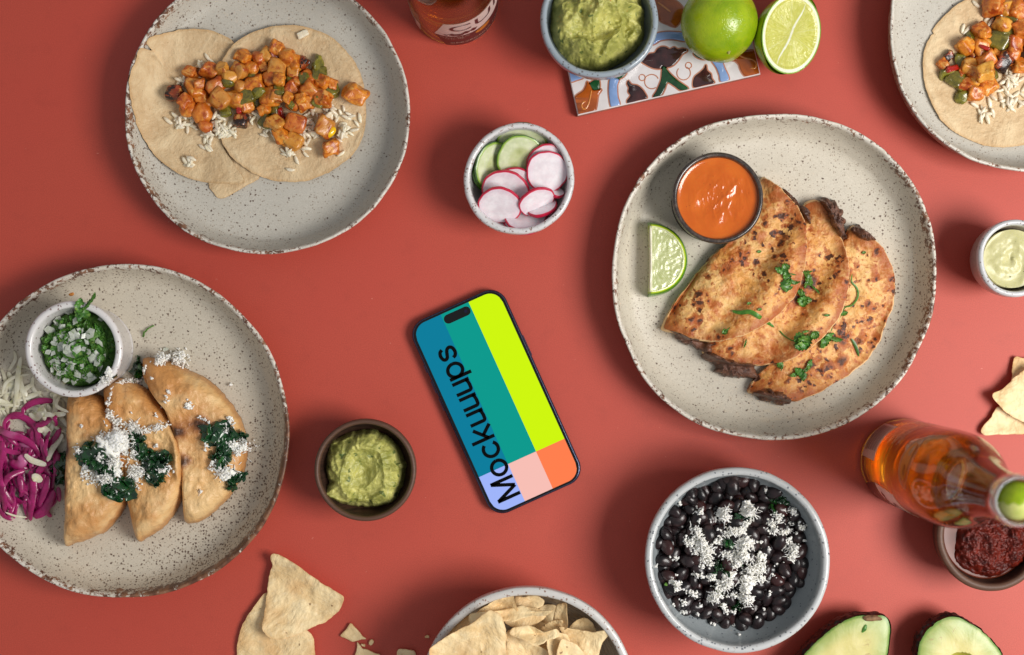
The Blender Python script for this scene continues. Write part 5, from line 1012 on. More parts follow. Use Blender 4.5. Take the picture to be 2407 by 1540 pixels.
ribbon([zq(1105, 1050), zq(1120, 1075), zq(1130, 1100), zq(1138, 1130)], 8, m_cil, 'dark twisted herb strip on the right of the lowest quesadilla', 'herb_strip')
ribbon([zq(1108, 765), zq(1106, 800), zq(1130, 830), zq(1132, 870), zq(1105, 905), zq(1075, 915), zq(1055, 960)], 5, m_blade, 'looped green stem on the edge between middle and lowest quesadillas', 'herb_loop')
ribbon([zq(600, 1205), zq(618, 1195), zq(632, 1188)], 7, m_cil, 'dark herb sliver on the brown filling', 'herb_strip')
for a, b, lb in [(700, 668, 'tiny pale green stem piece on the upper part of the uppermost quesadilla'), (655, 895, 'tiny green stem piece above the long herb strip'), (702, 922, 'round green stem slice touching the long herb strip'), (1160, 672, 'pale crumb on the upper lowest quesadilla')]:
    x, y, z = at(*zq(a, b)); tag(inst('herb_scrap', cils[1], (x, y, z + .001), (0, 0, .3), .0032), lb, 'herb')

# ---------------------------------------------------------------- cabbage and pickled onion
m_cab = mat_simple('raw_cabbage', (216, 210, 176), (238, 234, 212), 120, .35, .45, .3, (.003, .003, .002), .1, .3, None, 0, .07, c3=(206, 208, 140), c3t=(.6, .72))
m_pink = Mt('pickled_onion'); rv = m_pink.vec(off=m_pink.rnd()); n = m_pink.noise(90, 4, .6, vec=rv); f = m_pink.noise(500, 3, vec=rv)
c = m_pink.mix(m_pink.mr(n, .3, .7), L(124, 8, 72), L(178, 34, 112)); c = m_pink.mix(m_pink.math('MULTIPLY', m_pink.mr(m_pink.noise(40, 2, vec=rv), .58, .75), .7), c, L(206, 120, 168)); m_pink.bump(f, .3, .0004)
m_pink = m_pink.done(c, rough=.3, spec=.5, sss=.25, sssr=(.004, .0008, .002), coat=.12, coatr=.1)
def strand(name, mat, path, wmm, flat, label, cat, group, zl=0, parent=None, tw=0):
    P = []
    for (a, b) in path:
        x, y, z = at(a, b); P.append([x, y, z + .0012 + zl])
    P = np.array(P)
    for _ in range(1): P[1:-1, 2] = np.maximum(P[1:-1, 2], (P[:-2, 2] + P[2:, 2]) / 2)
    V, F = tube_mesh(P, [wmm / 1000 * .3, wmm / 1000 * .5, wmm / 1000 * .5, wmm / 1000 * .3], flat=flat, ns=8, twist=tw); o = obj(name, V, F, mat, sharp=50)
    for q in P[::1]: hm_bump(q[0], q[1], q[2] - .0012, wmm / 1000 * .7, .0011)
    return tag(o, label, cat, group)
zc = lambda a, b: (.26707 * a, 822.6 + .26707 * b)
cbg = 'shreds of white cabbage'
for i in range(74):
    a = R_.gauss(40, 62); b = R_.gauss(930, 36); an = R_.uniform(0, PI); l = R_.uniform(14, 34)
    if i > 52: a = R_.uniform(70, 150); b = R_.uniform(965, 1030)
    a = min(a, 140); dx, dy = math.cos(an) * l, math.sin(an) * l; bn = R_.uniform(-12, 12)
    strand('cabbage_shred', m_cab, [(a - dx, b - dy), (a - dx * .3 - dy / l * bn, b - dy * .3 + dx / l * bn), (a + dx * .4 - dy / l * bn * .7, b + dy * .4 + dx / l * bn * .7), (a + dx, b + dy)], R_.uniform(1.6, 4.2), .14, 'thin pale cabbage shred in the %s of the cabbage pile' % sector(a, -b, 50, -930, 80), 'cabbage', cbg + ', ' + sector(a, -b, 50, -930, 80), tw=R_.uniform(-.6, .6))
ong = 'strands of pink pickled onion'
for i in range(120):
    q_ = math.sqrt(R_.random()); w_ = R_.uniform(0, 2 * PI); a = 52 + 82 * q_ * math.cos(w_); b = 1105 + 112 * q_ * math.sin(w_); b = max(min(b, 1195), 1000); a = max(-25, min(a, 128 - abs(b - 1090) * .1)); an = R_.gauss(1.5, .5); l = R_.uniform(16, 40); dx, dy = math.cos(an) * l, math.sin(an) * l; bn = R_.uniform(-20, 20)
    strand('pickled_onion_strand', m_pink, [(a - dx, b - dy), (a - dx * .3 - dy / l * bn, b - dy * .3 + dx / l * bn), (a + dx * .4 - dy / l * bn * .7, b + dy * .4 + dx / l * bn * .7), (a + dx, min(b + dy, 1222))], R_.uniform(2.4, 5.2), .30, 'magenta pickled onion strand in the %s of the pink tangle' % sector(a, -b, 58, -1110, 90), 'onion', ong + ', ' + sector(a, -b, 58, -1110, 90), tw=R_.uniform(-.8, .8))
big = [([(480, 450), (400, 445), (310, 460), (240, 500), (205, 545)], 4.6, 'arched pink onion strand at the top of the pickled tangle'), ([(210, 500), (205, 560), (120, 570), (60, 640), (55, 740)], 3.4, 'pink onion strand curling down the left of the arch'), ([(95, 600), (180, 580), (270, 620), (335, 700), (345, 800), (340, 860)], 4.8, 'broad pink onion loop bending right then down'), ([(-20, 690), (60, 730), (160, 760), (250, 790), (310, 850), (360, 940)], 5.2, 'wide pink onion strand sweeping from the left edge to the centre'),
       ([(470, 580), (430, 620), (370, 655), (320, 660)], 4.2, 'short pink onion stub pointing up right'), ([(545, 520), (545, 580), (520, 640), (490, 660)], 3.2, 'pink onion strand behind the cabbage next to the taco'), ([(540, 680), (510, 750), (470, 800), (440, 860)], 4.0, 'pink strand slanting down beside the left taco'), ([(395, 770), (398, 850), (400, 930), (395, 990)], 3.6, 'straight upright pink strand in the middle'), ([(430, 770), (425, 860), (420, 940)], 3.0, 'second upright pink strand next to the straight one'),
       ([(30, 800), (40, 900), (30, 1020), (40, 1150), (60, 1250)], 5.0, 'long vertical pink strand by the left frame edge'), ([(230, 1060), (120, 1100), (60, 1200), (50, 1320), (50, 1420)], 5.0, 'pink onion loop on the lower left'), ([(270, 1060), (300, 1150), (300, 1260), (280, 1400), (275, 1500)], 5.4, 'pink strand hanging to the lowest tip of the tangle'), ([(480, 1230), (440, 1330), (380, 1420), (300, 1460)], 7.5, 'widest pink onion piece at the lower right of the tangle'), ([(200, 1260), (190, 1180), (200, 1120), (230, 1150)], 4.0, 'small folded pink strand in the lower tangle'), ([(100, 980), (160, 1010), (210, 980), (190, 920)], 7.0, 'glossy pink onion petal in the centre of the tangle'), ([(520, 1200), (530, 1270), (510, 1340)], 3.4, 'short pink strand against the base of the left taco')]
for p, w, lb in big: strand('pickled_onion_strand', m_pink, [zc(a, b) for a, b in p], w, .38, lb, 'onion', None, zl=.0012, tw=.3)
for p, w, lb in [([(230, 915), (300, 960), (370, 995), (425, 1005)], 4.2, 'flat cabbage piece lying across the pink onions'), ([(550, 740), (510, 800), (470, 880), (430, 980)], 4.2, 'cabbage shred running down beside the left taco'), ([(195, 60), (175, 200), (160, 330), (150, 470)], 3.6, 'straight cabbage shred rising above the pile toward the ramekin'), ([(495, 385), (500, 450), (510, 530), (520, 580)], 4.0, 'cabbage shred under the ramekin edge next to the taco'), ([(540, 400), (560, 480), (620, 545)], 2.6, 'thin cabbage shred reaching onto the left fried taco'), ([(250, 560), (330, 600), (400, 560), (480, 570)], 4.5, 'cabbage piece inside the pink onion arch'), ([(290, 1125), (340, 1120), (375, 1160)], 6.0, 'short cabbage chip on the lower pink onions'), ([(60, 1425), (150, 1455), (250, 1470)], 1.4, 'hair thin cabbage strand under the lowest onions'), ([(30, 400), (60, 300), (140, 240), (270, 215)], 2.2, 'curved yellowish cabbage shred along the top of the pile'), ([(350, 720), (400, 690), (460, 740)], 5.0, 'pale cabbage piece between the onions and the taco'), ([(370, 500), (420, 540), (400, 620)], 4.0, 'cabbage piece right of the onion arch')]:
    strand('cabbage_shred', m_cab, [zc(a, b) for a, b in p], w, .14, lb, 'cabbage', None, zl=.0015, tw=.2)
for a, b, l, an, lb in [(640, 555, 44, -1.1, 'flat onion shard beside the middle fried taco'), (575, 545, 24, .1, 'left small onion chip at the top of the middle taco'), (605, 545, 24, .4, 'right small onion chip at the top of the middle taco'), (730, 405, 26, .4, 'translucent onion bit behind the cheese of the right taco')]:
    x, y, z = at(*ze(a, b)); tag(inst('onion_piece', ons[2], (x, y, z + .0012), (.1, .1, an), l * .5342 * S * 1.2), lb, 'onion')
# ---------------------------------------------------------------- cucumber and radish slices
def mat_cuc():
    m = Mt('cucumber_slice'); r = m.attr('r'); n = m.noise(160, 4, .6)
    c = m.mix(m.mr(n, .3, .7), L(190, 198, 154), L(212, 217, 182)); c = m.mix(m.math('MULTIPLY', m.mr(r, .58, .40), .55), c, L(176, 182, 116))
    c = m.mix(m.math('MULTIPLY', m.attr('seed'), .75), c, L(146, 156, 84)); c = m.mix(m.mr(r, .86, .95), c, L(138, 168, 60)); c = m.mix(m.mr(r, .955, .985), c, L(58, 98, 24))
    m.bump(n, .25, .0006); return m.done(c, rough=.3, spec=.5, sss=.35, sssr=(.004, .005, .002), coat=.15)
def mat_rad():
    m = Mt('radish_slice'); r = m.attr('r'); n = m.noise(140, 4, .6)
    c = m.mix(m.mr(n, .3, .7), L(222, 210, 215), L(240, 232, 235)); c = m.mix(m.math('MULTIPLY', m.mr(r, .6, .93), .35), c, L(220, 178, 196)); c = m.mix(m.mr(m.math('ADD', r, m.math('MULTIPLY', n, .03)), .925, .965), c, L(190, 18, 60))
    m.bump(n, .12, .0005); return m.done(c, rough=.32, spec=.5, sss=.35, sssr=(.004, .002, .002), coat=.15)
m_cuc = mat_cuc(); m_rad = mat_rad()
def slice_disc(name, mat, u, v, z, rmm, ry, tilt, hdir, label, cat, group, seed, th=1.5, bend=.0):
    rings, n = 18, 90; t_ = [0] + [((i + 1) / rings) ** .8 for i in range(rings)]; r = random.Random(seed)
    an = np.linspace(0, 2 * PI, n, endpoint=False); out = 1 + .016 * np.cos(3 * an + seed) + .012 * np.cos(5 * an + seed * 2) + .006 * np.cos(13 * an + seed)
    top = []; T = []; SD = []
    V = [(0, 0, th / 2)]; T = [0]; SD = [0]
    for t in t_[1:]:
        for a, o in zip(an, out):
            V.append((rmm * t * o * math.cos(a), rmm * ry * t * o * math.sin(a), th / 2 * (1 if t < .99 else .7))); T.append(t)
            q = ((a * 3 / (2 * PI)) % 1) - .5; SD.append(max(0, 1 - abs(q) / .26) * max(0, 1 - abs(t - .32) / .20))
    N = len(V); V = np.array(V); B = V.copy(); B[:, 2] *= -1
    F = [(0, 1 + j, 1 + (j + 1) % n) for j in range(n)] + grid_faces(rings, n, 1, flip=True); G = [tuple(q + N for q in f[::-1]) for f in F]
    a0 = 1 + (rings - 1) * n; H = [(a0 + j, N + a0 + j, N + a0 + (j + 1) % n, a0 + (j + 1) % n) for j in range(n)]
    VV = np.vstack([V, B]); VV[:, 2] += bend * ((VV[:, 0] / rmm) ** 2 - (VV[:, 1] / rmm) ** 2 * .6) + .12 * np.cos(VV[:, 0] * .3 + seed)
    VV = VV / 1000; axis = Vector((-hdir[1], hdir[0], 0)).normalized() if tilt else Vector((1, 0, 0))
    M = Matrix.Rotation(-math.radians(tilt), 3, axis) @ Matrix.Rotation(r.uniform(0, 3), 3, 'Z') if ry == 1 else Matrix.Rotation(-math.radians(tilt), 3, axis)
    x, y = W(u, v, z); VV = np.array([tuple(M @ Vector(q)) for q in VV]) + np.array([x, y, z])
    cut = th / rmm; o = obj(name, VV, F + G + H, mat, attrs={'r': T + T, 'seed': SD + SD}, sharp=40); return tag(o, label, cat, group)
CG = 'cucumber slices in the small bowl'; RG = 'radish slices in the small bowl'
cs = lambda *a, **k: slice_disc('cucumber_slice', m_cuc, *a, **k); rs = lambda *a, **k: slice_disc('radish_slice', m_rad, *a, **k)
cs(1226, 340, .0270, 17.5, 1, 40, (0, 1), 'cucumber slice at the back of the bowl leaning on the far wall', 'cucumber', CG, 1, th=2.2)
cs(1165, 392, .0275, 17.2, 1, 40, (-1, .45), 'cucumber slice on the left, leaning against the bowl wall', 'cucumber', CG, 2, th=2.2)
cs(1140, 408, .0235, 12.0, 1, 50, (-1, .0), 'dark rind of a cucumber slice hidden under the left one', 'cucumber', CG, 7, th=2.2)
cs(1224, 374, .0315, 16.6, 1, 22, (-.4, 1), 'large cucumber slice in the middle, over the other two', 'cucumber', CG, 3, th=2.2)
rs(1285, 384, .0300, 13.8, 1, 28, (-.2, 1), 'radish slice behind the large upright oval one on the right', 'radish', RG, 4, th=2.2)
rs(1286, 404, .0345, 14.3, 1, 16, (-.3, 1), 'large oval radish slice at the right of the bowl', 'radish', RG, 5, th=2.2)
rs(1212, 436, .0290, 13.2, 1, 26, (.2, 1), 'radish slice at the back of the left stack of three', 'radish', RG, 6, th=2.2)
rs(1187, 450, .0310, 16.2, 1, 34, (.1, 1), 'middle radish slice of the left stack of three', 'radish', RG, 8, th=2.2)
rs(1232, 521, .0240, 14.6, 1, 50, (.05, -1), 'lowest radish slice lying against the front wall of the bowl', 'radish', RG, 9, th=2.0)
rs(1236, 509, .0275, 14.8, 1, 44, (.08, -1), 'radish slice resting on the lowest one at the front', 'radish', RG, 10, th=1.6)
rs(1274, 486, .0290, 10.6, 1, 50, (.35, -1), 'thick edged radish slice below the tilted right one', 'radish', RG, 11, th=2.6)
rs(1175, 483, .0345, 14.9, 1, 42, (.12, 1), 'front radish slice of the left stack, facing the camera', 'radish', RG, 12, th=2.2)
rs(1261, 474, .0350, 12.8, 1, 54, (-.45, 1), 'steeply tilted radish slice with a wide red edge', 'radish', RG, 13, th=2.2)
rs(1308, 453, .0310, 5.2, 1, 50, (-.3, -1), 'small radish end piece poking out right of the tilted slice', 'radish', RG, 14, th=2.4)

# ---------------------------------------------------------------- limes
def mat_lime():
    m = Mt('lime_peel'); n = m.noise(45, 3, .6); c = m.mix(m.mr(n, .3, .7), L(118, 150, 12), L(158, 178, 20)); c = m.mix(m.math('MULTIPLY', m.mr(m.noise(18, 2), .5, .7), .6), c, L(150, 168, 30))
    d = m.vor(800); c = m.mix(m.math('MULTIPLY', m.mr(d, .28, .1), .15), c, L(92, 134, 16))
    c = m.mix(m.math('MULTIPLY', m.mr(m.noise(70, 4, .65), .56, .72), .35), c, L(178, 186, 56)); c = m.mix(m.math('MULTIPLY', m.specks(220, .2, .06), .6), c, L(120, 112, 40)); m.bump(m.mr(d, .05, .5), .3, .0004); m.bump(m.noise(120, 3), .35, .001); return m.done(c, rough=.2, spec=.5, sss=.1, sssr=(.001, .002, .0003))
def mat_limeflesh():
    m = Mt('lime_flesh'); r = m.attr('rr'); a = m.attr('an'); cb = m.n('ShaderNodeCombineXYZ'); m.set(cb.inputs[0], m.math('MULTIPLY', a, 16.0)); m.set(cb.inputs[1], m.math('MULTIPLY', r, 2.6)); f = m.noise(1.6, 3, .6, .4, vec=cb.outputs[0])
    c = m.mix(m.mr(f, .3, .7), L(186, 186, 78), L(208, 206, 112)); c = m.mix(m.math('MULTIPLY', m.mr(f, .62, .75), .4), c, L(222, 224, 160))
    c = m.mix(m.math('MULTIPLY', m.attr('mem'), .4), c, L(212, 214, 160)); c = m.mix(m.mr(m.attr('core'), .3, .8), c, L(232, 234, 210))
    c = m.mix(m.mr(r, .865, .895), c, L(232, 236, 206)); c = m.mix(m.mr(r, .945, .975), c, L(120, 160, 30))
    m.bump(f, .5, .0012); return m.done(c, rough=.16, spec=.6, sss=.35, sssr=(.004, .005, .002), coat=.35, coatr=.08)
m_lime = mat_lime(); m_flesh = mat_limeflesh()
def lime_body(half, rx, ry, rz, seed):
    n, m_ = 72, 44; V = []
    for i in range(m_ + 1):
        ph = PI * i / m_ if not half else PI / 2 + PI / 2 * i / m_
        for j in range(n):
            a = 2 * PI * j / n; x = math.sin(ph) * math.cos(a); y = math.sin(ph) * math.sin(a); z = math.cos(ph)
            k = 1 + .06 * max(0, abs(y) - .90) / .1 * 1.0 + .012 * math.sin(2 * a + seed)
            V.append((x * rx * k, y * ry * k, z * rz))
    return np.array(V), [tuple(f) for f in grid_faces(m_ + 1, n, 0, flip=False)]
V, F = lime_body(False, .0256, .0268, .0245, 1)
M = Matrix.Rotation(.35, 3, 'Z') @ Matrix.Rotation(.5, 3, 'X'); V = np.array([tuple(M @ Vector(v)) for v in V]); px, py = W(1690, 54, .032); V += np.array([px, py, .0082 + .0252])
lime_w = (V, F); lime = obj('lime', V, F, m_lime, sharp=None); tag(lime, 'whole bright green lime on the painted tile beside the guacamole bowl', 'lime')
V, F = ico(2); x, y = W(1696, 122 - .0, .045); 
mn = mat_simple('lime_scar', (128, 130, 40), (160, 150, 80), 400, .5); lx, ly = W(1716, 118, .05)
hit = BVHTree.FromPolygons([tuple(v) for v in lime_w[0]], lime_w[1]).ray_cast(Vector((lx, ly, .3)), Vector((0, 0, -1)))[0]
V = V * (1 + .3 * vnoise(V * 2, 5))[:, None] * np.array([.0011, .0016, .0006]) + np.array(tuple(hit)); obj('stem_scar', V, F, mn, parent=lime)
def face_attrs(P, rx, ry):
    r = np.hypot(P[:, 0] / rx, P[:, 1] / ry); a = np.arctan2(P[:, 1], P[:, 0]); core = np.clip(1 - np.abs(P[:, 0] + .0005 * np.sin(P[:, 1] * 260)) / (.0016 * np.clip(1 - (P[:, 1] / ry) ** 2, .1, 1) + .0002), 0, 1) * (np.abs(P[:, 1]) < ry * .84)
    an = np.arctan2(P[:, 1] * .35, P[:, 0]) + a * .25; q = np.abs(((a / (2 * PI) * 9) % 1) - .5); mem = np.clip((q - .465) / .03, 0, 1) * (r > .1) * (r < .88)
    return r, an, core, mem
def disc_face(rx, ry, rings=30, n=144):
    V = [(0, 0, 0)]; 
    for i in range(rings):
        t = (i + 1) / rings
        for j in range(n): a = 2 * PI * j / n; V.append((rx * t * math.cos(a), ry * t * math.sin(a), 0))
    V = np.array(V); F = [(0, 1 + j, 1 + (j + 1) % n) for j in range(n)] + grid_faces(rings, n, 1, flip=True); return V, F
RX, RY, RZ = .0250, .0275, .0235
Rz = Matrix.Rotation(math.radians(-28), 3, 'Z'); T1 = Matrix.Rotation(math.radians(30), 3, Vector((.25, .97, 0)).normalized()); M = T1 @ Rz
px, py = W(1860, 80, .030); c0 = np.array([px, py, .0300])
e = empty('lime_half', (px - .006, py, 0.0), 'halved lime leaning on the tile edge with its juicy cut face up', 'lime')
V, F = lime_body(True, RX, RY, RZ, 0); V = np.array([tuple(M @ Vector(v)) for v in V]) + c0; obj('peel', V, F, m_lime, parent=e, sharp=None)
V, F = disc_face(RX * .995, RY * .995); r, an, core, mem = face_attrs(V, RX, RY); V[:, 2] = .0004 - .0016 * np.exp(-((V[:, 0]) / .002) ** 2) * (r < .8) * 0 + fbm(V[:, 0], V[:, 1], 0, 500, 2, 3) * .0003 * (r < .86) - .0006 * (r < .86) + .0004 * np.clip(core, 0, 1)
V = np.array([tuple(M @ Vector(v)) for v in V]) + c0; obj('cut_face', V, F, m_flesh, parent=e, attrs={'rr': r, 'an': an, 'core': core, 'mem': mem}, sharp=None)
# wedge on the quesadilla plate
z0 = .0055; c0x, c0y = W(1525, 610, .014); k = S * (1 - .014); rx, ry = 93 * k, 88 * k
th = np.linspace(-PI / 2, PI / 2, 80); arc = np.stack([c0x + rx * np.cos(th) * (1 - .0), c0y + ry * np.sin(th)], 1); ln = np.stack([np.full(18, c0x) + np.sin(np.linspace(0, PI, 20)[1:-1]) * .0006, np.linspace(c0y + ry, c0y - ry, 20)[1:-1]], 1); O = np.vstack([arc, ln])
def wr(x, y): return np.hypot((x - c0x) / rx, (y - c0y) / ry)
def wz(x, y, t):
    r = np.clip(wr(x, y), 0, 1); e_ = np.clip((r - .88) / .12, 0, 1)
    return z0 + .0165 * (1 - .22 * (x - c0x) / rx) * np.sqrt(np.clip(1 - e_ ** 2 * .85, 0, 1)) - .0010 * (r < .84) * (x > c0x + .002) + fbm(x, y, 0, 400, 2, 3) * .0004 * (r < .85)
V, F, T, nt, _ = pad_mesh(O, (c0x + .45 * rx, c0y), wz, lambda x, y, t: np.full_like(x, z0), 34)
r = wr(V[:, 0], V[:, 1]); r = np.where(np.arange(len(V)) >= len(V) // 2, np.where(r > .9, 1.0, .9), r); a = np.arctan2(V[:, 1] - c0y, V[:, 0] - c0x)
m_w = Mt('lime_wedge_flesh'); rr = m_w.attr('rr'); cb = m_w.n('ShaderNodeCombineXYZ'); m_w.set(cb.inputs[0], m_w.math('MULTIPLY', m_w.attr('an'), 26.0)); m_w.set(cb.inputs[1], m_w.math('MULTIPLY', rr, 2.0)); f = m_w.noise(1.4, 3, .6, .3, vec=cb.outputs[0])
c = m_w.mix(m_w.mr(f, .3, .7), L(164, 172, 104), L(200, 204, 156)); c = m_w.mix(m_w.mr(m_w.attr('core'), .3, .7), c, L(226, 220, 196)); c = m_w.mix(m_w.mr(rr, .80, .825), c, L(216, 220, 172)); c = m_w.mix(m_w.mr(rr, .865, .885), c, L(176, 196, 40)); c = m_w.mix(m_w.mr(rr, .90, .93), c, L(84, 140, 22))
m_w.bump(f, .14, .0006); m_w = m_w.done(c, rough=.2, spec=.55, sss=.3, sssr=(.004, .005, .002), coat=.25)
wdg = obj('lime_wedge', V, F, m_w, attrs={'rr': r, 'an': a, 'core': np.clip(1 - (V[:, 0] - c0x) / .0030, 0, 1)}, sharp=45); tag(wdg, 'lime wedge lying on the pale plate left of the quesadillas', 'lime')

# ---------------------------------------------------------------- avocado halves
def mat_avo():
    m = Mt('avocado_flesh'); t = m.attr('t'); n = m.noise(50, 4, .6, .5)
    c = m.mix(m.mr(m.math('ADD', t, m.math('MULTIPLY', n, .12)), .55, .98), L(204, 194, 124), L(152, 168, 92)); c = m.mix(m.mr(t, .93, .985), c, L(112, 146, 66)); c = m.mix(m.math('MULTIPLY', m.mr(n, .5, .7), .25), c, L(232, 224, 170))
    c = m.mix(m.math('MULTIPLY', m.math('MULTIPLY', m.mr(m.noise(140, 4, .7, 1), .56, .64), m.attr('bruise')), .75), c, L(150, 104, 62)); c = m.mix(m.attr('hollow'), c, L(196, 190, 96))
    m.bump(n, .3, .0015); return m.done(c, rough=.36, spec=.5, sss=.25, sssr=(.005, .005, .002))
def mat_askin():
    m = Mt('avocado_skin'); n = m.vor(230); c = m.mix(m.mr(n, .1, .6), L(58, 36, 34), L(30, 20, 20)); m.bump(n, .9, .002); return m.done(c, rough=.42, spec=.5)
m_avo = mat_avo(); m_ask = mat_askin()
def avocado(pts, zf, label, hollow, seed, shift, bru, scar=None):
    O = closed_curve(WP(pts, zf), 150, .0004, seed); c = O.mean(0); e = empty('avocado_half', (c[0], c[1], 0), label, 'avocado', None)
    hx, hy = W(*hollow[:2], zf); hr = hollow[2] * S
    def top(x, y, t):
        q = np.clip(np.hypot(x - hx, y - hy) / hr, 0, 1); return zf - hollow[3] * np.sqrt(np.clip(1 - q ** 2, 0, 1)) - .0012 * t ** 12 + fbm(x, y, 0, 60, 2, seed) * .0005
    Oi = c + (O - c) * .985
    V, F, T, nt, _ = pad_mesh(Oi, c, top, lambda x, y, t: top(x, y, t) - .0035, 40)
    q = np.hypot(V[:, 0] - hx, V[:, 1] - hy) / hr; bx_, by_ = W(*bru[:2], zf); br = np.exp(-(np.hypot((V[:, 0] - bx_) / (bru[2] * S), (V[:, 1] - by_) / (bru[3] * S))) ** 2)
    obj('flesh', V, F, m_avo, parent=e, attrs={'t': T, 'bruise': br, 'hollow': np.clip((1.0 - q) / .08, 0, 1)}, sharp=60)
    n = len(O); V = []; K = 16
    for i in range(K + 1):
        f = i / K; s = math.sqrt(max(0, 1 - max(0, (f - .18) / .82) ** 2.4)); s = s * 1.0; z = (zf - .0006) * (1 - f)
        k = math.sin(min(1, f * 3) * PI / 2); P = c + (O - c) * max(s, .02) + np.array(shift) * k
        V.append(np.column_stack([P, np.full(n, z + .0004)]))
    V = np.vstack(V); d = V.copy(); d[:, :2] -= c; nn = (vnoise(V * 420, 3) * .0009)[:, None] * np.array([1, 1, 0]) * d / np.linalg.norm(d[:, :2], axis=1)[:, None]
    V = V + nn; F = grid_faces(K + 1, n, 0, flip=False); F.append(tuple(range(K * n, (K + 1) * n))[::-1])
    sk = obj('skin', V, F, m_ask, parent=e, sharp=None)
    if scar:
        x, y = W(*scar, zf); V, F = ico(3); V = V * (1 + .25 * vnoise(V * 2, 4))[:, None] * np.array([.0062, .0022, .0012]) + np.array([x, y, zf]); obj('stem_scar', V, F, mat_simple('stem_scar', (92, 62, 40), (140, 104, 70), 300, .7), parent=e)
        a, b = W(scar[0] - 14, scar[1] + 14, zf); V, F = tube_mesh([(a, b, zf + .0004), (a - .0012, b - .003, zf + .0006), (a - .003, b - .0055, zf + .0003)], [.0006, .0014, .0004], flat=.3); obj('green_fleck', V, F, m_blade, parent=e)
    return e
avocado([(1845, 1610), (1858, 1575), (1888, 1541), (1910, 1518), (1932, 1497), (1966, 1470), (2001, 1452), (2026, 1446), (2052, 1447), (2077, 1446), (2089, 1454), (2095, 1476), (2093, 1505), (2088, 1538), (2075, 1600), (2040, 1660), (1980, 1690), (1900, 1690), (1855, 1660)], .025, 'avocado half with a torn stem end, next to the bean bowl', (1975, 1640, 46, .016), 3, (-.0022, .0012), (2040, 1530, 8, 20), scar=(2050, 1454))
avocado([(2157, 1545), (2162, 1510), (2168, 1496), (2184, 1476), (2211, 1456), (2239, 1449), (2264, 1454), (2290, 1469), (2313, 1484), (2336, 1509), (2357, 1538), (2375, 1600), (2360, 1670), (2290, 1710), (2210, 1700), (2165, 1640)], .026, 'avocado half with an empty stone hollow and brown veins, at the lower right', (2262, 1580, 44, .018), 6, (-.0016, .0016), (2215, 1492, 46, 26))

# ---------------------------------------------------------------- painted tile
TZ = .0080
def ztl(a, b): return (1316.2 + .20995 * a, .20995 * b)
def gl_mat(name, c1, c2, rough=.1, n=80, bmp=.12):
    m = Mt(name); q = m.noise(n, 4, .6); c = m.mix(m.mr(q, .3, .7), L(*c1), L(*c2)); m.bump(m.noise(60, 2), bmp, .001); return m.done(c, rough=rough, spec=.6, coat=.6, coatr=.05)
tm = {'white': gl_mat('white_tile_glaze', (212, 206, 206), (224, 218, 218)), 'tan': gl_mat('bare_clay_line', (170, 104, 76), (192, 128, 98), .5), 'maroon': gl_mat('maroon_tile_glaze', (36, 18, 20), (72, 36, 36)), 'green': gl_mat('green_tile_glaze', (8, 46, 22), (26, 84, 40)), 'blue': gl_mat('blue_tile_glaze', (116, 146, 194), (138, 166, 212)), 'amber': gl_mat('amber_tile_glaze', (140, 62, 10), (178, 88, 22)), 'side': gl_mat('tile_clay_side', (120, 84, 64), (160, 124, 100), .8)}
e1 = np.array([.9755, .22]); e2 = np.array([-.22, .9755]); bl = np.array(W(1358, 272, TZ)); Lt = 441 * S * (1 - TZ)
te = empty('painted_tile', (float(bl[0]), float(bl[1]), 0), 'square glazed tile with raised flower pattern under the guacamole bowl and lime', 'tile')
def rect_ring(ins, z): return [(*(bl + e1 * (ins if q[0] == 0 else Lt - ins) + e2 * (ins if q[1] == 0 else Lt - ins)), z) for q in ((0, 0), (1, 0), (1, 1), (0, 1))]
V = rect_ring(.0004, 0) + rect_ring(0, .001) + rect_ring(0, TZ - .0016); F = [(0, 3, 2, 1)]
for k in range(2): F += [(k * 4 + j, k * 4 + (j + 1) % 4, k * 4 + 4 + (j + 1) % 4, k * 4 + 4 + j) for j in range(4)]
F.append((8, 9, 10, 11)); obj('clay_body', V, F, tm['side'], parent=te, smooth=False)
V = rect_ring(.0001, TZ - .0015) + rect_ring(.0001, TZ - .0006) + rect_ring(.0007, TZ); F = [(0, 3, 2, 1)]
for k in range(2): F += [(k * 4 + j, k * 4 + (j + 1) % 4, k * 4 + 4 + (j + 1) % 4, k * 4 + 4 + j) for j in range(4)]
F.append((8, 9, 10, 11)); gzf = obj('white_glaze', V, F, tm['white'], parent=te, smooth=False)
register(np.array(V), F)
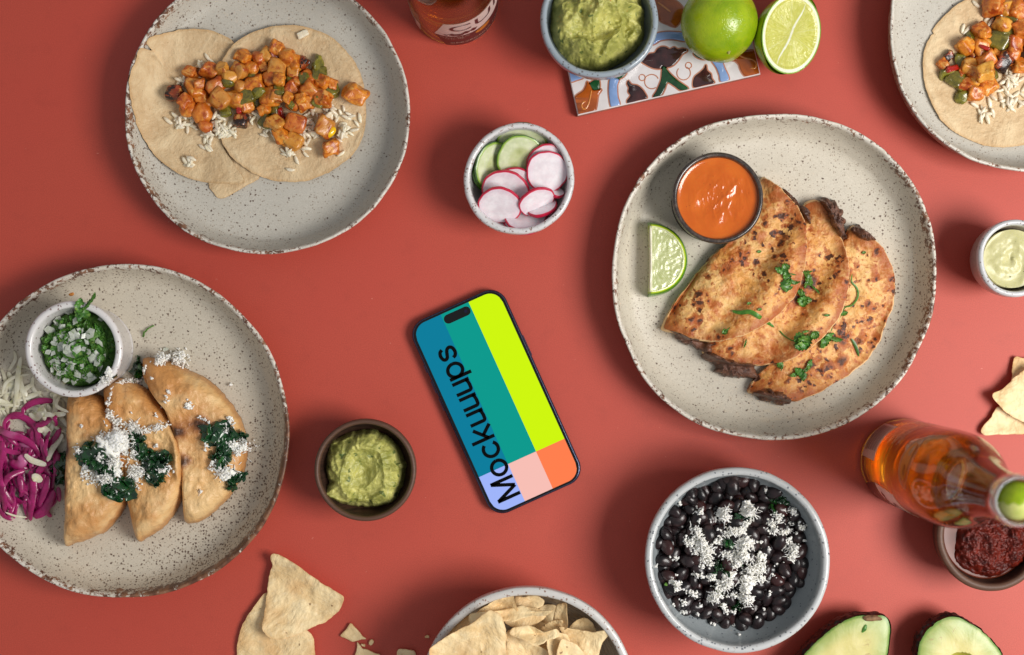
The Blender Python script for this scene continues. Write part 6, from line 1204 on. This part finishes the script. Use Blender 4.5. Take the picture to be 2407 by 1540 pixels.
def motif(name, pts, col, n=110, hz=.0005, wl=.0009):
    P = closed_curve([W(*ztl(a, b), TZ) for a, b in pts], n); tng = np.roll(P, -1, 0) - np.roll(P, 1, 0); nr = np.stack([tng[:, 1], -tng[:, 0]], 1); nr /= np.linalg.norm(nr, axis=1)[:, None] + 1e-12
    ar = np.sum(P[:, 0] * np.roll(P[:, 1], -1) - np.roll(P[:, 0], -1) * P[:, 1]); sg = 1 if ar > 0 else -1
    if ar < 0: P = P[::-1]; nr = nr[::-1]; 
    nr = nr * sg
    # keep the line inside the tile
    Q = P + nr * wl; 
    def clip(A):
        rel = A - bl; u = np.clip(rel @ e1, .0008, Lt - .0008); v = np.clip(rel @ e2, .0008, Lt - .0008); return bl + u[:, None] * e1 + v[:, None] * e2
    Q = clip(Q); P2 = clip(P)
    from mathutils.geometry import tessellate_polygon
    def sheet(A, z, thick):
        tri = tessellate_polygon([[Vector((a[0], a[1], 0)) for a in A]]); m = len(A); V = np.vstack([np.column_stack([A, np.full(m, z)]), np.column_stack([A, np.full(m, z - thick)])])
        F = []
        for t in tri:
            p = [A[i] for i in t]; cr = (p[1][0] - p[0][0]) * (p[2][1] - p[0][1]) - (p[1][1] - p[0][1]) * (p[2][0] - p[0][0]); F.append(tuple(t) if cr > 0 else tuple(t)[::-1])
        F += [(j, j + m, (j + 1) % m + m, (j + 1) % m) for j in range(m)]; return V, F
    V, F = sheet(Q, TZ + .00018, .0004); ol = obj(name, V, F, tm['tan'], parent=te, sharp=30)
    V1, F1 = sheet(P2, TZ + .0002 + hz * .5, .0004); In = clip(P - nr * .0006); V2, F2 = sheet(In, TZ + .0002 + hz, .0003); m = len(P2)
    V = np.vstack([V1[:m], In_ := np.column_stack([In, np.full(m, TZ + .0002 + hz)]), V1[m:]]); F = [(j, (j + 1) % m, m + (j + 1) % m, m + j) for j in range(m)] + [tuple(m + q for q in f) for f in F2[:len(F2) - m]] + [(j, 2 * m + j, 2 * m + (j + 1) % m, (j + 1) % m) for j in range(m)]
    g = obj('glaze_fill', V, F, tm[col], parent=None, origin=gl(te), sharp=70); g.parent = ol; g.location = (0, 0, 0)
    return ol
motif('leaf_motif', [(905, 680), (960, 640), (1000, 605), (1062, 592), (1090, 552), (1140, 525), (1190, 530), (1230, 552), (1280, 530), (1320, 552), (1380, 545), (1428, 568), (1370, 610), (1320, 680), (1270, 730), (1205, 755), (1150, 738), (1120, 770), (1050, 765), (980, 735)], 'maroon')
motif('leaf_motif', [(765, 905), (800, 945), (870, 960), (920, 1000), (950, 1040), (972, 1098), (870, 1128), (760, 1158), (752, 1130), (790, 1070), (765, 1030), (772, 985), (752, 940)], 'maroon')
motif('leaf_motif', [(1635, 728), (1650, 790), (1690, 830), (1700, 880), (1728, 928), (1620, 955), (1500, 980), (1490, 920), (1510, 860), (1570, 810), (1612, 770)], 'maroon')
motif('chevron_motif', [(1155, 742), (1240, 830), (1330, 910), (1438, 992), (1350, 1012), (1280, 965), (1205, 925), (1172, 1000), (1130, 1070), (1042, 1088), (1080, 1020), (1130, 900)], 'green')
motif('stem_motif', [(335, 935), (430, 888), (442, 990), (375, 1005)], 'green', 50); motif('stem_motif', [(590, 868), (650, 830), (745, 812), (705, 865), (650, 885)], 'green', 50); motif('stem_motif', [(1495, 600), (1560, 620), (1650, 655), (1600, 664), (1530, 640)], 'green', 50)
motif('tulip_motif', [(305, 915), (340, 960), (370, 1012), (465, 1003), (430, 1060), (415, 1150), (402, 1220), (378, 1262), (215, 1298), (185, 1200), (162, 1100), (190, 1065), (260, 1015), (290, 960)], 'amber')
motif('tulip_motif', [(2010, 600), (2090, 575), (2170, 570), (2215, 650), (2245, 740), (2255, 820), (2160, 840), (2070, 850), (2020, 780), (2000, 720), (1960, 685), (1905, 665), (1950, 635)], 'amber')
motif('tulip_motif', [(1060, 10), (1150, -20), (1290, 10), (1370, 80), (1378, 150), (1340, 250), (1290, 300), (1200, 270), (1120, 230), (1070, 130)], 'amber')
motif('ring_motif', [(565, 880), (655, 890), (640, 960), (645, 1080), (668, 1185), (580, 1206), (552, 1100), (546, 980)], 'blue', 70); motif('ring_motif', [(1690, 660), (1790, 655), (1840, 760), (1890, 892), (1800, 914), (1782, 840), (1750, 760)], 'blue', 70); motif('ring_motif', [(980, 470), (1060, 385), (1200, 358), (1400, 370), (1440, 380), (1440, 460), (1250, 440), (1130, 452), (1040, 500)], 'blue', 80)
motif('ring_motif', [(92, 815), (150, 830), (260, 868), (180, 900), (115, 915)], 'blue', 50)
def line_motif(pts, w=.0004, mat='tan', z=.0001, closed=False):
    P = [(*W(*ztl(a, b), TZ), TZ + z) for a, b in pts]; V, F = tube_mesh(P, w, flat=.5, ns=6, taper=not closed); obj('clay_line', V, F, tm[mat], parent=te)
for a, b, r in ((920, 870, 34), (1440, 735, 34), (1028, 915, 80), (1385, 820, 76)):
    s0 = {80: .9, 76: -1.1}.get(r, 0); line_motif([(a + r * math.cos(s0 + q * (2 * PI if r < 50 else 5.0) / 16), b + r * math.sin(s0 + q * (2 * PI if r < 50 else 5.0) / 16)) for q in range(17)])
tm['hook'] = gl_mat('amber_relief_line', (196, 118, 40), (214, 136, 60), .2)
line_motif([(352, 1010), (335, 1110), (300, 1205), (262, 1222), (243, 1185), (262, 1145), (285, 1140)], .0005, 'hook', .0009); line_motif([(1995, 615), (2060, 650), (2150, 670), (2195, 710), (2180, 765), (2130, 765)], .0005, 'hook', .0009); line_motif([(1090, 30), (1150, 70), (1240, 140)], .0006, 'hook', .0009)

# ---------------------------------------------------------------- phone
def text_mesh(body, spacing=1.0, offset=0.0):
    cu = bpy.data.curves.new('text', 'FONT'); cu.body = body; cu.space_character = spacing; cu.offset = offset; cu.resolution_u = 6
    o = bpy.data.objects.new('text', cu); C.objects.link(o); bpy.context.view_layer.update()
    me = bpy.data.meshes.new_from_object(o.evaluated_get(bpy.context.evaluated_depsgraph_get())); V = np.array([tuple(v.co) for v in me.vertices]); F = [tuple(p.vertices) for p in me.polygons]
    bpy.data.objects.remove(o); bpy.data.meshes.remove(me); V[:, 0] -= V[:, 0].min(); return V, F
PA = math.radians(24.3); wv_ = np.array([math.cos(PA), math.sin(PA)]); lv_ = np.array([math.sin(PA), -math.cos(PA)]); PT = .0079
pc = np.array(W(1166.8, 944.4, PT)); U = S * (1 - PT)
def ph(w, l, z): 
    p = pc + wv_ * w * U + lv_ * l * U; return (p[0], p[1], z)
pe = empty('smartphone', (float(pc[0]), float(pc[1]), 0), 'smartphone in the middle with a bright colour block screen, lying face up', 'phone')
def rrect(hw, hl, r, n=14):
    P = []
    for sx, sy, a0 in ((1, 1, 0), (-1, 1, 90), (-1, -1, 180), (1, -1, 270)):
        for k in range(n + 1):
            a = math.radians(a0 + 90 * k / n); P.append((sx * (hw - r) + r * math.cos(a), sy * (hl - r) + r * math.sin(a)))
    return P
def rr_loft(levels, r_of):
    V = []; n = None
    for hw, hl, z, r in levels:
        P = rrect(hw, hl, r); n = len(P); V += [ph(a, b, z) for a, b in P]
    F = []
    for k in range(len(levels) - 1): F += [(k * n + j, k * n + n + j, k * n + n + (j + 1) % n, k * n + (j + 1) % n) for j in range(n)]
    F.append(tuple(range(n))); F.append(tuple(range((len(levels) - 1) * n, len(levels) * n))[::-1]); return V, F
def mat_ti():
    m = Mt('blue_titanium'); n = m.noise(900, 2); c = m.mix(m.mr(n, .3, .7), L(62, 70, 92), L(84, 92, 118)); return m.done(c, rough=.3, metal=.85, spec=.5)
m_ti = mat_ti(); HW, HL = 120.3, 249.5
V, F = rr_loft([(HW - 5, HL - 5, .0002, 38), (HW - 1.2, HL - 1.2, .0010, 41), (HW, HL, .0022, 42), (HW, HL, PT - .0022, 42), (HW - 1.2, HL - 1.2, PT - .0009, 41), (HW - 4, HL - 4, PT - .0003, 39)], None); obj('frame', V, F, m_ti, parent=pe, sharp=60)
m_blk = Mt('black_glass'); m_blk = m_blk.done((.002, .002, .002, 1), rough=.06, spec=.5)
V, F = rr_loft([(HW - 4.2, HL - 4.2, PT - .0006, 38), (HW - 4.4, HL - 4.4, PT - .0002, 38), (HW - 5.2, HL - 5.2, PT, 37)], None); obj('bezel', V, F, m_blk, parent=pe, sharp=40)
def mat_scr(name, rgb):
    m = Mt(name); return m.done((0, 0, 0, 1), rough=.12, spec=.2, emit=L(*rgb), estr=.953)
SW, SL, SR = 110.2, 240.5, 33
def lmax(w):
    d = abs(w) - (SW - SR); return SL - SR + math.sqrt(max(0, SR * SR - d * d)) if d > 0 else SL
cols = [(-SW, -SW + 75.0), (-SW + 75.0, -SW + 147.0), (-SW + 147.0, SW)]
lb = SL - 95.6; se = bpy.data.objects.new('screen', None); C.objects.link(se); se.parent = pe
cn = [['blue', 'teal', 'lime_yellow'], ['lavender', 'pink', 'orange']]; cv = [[(0, 124, 155), (0, 153, 140), (206, 246, 0)], [(159, 180, 250), (247, 190, 180), (255, 126, 76)]]
for row in (0, 1):
    for ci, (a, b) in enumerate(cols):
        ws = [a + (b - a) * (k / 24) for k in range(25)]; zt_ = PT + .00005
        if row == 0: up = [ph(w, -lmax(w), zt_) for w in ws]; dn = [ph(w, lb, zt_) for w in ws]
        else: up = [ph(w, lb, zt_) for w in ws]; dn = [ph(w, lmax(w), zt_) for w in ws]
        V = np.array(up + dn); n = 25; F = [(j, n + j, n + j + 1, j + 1) for j in range(n - 1)]
        o = obj('screen_panel', V, F, mat_scr('screen_' + cn[row][ci], cv[row][ci]), origin=gl(pe), smooth=False); o.parent = se; o.location = (0, 0, 0); o['label'] = '%s colour block of the phone screen' % cn[row][ci].replace('_', ' ')
def arc(cx, cy, rx, ry, a0, a1, n=28): return [(cx + rx * math.cos(math.radians(a0 + (a1 - a0) * k / n)), cy + ry * math.sin(math.radians(a0 + (a1 - a0) * k / n))) for k in range(n + 1)]
SWD = .148; hs_ = SWD / 2
LET = {'M': (.92, [[(hs_, 0), (hs_, 1)], [(.075, .985), (.46, .06)], [(.46, .06), (.845, .985)], [(.92 - hs_, 1), (.92 - hs_, 0)]]),
 'o': (.76, [arc(.38, .37, .38 - hs_, .385 - hs_, 0, 360, 44)]), 'c': (.70, [arc(.38, .37, .38 - hs_, .385 - hs_, 38, 322, 40)]),
 'k': (.66, [[(hs_, 0), (hs_, 1)], [(.60, .74), (hs_, .25)], [(.26, .42), (.61, 0)]]),
 'u': (.62, [[(hs_, .74), (hs_, .22)] + arc(.16, .16, .16 - hs_, .16 - hs_, 180, 270, 6) + [(.30, .066), (.46, .09), (.55, .16)], [(.62 - hs_, .74), (.62 - hs_, 0)]]),
 'p': (.74, [[(hs_, .74), (hs_, -.22)], arc(.38, .37, .36 - hs_, .385 - hs_, 0, 360, 44)]),
 's': (.62, [[tuple(q) for q in open_curve([(.555, .53), (.50, .63), (.40, .675), (.27, .68), (.15, .63), (.115, .54), (.17, .455), (.31, .405), (.44, .36), (.52, .29), (.54, .20), (.48, .11), (.36, .065), (.24, .065), (.13, .12), (.075, .225)], 5)]])}
V = []; F = []; xo = 0.0
for ch in 'Mockuuups':
    wd_, strokes = LET[ch]
    for st in strokes:
        q = np.array(st, float); tg = np.gradient(q, axis=0) if len(q) > 2 else np.repeat((q[1] - q[0])[None], 2, 0); tg /= np.linalg.norm(tg, axis=1)[:, None]; nr = np.stack([-tg[:, 1], tg[:, 0]], 1) * hs_
        o0 = len(V); V += [(p[0] + xo, p[1], 0) for p in q + nr] + [(p[0] + xo, p[1], 0) for p in q - nr]; m = len(q); F += [(o0 + j, o0 + j + 1, o0 + m + j + 1, o0 + m + j) for j in range(m - 1)]
    xo += wd_ + .085
V = np.array(V); sx = 388 / V[:, 0].max(); cap = 57
P = [ph(-36.7 + y * -cap, 221 - x * sx, PT + .0001) for x, y, z in V]
o = obj('screen_text', P, F, mat_scr('screen_black', (0, 0, 0)), origin=gl(pe), smooth=False); o.parent = se; o.location = (0, 0, 0)
V = [ph(0 + a, -223.5 + b, PT + .00015) for a, b in rrect(33.5, 10.9, 10.8, 8)]; o = obj('camera_cutout', V, [tuple(range(len(V)))[::-1]], m_blk, origin=gl(pe), smooth=False); o.parent = se; o.location = (0, 0, 0)
mlens = Mt('lens_blue').done(L(14, 14, 44), rough=.1); V = [ph(22 + 4 * math.cos(a), -223.5 + 4 * math.sin(a), PT + .0002) for a in np.linspace(0, 2 * PI, 20, endpoint=False)]; o = obj('front_lens', V, [tuple(range(20))[::-1]], mlens, origin=gl(pe), smooth=False); o.parent = se; o.location = (0, 0, 0)
def button(side, l0, l1, nm):
    w0 = side * (HW - .5); w1 = side * (HW + 1.8); V = []
    for z in (.0030, .0050):
        for a, b in ((w0, l0), (w1, l0 + 1.5), (w1, l1 - 1.5), (w0, l1)): V.append(ph(a, b, z))
    F = [(0, 1, 2, 3), (7, 6, 5, 4)] + [(j, j + 4, (j + 1) % 4 + 4, (j + 1) % 4) for j in range(4)]; bm = bmesh.new(); obj(nm, V, F, m_ti, parent=pe, smooth=False); bm.free()
button(-1, -150, -128, 'action_button'); button(-1, -108, -75, 'volume_button'); button(-1, -64, -30, 'volume_button'); button(1, -118, -64, 'power_button')
_ = [ (ph(SW, 0, 0)) ]

# ---------------------------------------------------------------- bottles
def mat_thin_glass():
    m = Mt('thin_clear_glass'); nt = m.nt; tr = m.n('ShaderNodeBsdfTransparent'); tr.inputs[0].default_value = (.93, .90, .86, 1); gsy = m.n('ShaderNodeBsdfGlossy'); gsy.inputs['Roughness'].default_value = .04; gsy.inputs['Color'].default_value = (1, 1, 1, 1)
    lw = m.n('ShaderNodeFresnel'); lw.inputs['IOR'].default_value = 1.5; mx = m.n('ShaderNodeMixShader'); f = m.math('MINIMUM', m.math('MULTIPLY', lw.outputs[0], .8), 1.0)
    m.set(mx.inputs[0], f); nt.links.new(tr.outputs[0], mx.inputs[1]); nt.links.new(gsy.outputs[0], mx.inputs[2]); nt.links.new(mx.outputs[0], m.out.inputs[0]); return m.m
def mat_beer():
    m = Mt('amber_beer'); nt = m.nt; tr = m.n('ShaderNodeBsdfTransparent'); tr.inputs[0].default_value = (1, .66, .10, 1); rf = m.n('ShaderNodeBsdfRefraction'); rf.inputs['Color'].default_value = (1, .72, .16, 1); rf.inputs['IOR'].default_value = 1.33; rf.inputs['Roughness'].default_value = .02
    gs = m.n('ShaderNodeBsdfGlossy'); gs.inputs['Roughness'].default_value = .03; mx = m.n('ShaderNodeMixShader'); mx.inputs[0].default_value = .94; nt.links.new(tr.outputs[0], mx.inputs[1]); nt.links.new(rf.outputs[0], mx.inputs[2])
    df = m.n('ShaderNodeBsdfTranslucent'); df.inputs[0].default_value = (1, .46, .02, 1); m3 = m.n('ShaderNodeMixShader'); m3.inputs[0].default_value = .13; nt.links.new(mx.outputs[0], m3.inputs[1]); nt.links.new(df.outputs[0], m3.inputs[2]); mx = m3
    fr = m.n('ShaderNodeFresnel'); fr.inputs['IOR'].default_value = 1.33; m2 = m.n('ShaderNodeMixShader'); nt.links.new(fr.outputs[0], m2.inputs[0]); nt.links.new(mx.outputs[0], m2.inputs[1]); nt.links.new(gs.outputs[0], m2.inputs[2]); nt.links.new(m2.outputs[0], m.out.inputs[0]); return m.m
m_gls = mat_thin_glass(); m_beer = mat_beer()
def mat_print(name, c1, alpha=.95, text=False, base=None):
    m = Mt(name); c = L(*c1)
    n = m.noise(300, 3); c = m.mix(m.mr(n, .3, .7), c, L(*[v * .93 for v in c1]))
    mm_ = m.done(c, rough=.4, spec=.4, alpha=alpha); tl = m.n('ShaderNodeBsdfTranslucent'); m.set(tl.inputs[0], c); mx = m.n('ShaderNodeMixShader'); mx.inputs[0].default_value = .2 if sum(c1) > 380 else .05; m.nt.links.new(m.p.outputs[0], mx.inputs[1]); m.nt.links.new(tl.outputs[0], mx.inputs[2]); m.nt.links.new(mx.outputs[0], m.out.inputs[0]); return mm_
mp = {'cream': mat_print('cream_label', (244, 220, 212)), 'plum': mat_print('plum_label', (92, 36, 36)), 'haze': mat_print('pale_back_label', (240, 208, 196), .95), 'ink': mat_print('label_ink', (236, 214, 190)), 'dark': mat_print('label_dark_ink', (84, 34, 36)), 'gold': mat_print('gold_label', (206, 124, 40)), 'fog': mat_print('shoulder_label', (196, 150, 130), .45)}
BPROF = [(0, .004), (.022, .0035), (.0275, .0008), (.0295, .0015), (.0305, .005), (.0305, .012), (.0305, .03), (.0305, .05), (.0305, .08), (.0305, .105), (.0302, .118), (.0285, .132), (.0245, .147), (.0200, .160), (.0170, .175), (.0150, .192), (.0138, .208), (.0134, .215), (.0139, .218), (.0140, .226), (.0134, .2290), (.0118, .2300), (.0106, .2285), (.0106, .215), (.0120, .192), (.0150, .172), (.0185, .157)]
def bott_r(z):
    zz = [p[1] for p in BPROF[4:17]]; rr = [p[0] for p in BPROF[4:17]]; return float(np.interp(z, zz, rr))
def bottle(px, py, fill, label):
    cx, cy = W(px, py, 0); e = empty('beer_bottle', (cx, cy, 0), label, 'bottle')
    prof = [(r, z, 0) for r, z in BPROF[:21]] + [(.0126, .2294, 0), (.0120, .2280, 0)]
    V, F, A = lathe_mesh((cx, cy, 0), prof, seg=96, k=3); obj('glass', V, F, m_gls, parent=e, sharp=None)
    bp = [(0, .0062, 0), (.020, .0060, 0), (.0265, .0045, 0), (.0283, .0070, 0), (.0286, .012, 0)] + [(max(bott_r(z) - .0019, .004), z, 0) for z in np.linspace(.02, fill, 14)] + [(max(bott_r(fill) - .0024, .003), fill + .0004, 0), (0, fill + .0002, 0)]
    V, F, A = lathe_mesh((cx, cy, 0), bp, seg=96, k=2); obj('beer', V, F, m_beer, parent=e, sharp=50)
    V, F, A = lathe_mesh((cx, cy, 0), [(.0118, .2190, 0), (.0118, .2288, 0), (.0124, .2302, 0), (.0136, .2298, 0), (.0143, .2270, 0), (.0143, .2220, 0), (.0138, .2200, 0)], seg=80, k=3); mlip = Mt('lip_glass').done((.55, .56, .6, 1), rough=.12, spec=.6, trans=.7, alpha=.75); obj('lip', V, F, mlip, parent=e, sharp=None)
    return e, cx, cy
def cyl(cx, cy, az, z, dr=.00025):
    r = bott_r(max(z, .005)) + dr; a = math.radians(az); return (cx + r * math.cos(a), cy + r * math.sin(a), z)
def lab_patch(e, cx, cy, name, poly_lo, poly_hi, mat, dr=.00025, n=40, m_=6):
    """poly_lo/hi: functions of s in 0..1 giving (az, z)"""
    V = []
    for i in range(n + 1):
        s = i / n; a0, z0 = poly_lo(s); a1, z1 = poly_hi(s)
        for j in range(m_ + 1): t = j / m_; V.append(cyl(cx, cy, a0 + (a1 - a0) * t, z0 + (z1 - z0) * t, dr))
    o = obj(name, V, grid_faces(n + 1, m_ + 1, 0, wrap=False), mat, parent=e, sharp=None); return o
def lab_text(e, cx, cy, body, az0, z0, hmm, mat, ang=0.0, dr=.00045, sp=1.05, wid=1.0, name='label_text', parent=None):
    V, F = text_mesh(body, sp, .0); k = hmm / 1000 / .72; ca, sa = math.cos(ang), math.sin(ang); P = []
    for x, y, z in V:
        X, Y = x * k * wid, y * k; X, Y = X * ca - Y * sa, X * sa + Y * ca; P.append(cyl(cx, cy, az0 + math.degrees(X / .0305), z0 + Y, dr))
    return obj(name, P, F, mat, parent=e, smooth=False)
lin = lambda a0, z0, a1, z1: (lambda s: (a0 + (a1 - a0) * s, z0 + (z1 - z0) * s))
# bottle at the top edge
e, cx, cy = bottle(1068, 6, .158, 'amber beer bottle cut off by the top edge, its label reading CERVECERIA')
lab_patch(e, cx, cy, 'lower_label', lin(260, .005, 362, .005), lin(247, .034, 368, .034), mp['plum'])
lab_patch(e, cx, cy, 'upper_label', lin(247, .0345, 368, .0345), lin(262, .072, 362, .072), mp['cream'])
lab_text(e, cx, cy, 'CERVECERIA MEXICANA', 266, .0125, 2.6, mp['ink'], wid=1.5)
lab_text(e, cx, cy, 'HECHO EN MEXICO', 296, .0065, 1.6, mp['ink'], wid=1.3)
lab_text(e, cx, cy, '35.5 cl / 355 ml', 254, .0300, 2.0, mp['ink'], wid=1.1); lab_text(e, cx, cy, '12 FL. OZ.', 261, .0262, 2.0, mp['ink'], wid=1.1)
lab_text(e, cx, cy, 'CURA', 268, .050, 17, mp['dark'], wid=1.0)
def blob_patch(e, cx, cy, az, z, ra, rz, mat, name, dr=.0004, k=0):
    V = [cyl(cx, cy, az, z, dr)] + [cyl(cx, cy, az + ra * math.cos(q) * (1 + k * math.sin(q * 5)), z + rz * math.sin(q) * (1 + k * math.sin(q * 4 + 1)), dr) for q in np.linspace(0, 2 * PI, 36, endpoint=False)]
    return obj(name, V, [(0, 1 + j, 1 + (j + 1) % 36) for j in range(36)], mat, parent=e, sharp=None)
for az, z, ra, rz in ((262, .0385, 3, .0014), (271, .040, 6, .003), (279, .0385, 7, .0025), (288, .0415, 6, .003), (298, .042, 5, .0035)): blob_patch(e, cx, cy, az, z, ra, rz, mp['dark'], 'printed_ornament', k=.22)
blob_patch(e, cx, cy, 312, .0285, 12, .0048, mp['gold'], 'gold_oval')
lab_patch(e, cx, cy, 'back_label', lin(150, .008, 222, .008), lin(150, .030, 224, .030), mp['haze']); lab_patch(e, cx, cy, 'back_label', lin(150, .0305, 224, .0305), lin(150, .062, 226, .062), mp['fog'])
for k in range(16): lab_patch(e, cx, cy, 'barcode_bar', lin(168 + 3 * k, .012, 168 + 3 * k + (.8 + (k * 7 % 3) * .5), .012), lin(168 + 3 * k, .027, 168 + 3 * k + (.8 + (k * 7 % 3) * .5), .027), mp['dark'], dr=.0004, n=1, m_=2)
# bottle on the right with a lime in its mouth
e, cx, cy = bottle(2122, 1085, .160, 'amber beer bottle leaning into view at the right, beside the salsa bowl')
lab_patch(e, cx, cy, 'barcode_label', lin(118, .008, 170, .008), lin(118, .041, 172, .041), mp['haze'])
for k in range(20): w_ = .22 + (k * 5 % 4) * .12; z_ = .0105 + k * .00135; lab_patch(e, cx, cy, 'barcode_bar', lin(122, z_, 160, z_), lin(122, z_ + w_ / 1000, 160, z_ + w_ / 1000), mp['dark'], dr=.0004, n=10, m_=1)
lab_text(e, cx, cy, '25', 161, .012, 3.4, mp['gold'], wid=1.0, ang=PI / 2)
for k in range(14): lab_text(e, cx, cy, ['PLEASE DRINK RESPONSIBLY', 'CONTENIDO NETO 355 ML', 'CERVEZA CLARA HECHO', 'ALC. VOL. 4.5% BEBIDA'][k % 4], 88, .0445 + k * .0026, 1.5, mp['ink'], wid=1.15, sp=1.0)
lab_patch(e, cx, cy, 'lower_label', lin(207, .005, 300, .005), lin(200, .036, 306, .036), mp['plum']); lab_patch(e, cx, cy, 'upper_label', lin(200, .0365, 306, .0365), lin(208, .076, 300, .076), mp['cream'])
lab_text(e, cx, cy, '35.5 cl', 214, .031, 2.0, mp['ink']); lab_text(e, cx, cy, 'CERVECERIA', 220, .014, 2.6, mp['ink'], wid=1.3)
for az, z, ra, rz in ((216, .044, 5, .003), (226, .042, 5, .003), (234, .044, 5, .004)): blob_patch(e, cx, cy, az, z, ra, rz, mp['dark'], 'printed_ornament', k=.22)
lab_text(e, cx, cy, 'CURA', 224, .052, 17, mp['dark'])
blob_patch(e, cx, cy, 158, .112, 34, .011, mp['fog'], 'shoulder_emblem', k=.05); blob_patch(e, cx, cy, 158, .112, 24, .007, mp['gold'], 'gold_oval', dr=.0005)
# lime wedge pushed into the mouth
m_lw = mat_simple('pale_lime_flesh', (176, 186, 96), (206, 206, 130), 120, .3, .5, .2)
V, F = ico(3); V = V * np.array([.0112, .0108, .013]); Vg = V + np.array([cx, cy, .224]); lw = empty('lime_wedge', (cx, cy, .212), 'lime wedge pushed into the mouth of the right bottle', 'lime')
top = [i for i, v in enumerate(V) if True]
Fg = [f for f in F if np.mean([V[i][1] for i in f]) > -.0008]; Fl = [f for f in F if np.mean([V[i][1] for i in f]) <= -.0008]
obj('peel', Vg, Fg, m_lime, parent=lw, sharp=None); V2 = Vg.copy(); obj('flesh', V2, Fl, m_lw, parent=lw, sharp=None)
